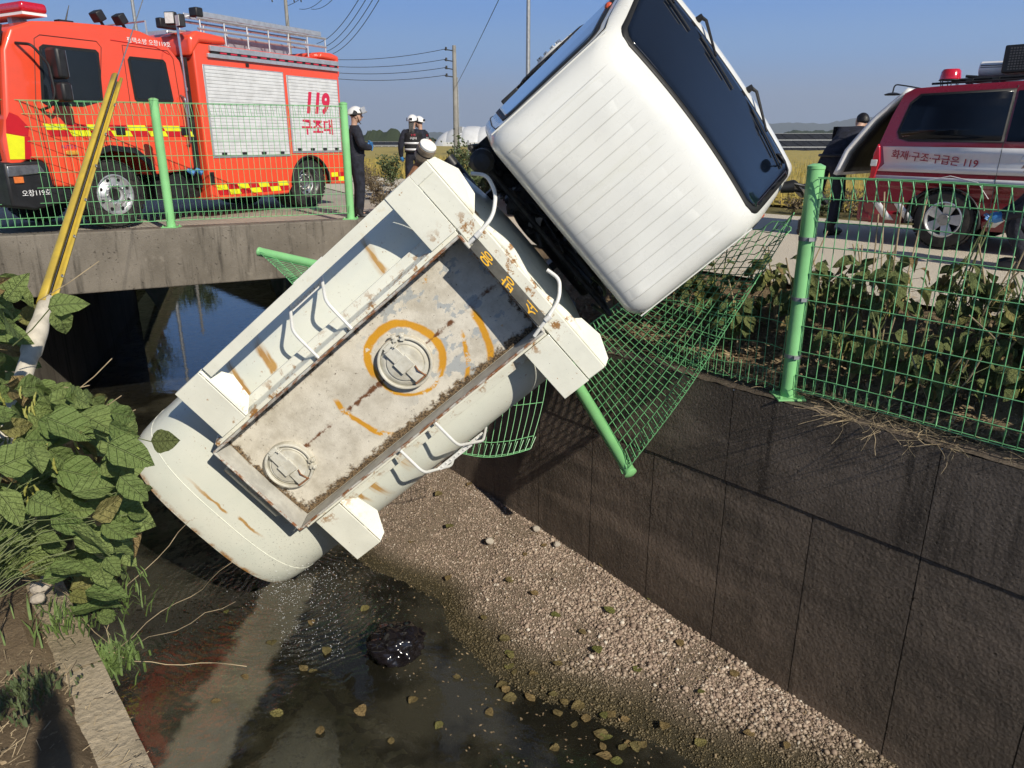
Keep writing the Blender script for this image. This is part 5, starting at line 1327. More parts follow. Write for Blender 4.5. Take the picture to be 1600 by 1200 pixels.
# raised tailgate: white inside, dark glass
m = MB()
def tg(u, v):
    P = [Vector((-.66, 0, 1.83)), Vector((-1.02, 0, 1.50)), Vector((-1.30, 0, 1.12)), Vector((-1.40, 0, .82))]
    k = u * 3; i = min(2, int(k)); p = P[i].lerp(P[i + 1], k - i); w = .72 + .08 * u
    return (p.x, -w + 2 * w * v, p.z)
# the gate swings up and back; its lower edge hangs behind the person
m.grid(tg, 16, 10); gate = m.build('tailgate', m_vwhite, van, True, 0, -.05)
m = MB(); m.grid(lambda u, v: (lambda p: (p[0] + .055, p[1] * .97, p[2] - .01))(tg(.04 + .9 * u, v)), 12, 8); m.build('tailgate_lining', m_black, gate, True, 0, .006)
m = MB(); m.b2((-1.06, -.84, .26), (-.84, .84, .56)); m.build('rear_bumper', m_mar, van, True, .05, segs=3)
# roof gear
rb = MB(); rb.lathe([(.10, 1.93), (.115, 1.945), (.105, 2.03), (.085, 2.055), (.0, 2.06)], (-.28, -.60, 0), 'z', 28, 0, False); bc = rb.build('beacon', m_redlens, van)
m = MB()
for k in range(6): a_ = k * math.pi / 3; m.tube([(-.28 + .09 * math.cos(a_), -.60 + .09 * math.sin(a_), 1.87), (-.28 + .105 * math.cos(a_), -.60 + .105 * math.sin(a_), 1.94)], .006, 5)
m.lathe([(.12, 1.93), (.12, 1.94)], (-.28, -.60, 0), 'z', 24); m.build('beacon_cage', m_black, bc)
m = MB(); m.cyl((-.02, -.45, 2.045), (.55, -.45, 2.03), .085, None, 24); aw = m.build('awning_tube', m_vwhite, van, True, .012)
m = MB()
for z in (.05, .02): m.tube([(0, -.45 - .083, 2.045 + z * .7), (.55, -.45 - .083, 2.03 + z * .7)], .004, 5)
m.build('tube_groove', m_black, aw)
m = MB(); m.b2((.24, -.62, 1.98), (1.6, -.54, 2.27)); sp_ = m.build('led_board', m_black, van, True, .015)
m = MB()
for i in range(44):
    for j in range(9): m.b2((.30 + i * .029, -.6245, 2.01 + j * .027), (.318 + i * .029, -.6205, 2.025 + j * .027))
o = m.build('led_grid', simple('grey_led_grid', (.10, .095, .095), .5), sp_, False); o['kind'] = 'stuff'
m = MB(); m.tube([(-.25, -.62, 1.93), (1.9, -.62, 1.955)], .016, 8); m.tube([(-.25, .62, 1.93), (1.9, .62, 1.955)], .016, 8)
for x in (-.05, .22, .9, 1.6): m.tube([(x, -.66, 1.90), (x, .66, 1.95)], .014, 6); m.box((x, -.64, 1.91), (.07, .05, .06))
m.tube([(-.12, -.58, 1.97), (.3, -.60, 1.92)], .018, 6); m.build('roof_rack', m_black, van)
m = MB(); m.lathe([(0, .0), (.085, .0), (.10, .012), (.05, .03), (0, .035)], (-.98, -.45, 1.80), 'z', 20, 0, False); m.tube(smoothpath([(-.98, -.45, 1.83), (-.97, -.45, 1.93), (-.80, -.45, 1.90), (-.62, -.45, 1.86)], .06), .009, 6); m.build('rear_mirror', m_black, van)
# ================================================================ people
def skinmesh(name, pts, edges, rad, mat, parent, sub=2, root=0, flat=None):
    me = bpy.data.meshes.new(name); me.from_pydata([tuple(p) for p in pts], edges, []); me.materials.append(mat)
    o = bpy.data.objects.new(name, me); COL.objects.link(o); o.parent = parent
    md = o.modifiers.new('skin', 'SKIN'); md.use_smooth_shade = True; md.branch_smoothing = .3
    if not me.skin_vertices: me.skin_vertices_layer = None
    sv = me.skin_vertices[0].data
    for i, r_ in enumerate(rad):
        sv[i].radius = (r_, r_) if not isinstance(r_, tuple) else r_; sv[i].use_root = (i == root)
    s2 = o.modifiers.new('sub', 'SUBSURF'); s2.levels = sub; s2.render_levels = sub
    return o
def person(loc, rz, label, J=None, helmet=True, hair='short', gloves=True, vest=False, mask=False, sc=1.0, facedir=0.0, female=False, group=None, visor=False, bodyname='person', belt=True):
    """J: joint overrides in local coordinates (x right, y forward, z up), standing 1.75 m"""
    r_ = empty('person', loc, rz, label, 'person', group); r_.scale = (sc, sc, sc)
    K = dict(pel=(0, 0, .95), sp=(0, .0, 1.12), ch=(0, .0, 1.32), nk=(0, -.005, 1.48), hd=(0, .02, 1.62),
             ls=(-.19, 0, 1.41), le=(-.24, -.02, 1.14), lw=(-.24, .06, .90), lh=(-.235, .10, .82), rs=(.19, 0, 1.41), re=(.24, -.02, 1.14), rw=(.24, .06, .90), rh=(.235, .10, .82),
             lt=(-.10, 0, .90), lk=(-.11, .02, .50), la=(-.12, -.02, .09), lf=(-.13, .13, .04), rt=(.10, 0, .90), rk=(.11, .02, .50), ra=(.12, -.02, .09), rf=(.13, .13, .04))
    if J: K.update(J)
    K = {k: Vector(v) for k, v in K.items()}
    # body: one continuous mesh
    names = ['pel', 'sp', 'ch', 'nk', 'ls', 'le', 'lw', 'lh', 'rs', 're', 'rw', 'rh', 'lt', 'lk', 'la', 'lf', 'rt', 'rk', 'ra', 'rf']
    E = [('pel', 'sp'), ('sp', 'ch'), ('ch', 'nk'), ('ch', 'ls'), ('ls', 'le'), ('le', 'lw'), ('lw', 'lh'), ('ch', 'rs'), ('rs', 're'), ('re', 'rw'), ('rw', 'rh'), ('pel', 'lt'), ('lt', 'lk'), ('lk', 'la'), ('la', 'lf'), ('pel', 'rt'), ('rt', 'rk'), ('rk', 'ra'), ('ra', 'rf')]
    rb = dict(pel=.11, sp=.10, ch=.10, nk=.05, ls=.055, le=.04, lw=.027, lh=.028, rs=.055, re=.04, rw=.027, rh=.028, lt=.08, lk=.055, la=.038, lf=.03, rt=.08, rk=.055, ra=.038, rf=.03)
    head_top = K['hd']; P = [K[n_] for n_ in names] + [K['nk'].lerp(K['hd'], .45), K['hd'], K['hd'] + (K['hd'] - K['nk']).normalized() * .07]
    ed = [(names.index(a), names.index(b)) for a, b in E] + [(names.index('nk'), len(names)), (len(names), len(names) + 1), (len(names) + 1, len(names) + 2)]
    rd = [rb[n_] for n_ in names] + [.052, .082, .06]
    body = skinmesh('body', P, ed, rd, m_skin, r_)
    # uniform: slightly larger, covers all but head and hands
    grow = dict(pel=.165, sp=.16, ch=.18, nk=.075, ls=.092, le=.072, lw=.050, rs=.092, re=.072, rw=.050, lt=.112, lk=.088, la=.070, rt=.112, rk=.088, ra=.070)
    if female: grow.update(sp=.14, ch=.16)
    un = [n_ for n_ in names if n_ in grow]
    ue = [(un.index(a), un.index(b)) for a, b in E if a in un and b in un]
    skinmesh('uniform', [K[n_] for n_ in un], ue, [grow[n_] for n_ in un], m_navy, r_)
    for s_ in 'lr':
        a, f = K[s_ + 'a'], K[s_ + 'f']; m = MB(); d = (f - a); d.z = 0; d = d.normalized()
        b0 = Vector((a.x, a.y, min(a.z, f.z + .05) - .05)); m.tube([a + Vector((0, 0, .10)), a, a + d * .03 - Vector((0, 0, .05))], [.062, .062, .058], 12); m.tube([a - d * .05 + Vector((0, 0, f.z - a.z)), f + d * .03, f + d * .09], [.05, .052, .03], 12); m.build('boot', m_black, r_)
        h, w = K[s_ + 'h'], K[s_ + 'w']; hd_ = (h - w).normalized(); side = hd_.cross(Vector((0, 1, .2))).normalized(); up_ = side.cross(hd_)
        gm = m_glove if gloves else m_skin
        m = MB(); m.tube([w - hd_ * .01, w + hd_ * .05, w + hd_ * .085], [.034, .042, .034], 10)
        for i, q in enumerate((-.028, -.010, .010, .027)):
            L_ = (.055, .068, .064, .050)[i]; c0 = w + hd_ * .075 + side * q; c1 = c0 + hd_ * L_ * .6 + up_ * .008; c2 = c1 + hd_ * L_ * .35 + up_ * .03; m.tube([c0, c1, c2], [.0105, .0095, .007], 6)
        t0 = w + hd_ * .03 + side * .03; m.tube([t0, t0 + side * .025 + hd_ * .03, t0 + side * .02 + hd_ * .06 + up_ * .02], [.012, .011, .008], 6)
        m.build('hand', gm, body)
    # face
    hd = K['hd']; fz = Matrix.Translation(hd) @ Matrix.Rotation(facedir, 4, 'Z')
    m = MB(fz); m.grid(lambda u, v: ((.074 * math.cos(2 * math.pi * u) * math.sin(math.pi * v)), .02 + .094 * math.sin(2 * math.pi * u) * math.sin(math.pi * v), .012 - .118 * math.cos(math.pi * v) * (1 if v < .5 else .85)), 20, 12, 0, True); m.build('head', m_skin, body)
    m = MB(fz); m.add([(-.013, .105, -.025), (.013, .105, -.025), (0, .135, -.028), (0, .108, .02)], [(0, 1, 2), (0, 2, 3), (1, 3, 2)]); m.b2((-.022, .100, -.062), (.022, .108, -.055))
    for q in (-1, 1): m.lathe([(.0, -.01), (.02, -.006), (.022, .004), (0, .01)], (q * .076, .01, -.01), 'x', 10, 0, False)
    m.build('nose_and_ears', m_skin, body)
    m = MB(fz)
    for q in (-1, 1): m.lathe([(0, -.004), (.011, 0), (0, .006)], (q * .031, .103, .012), 'y', 10, 0, False)
    m.build('eyes', m_black, body)
    if mask: m = MB(fz); m.grid(lambda u, v: (.07 * math.sin((u - .5) * 2.6), .02 + .098 * math.cos((u - .5) * 2.6) + .012 * math.sin(math.pi * v), -.095 + .085 * v), 12, 6); m.build('face_mask', m_white, r_, True, 0, .004)
    hm = MB(fz)
    def hairf(u, v): a_ = 2 * math.pi * u; b_ = v * (1.75 if math.sin(a_) < .2 else 1.1); return (.083 * math.cos(a_) * math.sin(b_), .012 + .100 * math.sin(a_) * math.sin(b_), .018 + .108 * math.cos(b_))
    hm.grid(hairf, 28, 9, 0, True); hm.build('hair', m_hair, r_, True, 0, .006)
    if hair == 'long':
        m = MB(fz)
        for k in range(26):
            x0 = random.uniform(-.05, .05); m.tube([(x0, -.085, -.02), (x0 * .8, -.13, -.12), (x0 + random.uniform(-.03, .03), -.14 + random.uniform(-.02, .02), -.24), (x0 * 1.2 + random.uniform(-.05, .05), -.13, -.32 - random.uniform(0, .10))], [.014, .013, .010, .003], 6)
        m.build('ponytail', m_hair, r_)
    if helmet:
        m = MB(fz)
        def hf(u, v):
            a_ = 2 * math.pi * u; b_ = .02 + v * 1.50; rr = 1 + .05 * max(0, math.sin(a_)) * v
            return (.118 * math.cos(a_) * math.sin(b_), .008 + .142 * math.sin(a_) * math.sin(b_) * rr, .035 + .122 * math.cos(b_) - .03 * v * max(0, -math.sin(a_)))
        m.grid(hf, 36, 12, 0, True); h_ = m.build('helmet', m_helmet, r_, True, 0, .008)
        m = MB(fz)
        for q in (-1, 1): m.prism([(-.05, .02), (.04, .02), (.03, .07), (-.02, .09)], *sorted((q * .112, q * .121)), 'x')
        m.b2((-.03, -.145, .04), (.03, -.13, .08)); m.build('helmet_marking', m_black, h_)
        m = MB(fz); m.tube([(-.075, .03, .0), (-.06, .06, -.09), (0, .085, -.12), (.06, .06, -.09), (.075, .03, 0)], .006, 5); m.build('chin_strap', m_black, h_)
        if visor:
            m = MB(fz @ Matrix.Translation((0, .02, .06)) @ Matrix.Rotation(.35, 4, 'X')); m.grid(lambda u, v: (.13 * math.sin((u - .5) * 2.4), .02 + .15 * math.cos((u - .5) * 2.4), -.06 + .10 * v), 14, 5); m.build('visor', simple('smoke_visor', (.35, .36, .38), .1, 0, .05, 5, coat=1), h_, True, 0, .003)
    if vest:
        m = MB(); c0, c1 = K['sp'], K['ch']
        def vf(u, v):
            a_ = 2 * math.pi * u; p = (K['pel'] + Vector((0, 0, .05))).lerp(K['ch'] + Vector((0, 0, .08)), v); return (p.x + .20 * math.cos(a_) * (.95 + .08 * v), p.y + .18 * math.sin(a_), p.z)
        m.grid(vf, 28, 10, 0, True); vv = m.build('vest', m_vest, r_, True, 0, .01)
        for z_ in (.10, .42):
            m = MB()
            def bfn(u, v, z_=z_):
                q = vf(u, z_ + .10 * v); return (q[0] * 1.02, (q[1]) * 1.03, q[2])
            m.grid(bfn, 28, 2, 0, True); m.build('reflective_band', m_refl, vv, True, 0, .003)
        M_ = frame((0, -.19, K['ch'].z - .015), (-1 * -1, 0, 0), (0, 0, 1)); 
        text('119', .07, frame((0, -.197, K['ch'].z + .03), (1, 0, 0), (0, 0, 1)), simple('red_vest_print', (.6, .02, .05), .5), vv, 'lettering', .001)
        text('구급대', .055, frame((0, -.197, K['ch'].z - .035), (1, 0, 0), (0, 0, 1)), m_whitet, vv, 'lettering', .001)
    if belt:
        m = MB(); p = K['pel'] + Vector((0, 0, .06)); m.tube([(p.x + .15 * math.cos(a), p.y + .13 * math.sin(a), p.z) for a in np.linspace(0, 2 * math.pi, 21)[:-1]], .02, 6, False, 0, True); m.build('belt', m_black, r_)
    return r_
# firefighter with folded arms behind the fence post; faces right (+X)
pa = at(563, 341, 1); _p = atz(563, 341, .0)
a_ = person((_p.x, _p.y, .012), R(-70), 'firefighter with folded arms, blue gloves and white helmet beside the fence post', dict(lk=(-.11, .03, .50), le=(-.27, .06, 1.16), lw=(-.06, .22, 1.17), lh=(.02, .23, 1.18), re=(.27, .06, 1.15), rw=(.06, .24, 1.13), rh=(-.02, .25, 1.14)), visor=True, facedir=-.1)
pz = at(644, 182, 15.6)
person((pz.x, pz.y, .016), R(8), 'rescue worker seen from behind with long dark hair, white helmet and reflective vest', dict(le=(-.27, -.03, 1.14), lw=(-.27, .05, .9)), hair='long', vest=True, female=True, facedir=-.25, sc=.99)
pz = at(656, 184, 16.6)
o = person((pz.x, pz.y, .016), R(60), 'rescue worker in white helmet and face mask standing behind the long-haired one', dict(re=(.24, .10, 1.18), rw=(.20, .28, 1.12), rh=(.18, .33, 1.12)), mask=True, vest=True, sc=.99)
# orange bag hung on that worker's side
q = at(667, 232, 16.2); bg_ = empty('rescue_bag', (q.x, q.y, q.z - .15), .6, 'orange rescue bag on the shoulder of the masked worker', 'bag')
m = MB(); m.b2((-.10, -.07, 0), (.10, .07, .34)); m.build('bag_body', m_orange, bg_, True, .04, segs=3); m = MB(); m.tube([(-.08, 0, .33), (-.04, 0, .45), (.04, 0, .45), (.08, 0, .33)], .012, 6); m.build('strap', m_black, bg_)
# person leaning into the open back of the van
q = atz(1283, 366, 0)
person((q.x, q.y, .006), R(-55), 'person in dark clothes and glasses leaning into the open back of the van', dict(sp=(0, .12, 1.08), ch=(0, .36, 1.22), nk=(0, .52, 1.33), hd=(0, .62, 1.42), ls=(-.18, .42, 1.29), le=(-.24, .52, 1.05), lw=(-.2, .74, .98), lh=(-.19, .82, .98), rs=(.18, .42, 1.29), re=(.24, .52, 1.05), rw=(.20, .74, .98), rh=(.19, .82, .98), rk=(.12, .10, .50), lk=(-.12, -.05, .5), la=(-.13, -.25, .09), lf=(-.13, -.10, .04)), helmet=False, gloves=False, facedir=1.1, sc=1.05)
# crouching firefighter at the right edge, in front of the van
q = at(1640, 330, 7.35)
person((q.x, q.y, .006), R(60), 'firefighter in dark jacket with yellow tape crouching beside the van at the right edge', dict(pel=(0, -.12, .42), sp=(0, -.05, .58), ch=(0, .05, .76), nk=(0, .12, .90), hd=(0, .18, 1.02), ls=(-.19, .08, .84), le=(-.28, .22, .62), lw=(-.20, .40, .52), lh=(-.18, .47, .50), rs=(.19, .08, .84), re=(.28, .22, .62), rw=(.2, .40, .52), rh=(.18, .47, .50), lt=(-.11, -.08, .40), lk=(-.16, .30, .48), la=(-.15, .12, .09), lf=(-.15, .26, .04), rt=(.11, -.08, .40), rk=(.16, .32, .46), ra=(.15, .10, .09), rf=(.15, .25, .04)), belt=False)
# the photographer, standing on the left bank behind the camera; only the shadow is seen
person((-.30, -.45, -.46), R(20), 'person standing on the left bank holding a phone up with both hands', dict(le=(-.26, .10, 1.30), lw=(.06, .26, 1.55), lh=(.12, .30, 1.60), re=(.30, .10, 1.30), rw=(.28, .26, 1.55), rh=(.25, .30, 1.60)), helmet=False, gloves=False)
# ================================================================ background
def zx(px, t): return at(px, 217, t)
# far tree belts and ridges
def ridge(name, px0, px1, t, prof, mat, n=80, seed=0, base=-3, thick=60, rough=.15, kind='structure'):
    """ridge seen between px0 and px1 at distance t; prof gives the crest height in metres"""
    V = []; a = at(px0, 217, t); b = at(px1, 217, t); d = (b - a).normalized(); back = Vector((-d.y, d.x, 0)); 
    if back.y < 0: back = -back
    for i in range(n + 1):
        u = i / n; p = a.lerp(b, u); h = prof(u)
        for k, (o, f) in enumerate(((-1, 0), (-.6, .35), (-.3, .72), (0, 1), (.5, .6), (1, 0))):
            q = p + back * thick * o; hh = h * f
            if 0 < f: hh *= 1 + rough * noise.fractal(Vector((q.x / (abs(h) * 2 + 4), q.y / (abs(h) * 2 + 4), seed)), .9, 2.1, 5)
            V.append((q.x, q.y, base + hh))
    F = [(i * 6 + j, i * 6 + j + 1, (i + 1) * 6 + j + 1, (i + 1) * 6 + j) for i in range(n) for j in range(5)]
    m = MB(); m.add(V, F); return tag(m.build(name, mat), kind=kind)
m_forest = soil_mat('distant_forest', (.045, .06, .03), (.03, .042, .02), (.07, .08, .04))
def crest(pts):
    def f(u):
        for (a, ha), (b, hb) in zip(pts[:-1], pts[1:]):
            if u <= b: k = (u - a) / (b - a); k = k * k * (3 - 2 * k); return ha + (hb - ha) * k
        return pts[-1][1]
    return f
T = 5200
ridge('mountains', 1120, 1760, T, crest([(0, 60), (.12, 105), (.2, 118), (.26, 110), (.33, 140), (.36, 152), (.42, 140), (.5, 120), (.7, 90), (1, 60)]), m_forest, 160, 3, -6, 900, .10)
ridge('mountains', 640, 860, T * .9, crest([(0, 10), (.12, 45), (.2, 50), (.3, 35), (.45, 60), (.6, 72), (.75, 60), (1, 20)]), m_forest, 90, 5, -6, 600, .10)
ridge('hills', -300, 640, T * .8, crest([(0, 20), (.5, 30), (.9, 22), (1, 8)]), m_forest, 90, 7, -6, 500, .10)
ridge('wooded_hill', 1205, 1380, 900, crest([(0, 6), (.2, 14), (.45, 13), (.55, 15), (.8, 10), (1, 5)]), m_forest, 70, 9, -3, 60, .25)
ridge('tree_belt', 560, 680, 420, crest([(0, 4), (.2, 8), (.5, 8.5), (.8, 6), (1, 3.5)]), m_forest, 70, 11, -2, 18, .35)
ridge('tree_belt', -200, 560, 520, crest([(0, 6), (.5, 9), (1, 5)]), m_forest, 90, 12, -2, 18, .35)
ridge('tree_belt', 700, 1250, 600, crest([(0, 3), (.5, 6), (1, 5)]), m_forest, 90, 13, -2, 18, .35)

# leaf tuft shrubs and weeds
def shrub(name, c, r, h, n, lm, label, cat='bush', group=None, ls=.05, stemn=7, mat2=None, lean=0):
    root = empty(name, c, 0, label, cat, group)
    m = MB()
    tips = []
    for k in range(stemn):
        a = random.uniform(0, 6.28); rr = r * random.uniform(.2, .9); p1 = Vector((math.cos(a) * rr * .4, math.sin(a) * rr * .4, h * .5)); p2 = Vector((math.cos(a) * rr, math.sin(a) * rr, h * random.uniform(.7, 1)))
        m.tube([(0, 0, -.05), p1, p2], [.012 * h, .008 * h, .003], 5, False); tips.append((p1, p2))
    m.build('stems', m_twig, root)
    C_ = []
    for i in range(n):
        p1, p2 = random.choice(tips); t_ = random.random() ** .7
        q = (Vector((0, 0, h * .15)).lerp(p1, min(1, t_ * 2)) if t_ < .5 else p1.lerp(p2, t_ * 2 - 1))
        C_.append(q + Vector((random.gauss(0, r * .22), random.gauss(0, r * .22), random.gauss(0, h * .09))))
    C_ = np.array([c_[:] for c_ in C_]); nn = len(C_)
    A = rng.normal(size=(nn, 3)); A /= np.linalg.norm(A, axis=1)[:, None]; B = rng.normal(size=(nn, 3)); B -= A * (A * B).sum(1)[:, None]; B /= np.linalg.norm(B, axis=1)[:, None]
    s_ = rng.uniform(.5, 1.2, (nn, 1)) * ls
    V = np.stack([C_ - A * s_, C_ + B * s_ * .45, C_ + A * s_, C_ - B * s_ * .45], 1).reshape(-1, 3); V[:, 2] = np.maximum(V[:, 2], .0)
    F = (np.arange(nn) * 4)[:, None] + np.arange(4)[None]
    o = raw('foliage', V, F, lm, root); o['kind'] = 'stuff'
    return root
random.seed(5)
def onz(px, py, z=0.0): return atz(px, py, z)
shrub('bush', onz(612, 292), .42, .85, 900, m_bush, 'small green bush at the left edge of the dirt road beyond the workers', ls=.05)
for i, (px, py, h) in enumerate(((580, 300, .55), (592, 312, .5), (640, 318, .45), (570, 285, .6), (602, 330, .35))):
    shrub('dry_weed', onz(px, py), .45, h, 500, m_drybush, ('largest brown weed beside the helmeted firefighter', 'brown weed low in front of the small green bush', 'brown weed at the feet of the rescue workers', 'tall brown weed touching the fence post by the firefighter', 'short brown weed nearest the bridge edge')[i], 'weed', None, .035, 12)
lab = ['tall weedy shrub hugging the foot of the concrete utility pole', 'leafy shrub in front of the white vinyl dome, right of the pole', 'dense green weeds left of the yellow and white vehicle', 'low green weeds below the leafy shrubs beyond the coupling', 'thin green weeds at the right of the wire fence posts']
for i, (px, py, t, r, h) in enumerate(((716, 300, 16, .35, 1.25), (742, 300, 17, .5, 1.15), (760, 305, 15, .4, .85), (733, 320, 14, .45, .7), (775, 300, 16, .3, 1.0))):
    q = at(px, py, t); shrub('green_shrub', (q.x, q.y, 0), r, h, 900, m_bush, lab[i], 'shrub', None, .05)
for i, (px, t) in enumerate(((733, 17.5), (762, 17.0), (782, 16.5))):
    q = at(px, 300, t); m = MB(); m.cyl((0, 0, -.1), (0, 0, 1.25), .02, None, 8); o = m.build('fence_stake', m_galv); o.location = (q.x, q.y, 0); tag(o, ['pale stake left of the leafy shrub near the pole', 'pale stake between leafy shrub and green weeds', 'pale stake beside the yellow and white vehicle'][i], 'stake')
# rice field right
fld = empty('rice_field', cw(6, -10, 0), 0, 'ripe golden rice field behind the maroon van', 'field')
V = []; F = []; O5 = cw(6, -10, 0); ss_ = list(np.arange(-6, 30, .7)) + [36, 45, 60, 80]; dd = list(np.arange(-8.8, -26, -.7)) + [-32, -40, -55, -80]
for s_ in ss_:
    for d in dd:
        p = cw(s_, d, .42 + .07 * noise.noise(Vector((s_ * .8, d * .8, 0)))); 
        if d > -9: p.z = .02
        V.append(p - O5)
n = len(dd); F = [(i * n + j, i * n + j + 1, (i + 1) * n + j + 1, (i + 1) * n + j) for i in range(len(ss_) - 1) for j in range(n - 1)]
m = MB(); m.add(V, F); m.build('crop_canopy', m_rice, fld)
N = 26000; S1 = rng.uniform(-3, 26, N); D1 = -8.7 - rng.gamma(1.4, 4.0, N); ang = rng.uniform(0, 6.28, N); hh = rng.uniform(.40, .66, N)
Pb_ = np.stack([O5.x * 0 + (CP0.x + CU.x * S1 + CMv.x * D1 - O5.x), CP0.y + CU.y * S1 + CMv.y * D1 - O5.y, np.full(N, .0)], 1)
dx = np.stack([np.cos(ang) * .02, np.sin(ang) * .02, np.zeros(N)], 1); tip = Pb_ + np.stack([np.cos(ang * 3) * .09, np.sin(ang * 3) * .09, hh], 1)
V = np.stack([Pb_ - dx, Pb_ + dx, tip], 1).reshape(-1, 3); o = raw('rice_blades', V, np.arange(N * 3).reshape(-1, 3), m_rice, fld); o['kind'] = 'stuff'
for i in range(16):
    s_ = random.uniform(0, 7); shrub('dry_weed', cw(s_, random.uniform(-8.5, -7.4), 0), .4, random.uniform(.25, .45), 260, random.choice((m_drybush, m_drybush, m_bush)), 'brown weeds between the road and the rice field', 'weed', 'weeds along the rice field edge', .035, 10)
# solar racks
m_panel_s = simple('solar_panel_dark', (.035, .036, .040), .7, 0, .2, 3, spec=.1)
def rack(px0, px1, t, z0, z1, label, n, depth=2.2):
    a = at(px0, 217, t); b = at(px1, 217, t); a.z = b.z = 0; d = (b - a); L_ = d.length; d.normalize(); bk = Vector((-d.y, d.x, 0))
    root = empty('solar_rack', (a.x, a.y, 0), math.atan2(d.y, d.x), label, 'solar panels')
    for k in range(n):
        x0 = L_ * k / n; x1 = L_ * (k + 1) / n - .06
        m = MB(); m.add([(x0, 0, z0), (x1, 0, z0), (x1, depth, z1), (x0, depth, z1), (x0, 0, z0 - .06), (x1, 0, z0 - .06), (x1, depth, z1 - .06), (x0, depth, z1 - .06)], [(0, 1, 2, 3), (4, 7, 6, 5), (0, 4, 5, 1), (1, 5, 6, 2), (2, 6, 7, 3), (3, 7, 4, 0)]); m.build('panel', m_panel_s, root, False)
    m = MB(); m.b2((0, -.04, z0 - .10), (L_, .02, z0 + .02)); m.b2((0, depth, z1 - .1), (L_, depth + .06, z1 + .03)); m.build('frame_beam', m_galv, root, False)
    for k in range(n + 1):
        m = MB(); x = L_ * k / n; m.b2((x - .04, -.02, -.5), (x + .04, .05, z0)); m.build('leg', m_white, root, False)
    return root
rack(1190, 1362, 56, .05, .62, 'front row of dark solar panels beyond the rice field', 8, 2.5)
rack(1190, 1362, 61, .65, 1.15, 'middle row of dark solar panels beyond the rice field', 8, 2.5)
rack(1190, 1362, 67, 1.2, 1.75, 'rearmost row of dark solar panels below the wooded hill', 8, 2.5)
rack(574, 636, 78, -.1, .45, 'front grey row of panels left of the rescue workers', 6, 3)
rack(574, 640, 84, .6, .95, 'rear grey row of panels left of the rescue workers', 6, 3)
# white inflated dome
q = at(668, 230, 92); dm = empty('vinyl_dome', (q.x, q.y, -.4), R(-8), 'long white inflated vinyl dome with curved ribs on the horizon', 'greenhouse')
for k in range(9):
    def df(u, v, k=k):
        x = (k + u) * 2.1; e = min(1, (x + .001) / 4.5) ; hgt = 3.1 * math.sqrt(max(.02, 1 - (1 - e) ** 2)); puff = .14 * math.sin(math.pi * u) ** .5
        a_ = math.pi * v; return (x + (1.8 * (1 - math.sin(a_)) if 0 else 0), 3.2 - (3.2 + puff) * math.cos(a_) * min(1, .4 + e * .6), (hgt + puff) * math.sin(a_) ** .8)
    m = MB(); m.grid(df, 9, 18); m.build('air_cell', simple('white_vinyl', (.62, .63, .64), .4, 0, .05, 1) if k == 0 else bpy.data.materials['white_vinyl'], dm)
m = MB(); m.b2((2, -.25, 0), (19, -.2, 1.3)); m.build('side_sheet', bpy.data.materials['white_vinyl'], dm)
# utility poles
def upole(px, t, h, label, r=.16, arm=False):
    q = at(px, 230, t); root = empty('utility_pole', (q.x, q.y, 0), 0, label, 'utility pole')
    m = MB(); m.tube([(0, 0, -.5), (0, 0, h)], [r, r * .62], 14); m.build('shaft', m_pole, root)
    return root, q
p1, q1 = upole(713, 43, 6.25, 'grey concrete utility pole standing in front of the white dome', .17)
for k, z in enumerate((6.05, 5.5, 5.08, 4.68)):
    m = MB(); m.tube([(0, -.05, z - .08), (-.55, -.05, z)], .03, 6); m.tube([(-.45, -.05, z - .06), (-.45, -.05, z + .12)], [.07, .05], 8); m.build('insulator_bracket', m_dark, p1)
m = MB(); m.tube([(.19, 0, .2), (.15, 0, 4.6)], .035, 6); m.b2((.16, -.1, 1.6), (.36, .05, 1.95)); m.build('cable_duct', m_galv, p1)
def wire(p, q, sag, label, name='power_line', r=.018, n=24, par=None, group=None):
    p, q = Vector(p), Vector(q); m = MB(); m.tube([p.lerp(q, i / n) - Vector((0, 0, sag * 4 * (i / n) * (1 - i / n))) for i in range(n + 1)], r, 5, False)
    o = m.build(name, m_cable); tag(o, label, 'cable', group); return o
names = ['top', 'second', 'third', 'lowest']
for k, z in enumerate((6.08, 5.55, 5.12, 4.72)):
    e = at(430, 84 + 8 * k, 46); wire((q1.x - .45, q1.y, z), e, .45, names[k] + ' of the four lines running left from the concrete pole', r=.016)
wire(at(781, -4, 22), (q1.x + .1, q1.y, 4.2), .05, 'thin slanting wire rising right from the concrete pole', r=.012)
p2, q2 = upole(466, 62, 13.2, 'tall utility pole with cross arm behind the fire engine', .20)
m = MB(); m.b2((-1.25, -.05, 12.35), (1.25, .05, 12.47)); m.build('cross_arm', m_galv, p2)
for x in (-1.15, .0, .6, 1.15):
    m = MB(); m.tube([(x, 0, 12.4), (x + .1, 0, 11.6)], .05, 6); m.tube([(x, 0, 12.5), (x, 0, 12.7)], [.08, .05], 8); m.build('insulator', m_dark, p2)
for k, (xa, ya, xb, yb) in enumerate(((495, 68, 562, -6), (503, 75, 573, -6), (511, 80, 584, -6), (520, 84, 594, -6))):
    wire(at(xa, ya, 60), at(xb + 6, yb - 8, 40), .5, ['first', 'second', 'third', 'fourth'][k] + ' from the left of the four lines sweeping up to the right', r=.022)
wire(at(446, 10, 62), at(480, -10, 50), .1, 'short line from the left end of the cross arm', r=.02); wire(at(486, 14, 62), at(526, -8, 50), .3, 'short line from the right end of the cross arm', r=.02); wire(at(468, 14, 62), at(510, -8, 50), .3, 'short line from the middle of the cross arm', r=.02)
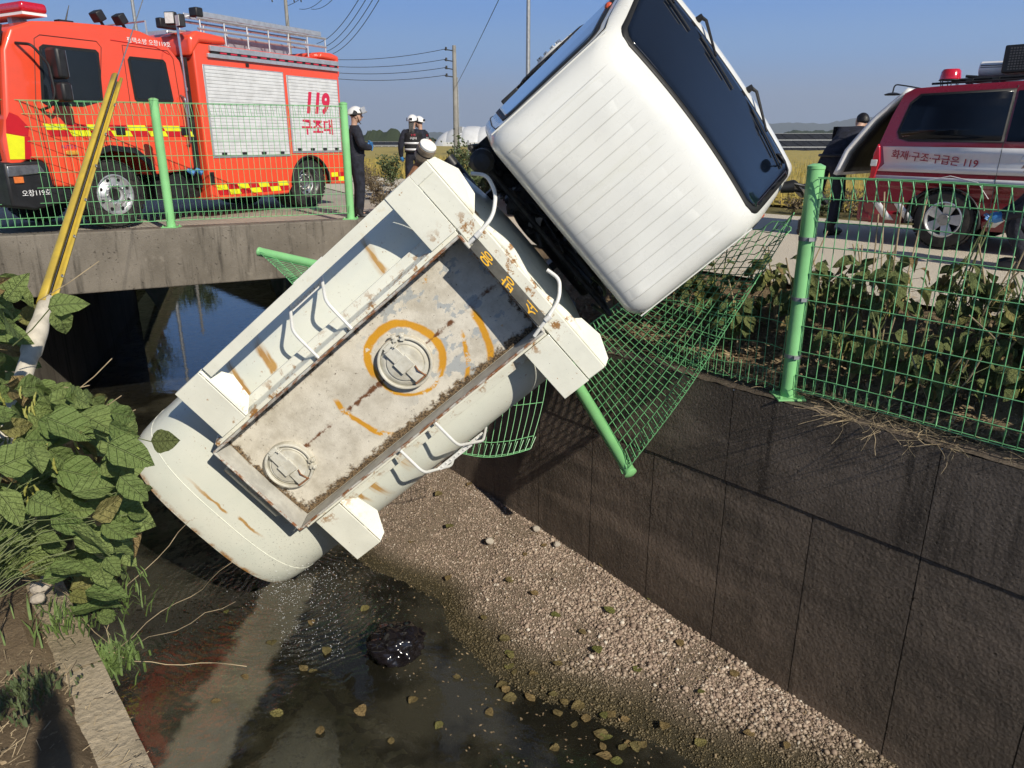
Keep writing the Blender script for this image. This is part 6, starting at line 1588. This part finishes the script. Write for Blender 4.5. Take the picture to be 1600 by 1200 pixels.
q = at(825, 110, 26); m = MB(); m.tube([(0, 0, 0), (0, 0, 4), (0, 0, 9.5)], [.085, .075, .05], 12); o = m.build('street_lamp_pole', m_galv); o.location = (q.x, q.y, 0); tag(o, 'plain grey metal pole rising behind the white cab', 'pole')
q = at(215, 60, 40); m = MB(); m.tube([(0, 0, 0), (0, 0, 11.5)], [.12, .07], 10); o = m.build('utility_pole', m_galv); o.location = (q.x, q.y, 0); tag(o, 'slim pale pole rising behind the fire engine cab', 'pole')
q = at(276, 217, 60); m = MB(); m.tube([(0, 0, 0), (0, 0, 8.3)], [.16, .10], 10); o = m.build('utility_pole', m_pole); o.location = (q.x, q.y, 0); tag(o, 'utility pole mirrored in the water under the bridge', 'utility pole')
# trees beyond the fire engine, mirrored in the canal
def tree(px, t, h, label):
    q = at(px, 217, t); root = empty('tree', (q.x, q.y, 0), 0, label, 'tree')
    m = MB(); m.tube([(0, 0, -.2), (.1, 0, h * .35), (0, .1, h * .7)], [.2, .14, .05], 8)
    C_ = []
    for k in range(9):
        a = k * 2.4; z0 = h * (.3 + .06 * k); e = Vector((math.cos(a) * h * .24, math.sin(a) * h * .24, z0 + h * .15)); m.tube([(0, 0, z0), e], [.07, .02], 6, False); C_.append(e)
    m.build('trunk', m_twig, root); C_.append(Vector((0, 0, h * .85)))
    P = np.array([random.choice(C_)[:] for _ in range(3500)]) + rng.normal(size=(3500, 3)) * h * .075
    A = rng.normal(size=P.shape); A /= np.linalg.norm(A, axis=1)[:, None]; B = np.cross(A, rng.normal(size=P.shape)); B /= np.linalg.norm(B, axis=1)[:, None]
    V = np.stack([P - A * .16, P + B * .08, P + A * .16, P - B * .08], 1).reshape(-1, 3); o = raw('crown', V, (np.arange(len(P)) * 4)[:, None] + np.arange(4)[None], m_bush, root); o['kind'] = 'stuff'
tree(262, 62, 6.3, 'round green tree mirrored at the top of the water, left of its pole'); tree(205, 66, 6.8, 'green tree mirrored beside the dark abutment'); tree(232, 70, 6.0, 'green tree mirrored between its two neighbours')
random.seed(9)
for i, (k, d, h) in enumerate(((13, CW2 + .9, 1.5), (15.5, CW2 + .8, 1.8), (18, CW2 + .9, 1.6), (21, CW2 + .9, 1.9), (12.2, CW2 + .6, .9), (14, -.5, .9), (16.5, -.6, .8), (20, -.6, 1.1))):
    shrub('bank_shrub', cw2(k, d, -.4), .75, h, 800, m_bush, 'weedy shrub on the canal bank beyond the bridge', 'shrub', 'shrubs along the canal beyond the bridge', .06, 14)
# white and yellow vehicle behind the cab
q = at(800, 285, 13.6); am = empty('rescue_vehicle', (q.x + .75, q.y + .8, .01), R(92), 'white vehicle with red stripe and yellow lower half, mostly hidden behind the cab', 'vehicle')
m = MB(); m.prism([(-2.2, .60), (-2.2, .95), (-1.9, 1.12), (1.2, 1.12), (1.7, 1.0), (2.2, .9), (2.25, .60)], -.9, .9, 'y'); ab = m.build('upper_body', m_vwhite, am, True, .05)
m = MB(); m.prism([(-2.2, .25), (-2.2, .595), (2.25, .595), (2.25, .25)], -.9, .9, 'y'); m.build('lower_body', simple('ochre_paint', (.60, .33, .04), .4, 0, .05, 4), am, True, .03)
m = MB(); m.b2((-2.208, -.88, .70), (2.0, .904, .75)); m.build('red_stripe', m_red2, ab)
m = MB(); m.b2((-2.21, -.7, .82), (-2.2, .7, .92)); m.b2((-1.8, -.905, .85), (1.0, .905, 1.05)); m.build('window_glass', m_vanglass, ab)
wheel(am, (-1.4, .8, .34), .34, .2, m_alu, 1, False, 5); wheel(am, (-1.4, -.8, .34), .34, .2, m_alu, -1, False, 5); wheel(am, (1.5, .8, .34), .34, .2, m_alu, 1, False, 5)
# ================================================================ near vegetation
def leafmesh(name, mat, w=.36, fold=.22, droop=.25, curl=.05, seed=0, nx=6, ny=9):
    m = MB(); rnd = random.Random(seed)
    ph = rnd.uniform(0, 6)
    def fn(u, v):
        t_ = v; x = (2 * u - 1)
        wd = w * (math.sin(math.pi * min(1, t_ ** .72)) ** .8) if 0 < t_ < 1 else .004
        wd *= 1 + .05 * math.sin(t_ * 17 + ph)
        X = x * wd
        return (X, t_, abs(X) * fold - droop * t_ * t_ + curl * math.sin(t_ * 9 + ph + x * 2) * abs(x) * .6)
    m.grid(fn, nx * 2 + 1, ny)
    me_o = m.build(name, mat, None, True, angle=180); me = me_o.data; bpy.data.objects.remove(me_o); return me
LM = [leafmesh('leaf', m_leaf, .33 + .03 * (k % 3), .10 + .12 * (k % 4), .12 + .10 * (k % 5), .05, k) for k in range(8)]
LM2 = [leafmesh('leaf', m_leaf2, .34, .1 + .2 * (k % 3), .2 + .2 * (k % 3), .09, k + 20, 4, 7) for k in range(5)]
LMD = [leafmesh('withered_leaf', m_leafdry, .26, .5 + .3 * k, .4 + .2 * k, .12, k + 40, 4, 7) for k in range(3)]
LMY = [leafmesh('leaf', m_leafyel, .32, .2 + .2 * k, .3, .08, k + 60, 4, 7) for k in range(3)]
def podmesh(mat, seed):
    m = MB(); r_ = random.Random(seed)
    pts = []; rad = []
    for i in range(13):
        t_ = i / 12; pts.append((.10 * math.sin(t_ * 2.6), t_, -.05 * math.sin(t_ * 3))); rad.append(.085 * (math.sin(math.pi * (.06 + .88 * t_)) ** .6) * (1 + .22 * math.cos(t_ * 6 * math.pi)))
    m.tube(pts, rad, 8); o = m.build('pod', mat); me = o.data; bpy.data.objects.remove(o); return me
PODG = [podmesh(m_pod, 1), podmesh(m_pod, 2)]; PODB = [podmesh(m_poddry, 3), podmesh(m_poddry, 4)]
def put(me, name, parent, o0, p, ydir, normal, size, label=None):
    y = Vector(ydir).normalized(); z = Vector(normal); z = (z - y * z.dot(y)); z = z.normalized() if z.length > 1e-4 else y.orthogonal().normalized(); x = y.cross(z)
    o = bpy.data.objects.new(name, me); COL.objects.link(o); o.parent = parent
    q = Vector(p) - o0
    o.matrix_local = Matrix(((x.x * size, y.x * size, z.x * size, q.x), (x.y * size, y.y * size, z.y * size, q.y), (x.z * size, y.z * size, z.z * size, q.z), (0, 0, 0, 1)))
    if label: o['label'] = label
    return o
# soybean plants on the left bank
random.seed(33)
bases = [(.15, 5.15), (.75, 5.25), (1.35, 5.2), (1.9, 5.3), (.5, 5.55), (1.2, 5.65), (2.3, 5.25)]
bl = ['soybean plant at the lower left with big leaves drooping over the pale ledge', 'soybean plant leaning out over the water nearest the tank', 'soybean plant with yellow-green pods at the left edge of the picture', 'soybean plant whose top leaves stand before the yellow guard', 'soybean plant low at the left edge above the dry soil', 'soybean plant behind the podded one at the left edge', 'soybean plant in front of the dark space under the bridge']
plants = []
for (s_, d), l_ in zip(bases, bl):
    b = cw(s_, d, -.5); r_ = empty('soybean_plant', b, 0, l_, 'plant'); plants.append([r_, b, []])
poly = [(0, 440), (55, 440), (70, 520), (60, 600), (120, 610), (190, 640), (212, 700), (222, 780), (205, 850), (195, 920), (165, 965), (100, 930), (60, 900), (0, 890)]
def inside(x, y, P):
    c = False
    for i in range(len(P)):
        x1, y1 = P[i]; x2, y2 = P[i - 1]
        if (y1 > y) != (y2 > y) and x < (x2 - x1) * (y - y1) / (y2 - y1) + x1: c = not c
    return c
spots = []; tries = 0
while len(spots) < 360 and tries < 60000:
    tries += 1
    px, py = random.uniform(-60, 250), random.uniform(430, 970)
    if not inside(max(px, 1), py, poly): continue
    t_ = random.uniform(2.45, 3.5) + (.15 if py < 600 else 0)
    p = at(px, py, t_)
    if p.z < -.50: continue
    if 12 < px < 92 and 455 < py < 600 and t_ < 3.4: continue
    if min([(p - q).length for q in spots] + [9]) < .036: continue
    dch = (p - CP0).dot(CMv)
    if dch < CW - .45: continue
    spots.append(p)
sunv = to_sun
for p in spots:
    pl_ = min(plants, key=lambda q: ((q[1] + Vector((0, 0, .35))) - p).length)
    away = (p - pl_[1]); away.z = 0; away = away.normalized() if away.length > .02 else Vector((1, 0, 0))
    yd = away * .7 + Vector((random.gauss(0, .4), random.gauss(0, .4), random.uniform(-1.2, .35))) + Vector((.25, 0, 0))
    nm = (CAMPOS - p).normalized() * .6 + sunv * .45 + Vector((random.gauss(0, .75), random.gauss(0, .75), random.gauss(.4, .4)))
    sz = random.choice((random.uniform(.07, .11), random.uniform(.11, .17), random.uniform(.11, .17)))
    k = random.random(); me = random.choice(LM) if k < .88 else (random.choice(LMY) if k < .94 else random.choice(LMD))
    put(me, 'leaf' if k < .94 else 'withered_leaf', pl_[0], pl_[1], p - yd.normalized() * sz * .4, yd, nm, sz)
    pl_[2].append((p - yd.normalized() * sz * .4))
for r_, b, tips in plants:
    m = MB(); top = b + Vector((random.uniform(.1, .3), random.uniform(-.1, .1), random.uniform(.75, 1.0)))
    st = [b + Vector((0, 0, -.05)), b.lerp(top, .35) + Vector((.05, 0, 0)), b.lerp(top, .7), top]
    m.tube([q - b for q in smoothpath(st, .2)], .0045, 7)
    m.build('stem', m_stem, r_)
    m = MB()
    for q in tips[::2]:
        if q.z < b.z + .30 or (q - b).length > .8: continue
        k = max(0.05, min(.97, (q.z - b.z) / (top.z - b.z) - .12)); a = b.lerp(top, k)
        m.tube([a - b, (a.lerp(q, .5) + Vector((0, 0, .04))) - b, q - b], [.0018, .0016, .0014], 5, False)
    o = m.build('petioles', m_stem, r_)
    o['kind'] = 'stuff'
# pods hanging in two clusters
for (px, py, n) in ((25, 625, 12), (90, 700, 10), (30, 770, 14), (15, 690, 10)):
    for k in range(n):
        p = at(px + random.uniform(-38, 38), py + random.uniform(-22, 22), random.uniform(2.55, 2.85)); pl_ = min(plants, key=lambda q: (q[1] - p).length)
        put(random.choice(PODG), 'pod', pl_[0], pl_[1], p, (random.gauss(0, .35), random.gauss(0, .3), -1), (1, -1, 0), random.uniform(.045, .065))
# the two leaves that stand clear: by the guard and in front of the tank
p2_ = plants[3]; b = p2_[1]
for (px, py, t_, sz, yd) in ((75, 480, 2.9, .13, (.6, 0, .15)), (88, 480, 2.9, .125, (.12, .1, -1)), (10, 470, 2.7, .12, (.5, 0, .6)), (130, 505, 3.0, .0, None)):
    if yd is None: continue
    put(random.choice(LM), 'leaf', p2_[0], b, at(px, py, t_), yd, (CAMPOS - at(px, py, t_)).normalized() + Vector((0, 0, .4)), sz)
m = MB(); e = at(78, 482, 2.9); m.tube([at(20, 540, 3.0) - b, at(50, 515, 2.95) - b, e - b], .0025, 5, False); m.build('petiole', m_stem, p2_[0])
p2_ = plants[1]; b = p2_[1]
me = leafmesh('leaf', m_leaf2, .42, .12, .1, .06, 99); e = at(236, 690, 2.75)
put(me, 'leaf', p2_[0], b, e, (1, 0, .04), (CAMPOS - e).normalized(), .105, 'single dark leaf standing clear in front of the white tank')
m = MB(); m.tube([at(160, 672, 2.8) - b, at(205, 682, 2.76) - b, e - b], .002, 5, False); m.build('petiole', m_stem, p2_[0])
m = MB()
for (a_, b_) in (((150, 640), (190, 618)), ((100, 605), (140, 602)), ((170, 655), (212, 640)), ((60, 470), (155, 408)), ((120, 610), (175, 560))):
    m.tube([at(a_[0], a_[1], 2.9) - b, at((a_[0] + b_[0]) / 2, (a_[1] + b_[1]) / 2 + 3, 2.88) - b, at(b_[0], b_[1], 2.9) - b], .0018, 5, False)
m.build('dry_stalks', m_straw, p2_[0])
# yellow guy-wire guard
g0 = at(36, 590, 3.28); g1 = at(183, 121, 4.5)
gy = empty('guy_wire_guard', g0, 0, 'leaning yellow channel guard with white foot around a guy wire', 'guy guard')
ax = (g1 - g0).normalized(); L_ = (g1 - g0).length; qm = ax.to_track_quat('Z', 'Y').to_matrix().to_4x4()
m_yellow = simple('worn_yellow_paint', (.56, .40, .05), .5, 0, .15, 7, col2=(.42, .30, .05), dirt=.35)
camd = qm.inverted() @ (CAMPOS - g0 - ax * 1); ca = math.atan2(camd.y, camd.x)
m = MB()
def gf(u, v):
    a_ = ca + .45 + 2 * math.pi * (.075 + .85 * u); r_ = .032 * (1.25 - .25 * v); flare = .014 if u < .02 or u > .98 else 0
    return ((r_ - flare) * math.cos(a_), (r_ - flare) * math.sin(a_), .42 + (L_ - .42) * v)
m.grid(gf, 25, 14); m2 = MB(qm); m2.add(m.v, m.f); m2.build('channel', m_yellow, gy, True, 0, .004)
m = MB(qm); m.lathe([(.036, -.5), (.036, .12), (.044, .14), (.044, .27), (.036, .33), (.036, .455), (.033, .46)], (0, 0, 0), 'z', 20); m.build('white_foot', simple('dusty_white_sleeve', (.60, .55, .45), .7, 0, .15, 14, dirt=.3), gy)
m = MB(qm)
for k in range(6):
    z = .6 + k * .27; m.lathe([(.008, 0), (.007, .006), (0, .008)], (.040 * math.cos(ca + .9), .040 * math.sin(ca + .9), z), 'x', 8, 0, False)
m.build('rivets', m_galv, gy)['kind'] = 'stuff'
m = MB(); e = at(227, -12, 5.7); m.tube([g0 - g0, (g1 - g0) * .5, g1 - g0, e - g0, (e - g0) + (e - g1) * 2.5], .0045, 6); m.build('guy_wire', m_galv, gy)

# verge plants behind the canal fence
random.seed(77)
def verge_z(d): k = max(0, min(1, (-d - .22) / .96)); return ZT + .60 * k ** 1.3
def beanplant(s_, d, h, nl, np_, label, dull=.85, spread=.30, ls=(.10, .155), yel=.25):
    nl = int(nl * 2.2); h *= 1.28; np_ = int(np_ * 1.8)
    b = cw(s_, d, verge_z(d)); r_ = empty('bean_plant', b, 0, label, 'plant')
    ms = MB(); axes = []
    for k in range(random.choice((3, 4, 5))):
        a = random.uniform(0, 6.28); e = Vector((math.cos(a) * spread * random.uniform(.3, 1), math.sin(a) * spread * random.uniform(.3, 1), h * random.uniform(.75, 1))); mid = e * .5 + Vector((random.gauss(0, .04), random.gauss(0, .04), .05)); pts = smoothpath([(0, 0, -.03), mid, e], .15)
        ms.tube(pts, .0055, 6, False); axes.append(pts)
    ms.build('stem', m_straw if random.random() < .6 else m_stem, r_)
    mp = MB()
    for k in range(nl):
        ax_ = random.choice(axes); i = int((len(ax_) - 1) * random.uniform(.12, 1)); a = ax_[i]
        dr = Vector((random.gauss(0, 1), random.gauss(0, 1), random.uniform(-.2, .7))).normalized(); p = a + dr * random.uniform(.04, .13)
        yd = dr + Vector((0, 0, -random.uniform(.3, 1.5))); nm = sunv * .4 + Vector((random.gauss(0, .6), random.gauss(0, .6), .6)) + (CAMPOS - b).normalized() * .4
        kk = random.random(); me = random.choice(LM2) if kk < 1 - yel else random.choice(LMY + LMD)
        put(me, 'leaf', r_, Vector((0, 0, 0)), p, yd, nm, random.uniform(*ls)); mp.tube([a, p], .0018, 4, False)
    o = mp.build('petioles', m_stem, r_); o['kind'] = 'stuff'
    for k in range(np_):
        ax_ = random.choice(axes); a = ax_[int((len(ax_) - 1) * random.uniform(.1, .8))]
        p = a + Vector((random.gauss(0, .018), random.gauss(0, .018), random.uniform(-.05, .05)))
        put(random.choice(PODB + PODG[:1]), 'pod', r_, Vector((0, 0, 0)), p, (random.gauss(0, .3), random.gauss(0, .3), -1), (1, 0, 0), random.uniform(.05, .075))
    return r_
VP_ = [(-.45, -.62, 1.22, 26, 40, 'bean plant with drying pods just right of the standing fence post'), (-.75, -.8, 1.0, 16, 26, 'bean plant with yellow leaves second from the standing post'),
       (-2.05, -.65, 1.25, 26, 46, 'tall podded bean plant in the right third of the fence panel'), (-2.45, -.85, 1.2, 26, 30, 'bean plant with large dark leaves at the right picture edge'),
       (-1.75, -.95, .62, 22, 8, 'dark leafy bean plant in front of the van wheel shadow'), (-1.2, -.75, .42, 22, 4, 'low leafy bean plant in the middle of the fence panel'),
       (-1.5, -.5, .45, 20, 6, 'low bean plant beside the tall podded one'), (-.95, -.45, .38, 14, 4, 'low withering bean plant close to the wall edge'),
       (-2.8, -.6, .7, 24, 10, 'bean plant partly cut off by the right picture edge'), (.35, -.6, .85, 20, 18, 'bean plant just left of the standing fence post'),
       (.75, -.55, .55, 20, 12, 'bean plant behind the sagging mesh under the cab corner'), (1.15, -.7, .7, 22, 8, 'leafy bean plant behind the sagging mesh'),
       (1.55, -.8, .6, 22, 8, 'leafy bean plant under the middle of the white cab'), (1.95, -.6, .55, 22, 6, 'leafy bean plant beside the tank front'),
       (2.35, -.7, .6, 20, 4, 'leafy bean plant in the dark gap behind the tank'), (-.15, -.95, .6, 16, 8, 'small bean plant near the road edge by the post'), (.2, -1.0, .5, 14, 4, 'small bean plant by the road left of the post'),
       (-.62, -.42, .55, 16, 14, 'short bean plant between the two podded ones by the post'), (-1.05, -.9, .75, 18, 16, 'bean plant with hanging leaves before the pale road'),
       (-1.38, -.95, .6, 18, 10, 'leafy bean plant before the van wheel'), (-1.9, -.4, .5, 16, 10, 'short bean plant near the wall edge at right'), (-2.25, -.55, .8, 20, 26, 'podded bean plant leaning on the mesh at right'),
       (-2.65, -.95, .95, 22, 22, 'tall bean plant behind the right picture edge'), (-.25, -.45, .5, 14, 10, 'short bean plant at the foot of the standing post'), (.55, -.85, .6, 16, 8, 'bean plant between post and cab near the road')]
for a_ in VP_: beanplant(*a_)
# litter: dry leaf scraps, stalks and twigs on the verge
def litter(name, smin, smax, dfun, zf, n, mat, size, label):
    S1 = rng.uniform(smin, smax, n); P = []
    for s_ in S1:
        d = dfun(); p = cw(s_, d, zf(s_, d) + random.uniform(.005, .05)); P.append(p[:])
    P = np.array(P); A = rng.normal(size=(n, 3)); A[:, 2] *= .35; A /= np.linalg.norm(A, axis=1)[:, None]; B = np.cross(A, rng.normal(size=(n, 3)) * .3 + np.array([0, 0, 1.0])); B /= np.linalg.norm(B, axis=1)[:, None]
    s0 = rng.uniform(.4, 1.2, (n, 1)) * size; C_ = np.cross(A, B)
    V = np.stack([P - A * s0, P + B * s0 * .5 + C_ * s0 * .2, P + A * s0, P - B * s0 * .5 + C_ * s0 * .2], 1).reshape(-1, 3)
    o = raw(name, V, (np.arange(n) * 4)[:, None] + np.arange(4)[None], mat); return tag(o, label, None, None, 'stuff')
m_scrap = simple('dead_leaf_scraps', (.36, .27, .16), .85, 0, .3, 12, col2=(.18, .125, .07))
litter('leaf_litter', -3.6, 3.2, lambda: -.20 - abs(random.gauss(0, .42)) * 1.1, lambda s_, d: verge_z(d) if d > -1.15 else 0, 9000, m_scrap, .028, 'dead leaves lying under the bean plants behind the fence')
litter('leaf_litter', 3.2, 8.0, lambda: -.20 - random.random() * .9, lambda s_, d: verge_z(d), 2500, m_scrap, .03, 'dead leaves on the verge behind the tank')
def stalks(name, n, posf, ln, r, mat, label, flat=.25, seg=4):
    m = MB()
    for k in range(n):
        p = posf(); a = random.uniform(0, 6.28); d = Vector((math.cos(a), math.sin(a), random.uniform(-flat, flat) + .05)); L1 = random.uniform(.4, 1) * ln; pts = [p]; 
        for j in range(seg): d = (d + Vector((random.gauss(0, .25), random.gauss(0, .25), random.gauss(0, .15)))).normalized(); pts.append(pts[-1] + d * L1 / seg)
        m.tube(pts, r, 3, False)
    return tag(m.build(name, mat, None, True), label, None, None, 'stuff')
def vpos(): d = -.12 - abs(random.gauss(0, .3)); s_ = random.uniform(-3.2, 2.8); return cw(s_, d, verge_z(d) + .02)
stalks('dry_stalks', 900, vpos, .22, .0016, m_straw, 'dry stalks and runners along the wall top behind the fence')
stalks('dry_stalks', 160, lambda: cw(random.uniform(-1.3, -.35), random.uniform(-.16, .02), ZT + .015), .30, .0016, m_straw, 'tuft of dry grass hanging over the wall edge right of the post', .6)
# left bank: dry straw mat, green shoots
def lz_(d): k = (d - CW - .24) / .1; return -.62 + .10 * min(1, k / 5) + .5 * max(0, (k - 9) / 8) ** 1.2
def lpos(): d = CW + .10 + abs(random.gauss(0, .33)); return cw(random.gauss(-.1, .7), d, lz_(d) + .014)
stalks('dry_straw', 7500, lpos, .14, .0013, m_straw, 'mat of dry straw on the left bank soil', .15, 3)
stalks('dry_straw', 1500, lpos, .12, .0013, m_twig, 'dark dead grass mixed into the straw', .2, 3)
litter('left_bank_litter', -1.8, 2.4, lambda: CW + .15 + abs(random.gauss(0, .35)), lambda s_, d: lz_(d), 2600, m_scrap, .016, 'bits of dead leaf on the left bank')
def blades(name, n, posf, h, mat, label):
    P = []; 
    for k in range(n):
        p = posf(); a = random.uniform(0, 6.28); w_ = random.uniform(.002, .005); hh = h * random.uniform(.5, 1); l = Vector((math.cos(a), math.sin(a), 0)); tip = p + l * hh * .7 + Vector((0, 0, hh)); s1 = Vector((-l.y, l.x, 0)) * w_; mid = p + l * hh * .2 + Vector((0, 0, hh * .6))
        P += [(p - s1)[:], (p + s1)[:], (mid + s1)[:], (mid - s1)[:], (mid - s1)[:], (mid + s1)[:], tip[:], tip[:]]
    V = np.array(P); o = raw(name, V, np.arange(len(P)).reshape(-1, 4), mat); return tag(o, label, None, None, 'stuff')
m_grass = simple('fresh_grass', (.13, .20, .05), .6, 0, .25, 20)
def gpos(c, r):
    def f(): 
        p = c + Vector((random.gauss(0, r), random.gauss(0, r), 0)); return p
    return f
blades('grass', 260, gpos(atz(140, 955, -.56), .10), .09, m_grass, 'fresh green grass at the end of the pale ledge')
blades('grass', 260, gpos(atz(45, 1085, -.50), .06), .035, m_bush, 'small dark green weeds in the shaded soil at lower left')
blades('grass', 200, gpos(atz(175, 1045, -.68), .05), .10, m_grass, 'grass sprouting from the wall joint below the ledge')
stalks('roots', 7, lambda: atz(170, 1010, -.62) + Vector((random.gauss(0, .04), random.gauss(0, .04), 0)), .9, .0016, m_straw, 'pale root threads hanging from the ledge to the water', 1.2, 9)
# fallen leaves
random.seed(101)
FL = [leafmesh('fallen_leaf', m_fallen, .32 + .04 * k, .06 + .06 * k, .05 + .05 * k, .05, k + 80, 4, 7) for k in range(4)]
FG = [leafmesh('fallen_leaf', m_leafyel, .36, .08, .08, .05, k + 90, 4, 7) for k in range(2)]
def lay(px, py, z=None, size=None, label=None, group=None):
    p = atz(px, py, ZW)
    if z is None:
        for _ in range(6):
            s_ = (p - CP0).dot(CU) / CU.length_squared; d = (p - CP0).dot(CMv) / CMv.length_squared
            zz = max(ZW + .004, bedz(s_, d) + .012); p = atz(px, py, zz)
    me = random.choice(FL + FL + FG); a = random.uniform(0, 6.28)
    o = put(me, 'fallen_leaf', None, Vector((0, 0, 0)), p + Vector((0, 0, .012)), (math.cos(a), math.sin(a), random.uniform(.0, .25)), (random.gauss(0, .14), random.gauss(0, .14), 1), size or random.uniform(.08, .135))
    tag(o, label, 'leaf', group); return o
water_sp = [(352, 955), (395, 922), (365, 898), (487, 970), (425, 1010), (480, 1050), (380, 1055), (330, 1098), (512, 1012), (443, 1118), (690, 1128), (560, 1105), (650, 1090), (482, 1052), (575, 947), (500, 1150), (610, 1165), (760, 1110), (720, 1060)]
for i, (x, y) in enumerate(water_sp): lay(x, y, None, None, 'dead leaf floating on the canal water', 'leaves floating on the water')
grav = [(757, 970), (875, 1170), (842, 930), (765, 845), (820, 870), (855, 852), (705, 820), (900, 810), (940, 880), (1040, 1130), (1180, 1150), (990, 1050), (930, 1010), (1010, 935), (860, 960), (790, 905), (1100, 1080), (1230, 1160), (690, 770), (735, 755), (640, 850), (700, 900), (1060, 1000), (960, 960), (880, 1040), (905, 985), (780, 1000), (1150, 1060), (1000, 1170), (1085, 1165)]
for i, (x, y) in enumerate(grav): lay(x, y, None, None, 'dead leaf lying on the gravel bank', 'leaves lying on the gravel')
edge = [(random.uniform(770, 1000), 0) for _ in range(26)]
for (x, _) in edge: y = 1030 + (x - 770) * .62 + random.uniform(-30, 45); lay(x, min(1195, y), None, None, 'dead leaf caught along the waterline of the gravel', 'leaves along the waterline')
# small scraps on bed
def gsc(): return None
n = 1500; S1 = rng.uniform(-2.5, 6, n); D1 = rng.uniform(.0, 2.4, n); P = np.array([cw(a, b, bedz(a, b) + .02)[:] for a, b in zip(S1, D1)]); A = rng.normal(size=(n, 3)); A[:, 2] *= .3; A /= np.linalg.norm(A, axis=1)[:, None]; B = np.cross(A, [0, 0, 1.0]); s0 = rng.uniform(.006, .02, (n, 1))
V = np.stack([P - A * s0, P + B * s0 * .5, P + A * s0, P - B * s0 * .5], 1).reshape(-1, 3); V[:, 2] = np.maximum(V[:, 2], ZW + .002)
tag(raw('plant_scraps', V, (np.arange(n) * 4)[:, None] + np.arange(4)[None], m_scrap), 'small plant scraps strewn over the gravel', None, None, 'stuff')
# larger pale stones by the wall
random.seed(6)
for i, (px, py, sz_, l_) in enumerate(((765, 845, .05, 'white stone on the gravel nearest the tank'), (1040, 1098, .03, 'small pale stone low on the gravel bank'), (838, 826, .045, 'pale stone against the foot of the dark wall'), (870, 850, .04, 'pale stone beside a dead leaf near the wall foot'), (62, 918, .04, 'sandy stone on the soil below the bean leaves'), (60, 935, .03, 'small second stone on the soil below the bean leaves'))):
    bm = bmesh.new(); bmesh.ops.create_icosphere(bm, subdivisions=2, radius=sz_)
    for v in bm.verts: v.co *= 1 + .25 * noise.noise(v.co * 22 + Vector((i * 3, 0, 0))); v.co.z *= .7
    me = bpy.data.meshes.new('stone'); bm.to_mesh(me); bm.free(); me.materials.append(simple('pale_stone', (.52, .46, .38), .8, 0, .15, 12) if i == 0 else bpy.data.materials['pale_stone'])
    o = bpy.data.objects.new('stone', me); COL.objects.link(o)
    if px < 200: o.location = atz(px, py, -.50)
    else:
        p = atz(px, py, -3.1); s_ = (p - CP0).dot(CU); d = (p - CP0).dot(CMv); o.location = atz(px, py, bedz(s_, max(.05, d)) + .02)
    tag(o, l_, 'stone')
# black plastic bag
bm = bmesh.new(); bmesh.ops.create_icosphere(bm, subdivisions=5, radius=.23)
for v in bm.verts:
    n_ = v.co.normalized(); c_ = noise.fractal(n_ * 1.8, .9, 2.0, 3); rdg = 1 - min(1, abs(noise.noise(n_ * 2.6 + Vector((3, 1, 7)))) * 2.2) * .6 - min(1, abs(noise.noise(n_ * 5.5 + Vector((1, 5, 2)))) * 3) * .3
    v.co = n_ * (.235 * (1 + .22 * c_ + .16 * rdg)); v.co.z *= .62
    v.co.x *= 1.05
me = bpy.data.meshes.new('plastic_bag'); bm.to_mesh(me); bm.free(); me.polygons.foreach_set('use_smooth', [True] * len(me.polygons))
me.materials.append(simple('shiny_black_plastic', (.012, .010, .012), .14, 0, .2, 8, coat=.5)); o = bpy.data.objects.new('plastic_bag', me); COL.objects.link(o)
q = atz(620, 1018, ZW); o.location = (q.x, q.y, ZW + .09); tag(o, 'crumpled black plastic bag lying in the shallow water', 'bag')
# drips from the tank and spray on the water
n = 420; pts = []
for k in range(n):
    t_ = random.random(); c = at(random.choice((430, 455, 480, 505, 520)), 880, 6.6); pts.append((c.x + random.gauss(0, .03), c.y + random.gauss(0, .05), c.z - random.random() * (c.z - ZW)))
for k in range(500): pts.append((RIP[0] + random.gauss(0, .28), RIP[1] + random.gauss(0, .22), ZW + abs(random.gauss(0, .03))))
tag(scatter_stones('water_drops', np.array(pts), rng.uniform(.002, .005, len(pts)), simple('water_drop', (.8, .82, .85), .05, 0, .02, 5, coat=1)), 'water dripping from the tank and splashing on the surface', None, None, 'stuff')

# thin autumn air: one closed box of even haze round everything
m = MB(); m.b2((-7000, -300, -6.5), (7000, 7200, 400)); hz = m.build('haze', NT('autumn_haze').mat, None, False)
_t = hz.data.materials[0].node_tree; _o = _t.nodes['Material Output'] if 'Material Output' in _t.nodes else [n for n in _t.nodes if n.type == 'OUTPUT_MATERIAL'][0]
_v = _t.nodes.new('ShaderNodeVolumePrincipled'); _v.inputs['Density'].default_value = .00016; _v.inputs['Color'].default_value = (.80, .88, 1.0, 1); _v.inputs['Anisotropy'].default_value = .1
_t.links.new(_v.outputs[0], _o.inputs['Volume']); tag(hz, 'thin blue-grey haze in the air', None, None, 'stuff')
scene.cycles.volume_bounces = 0
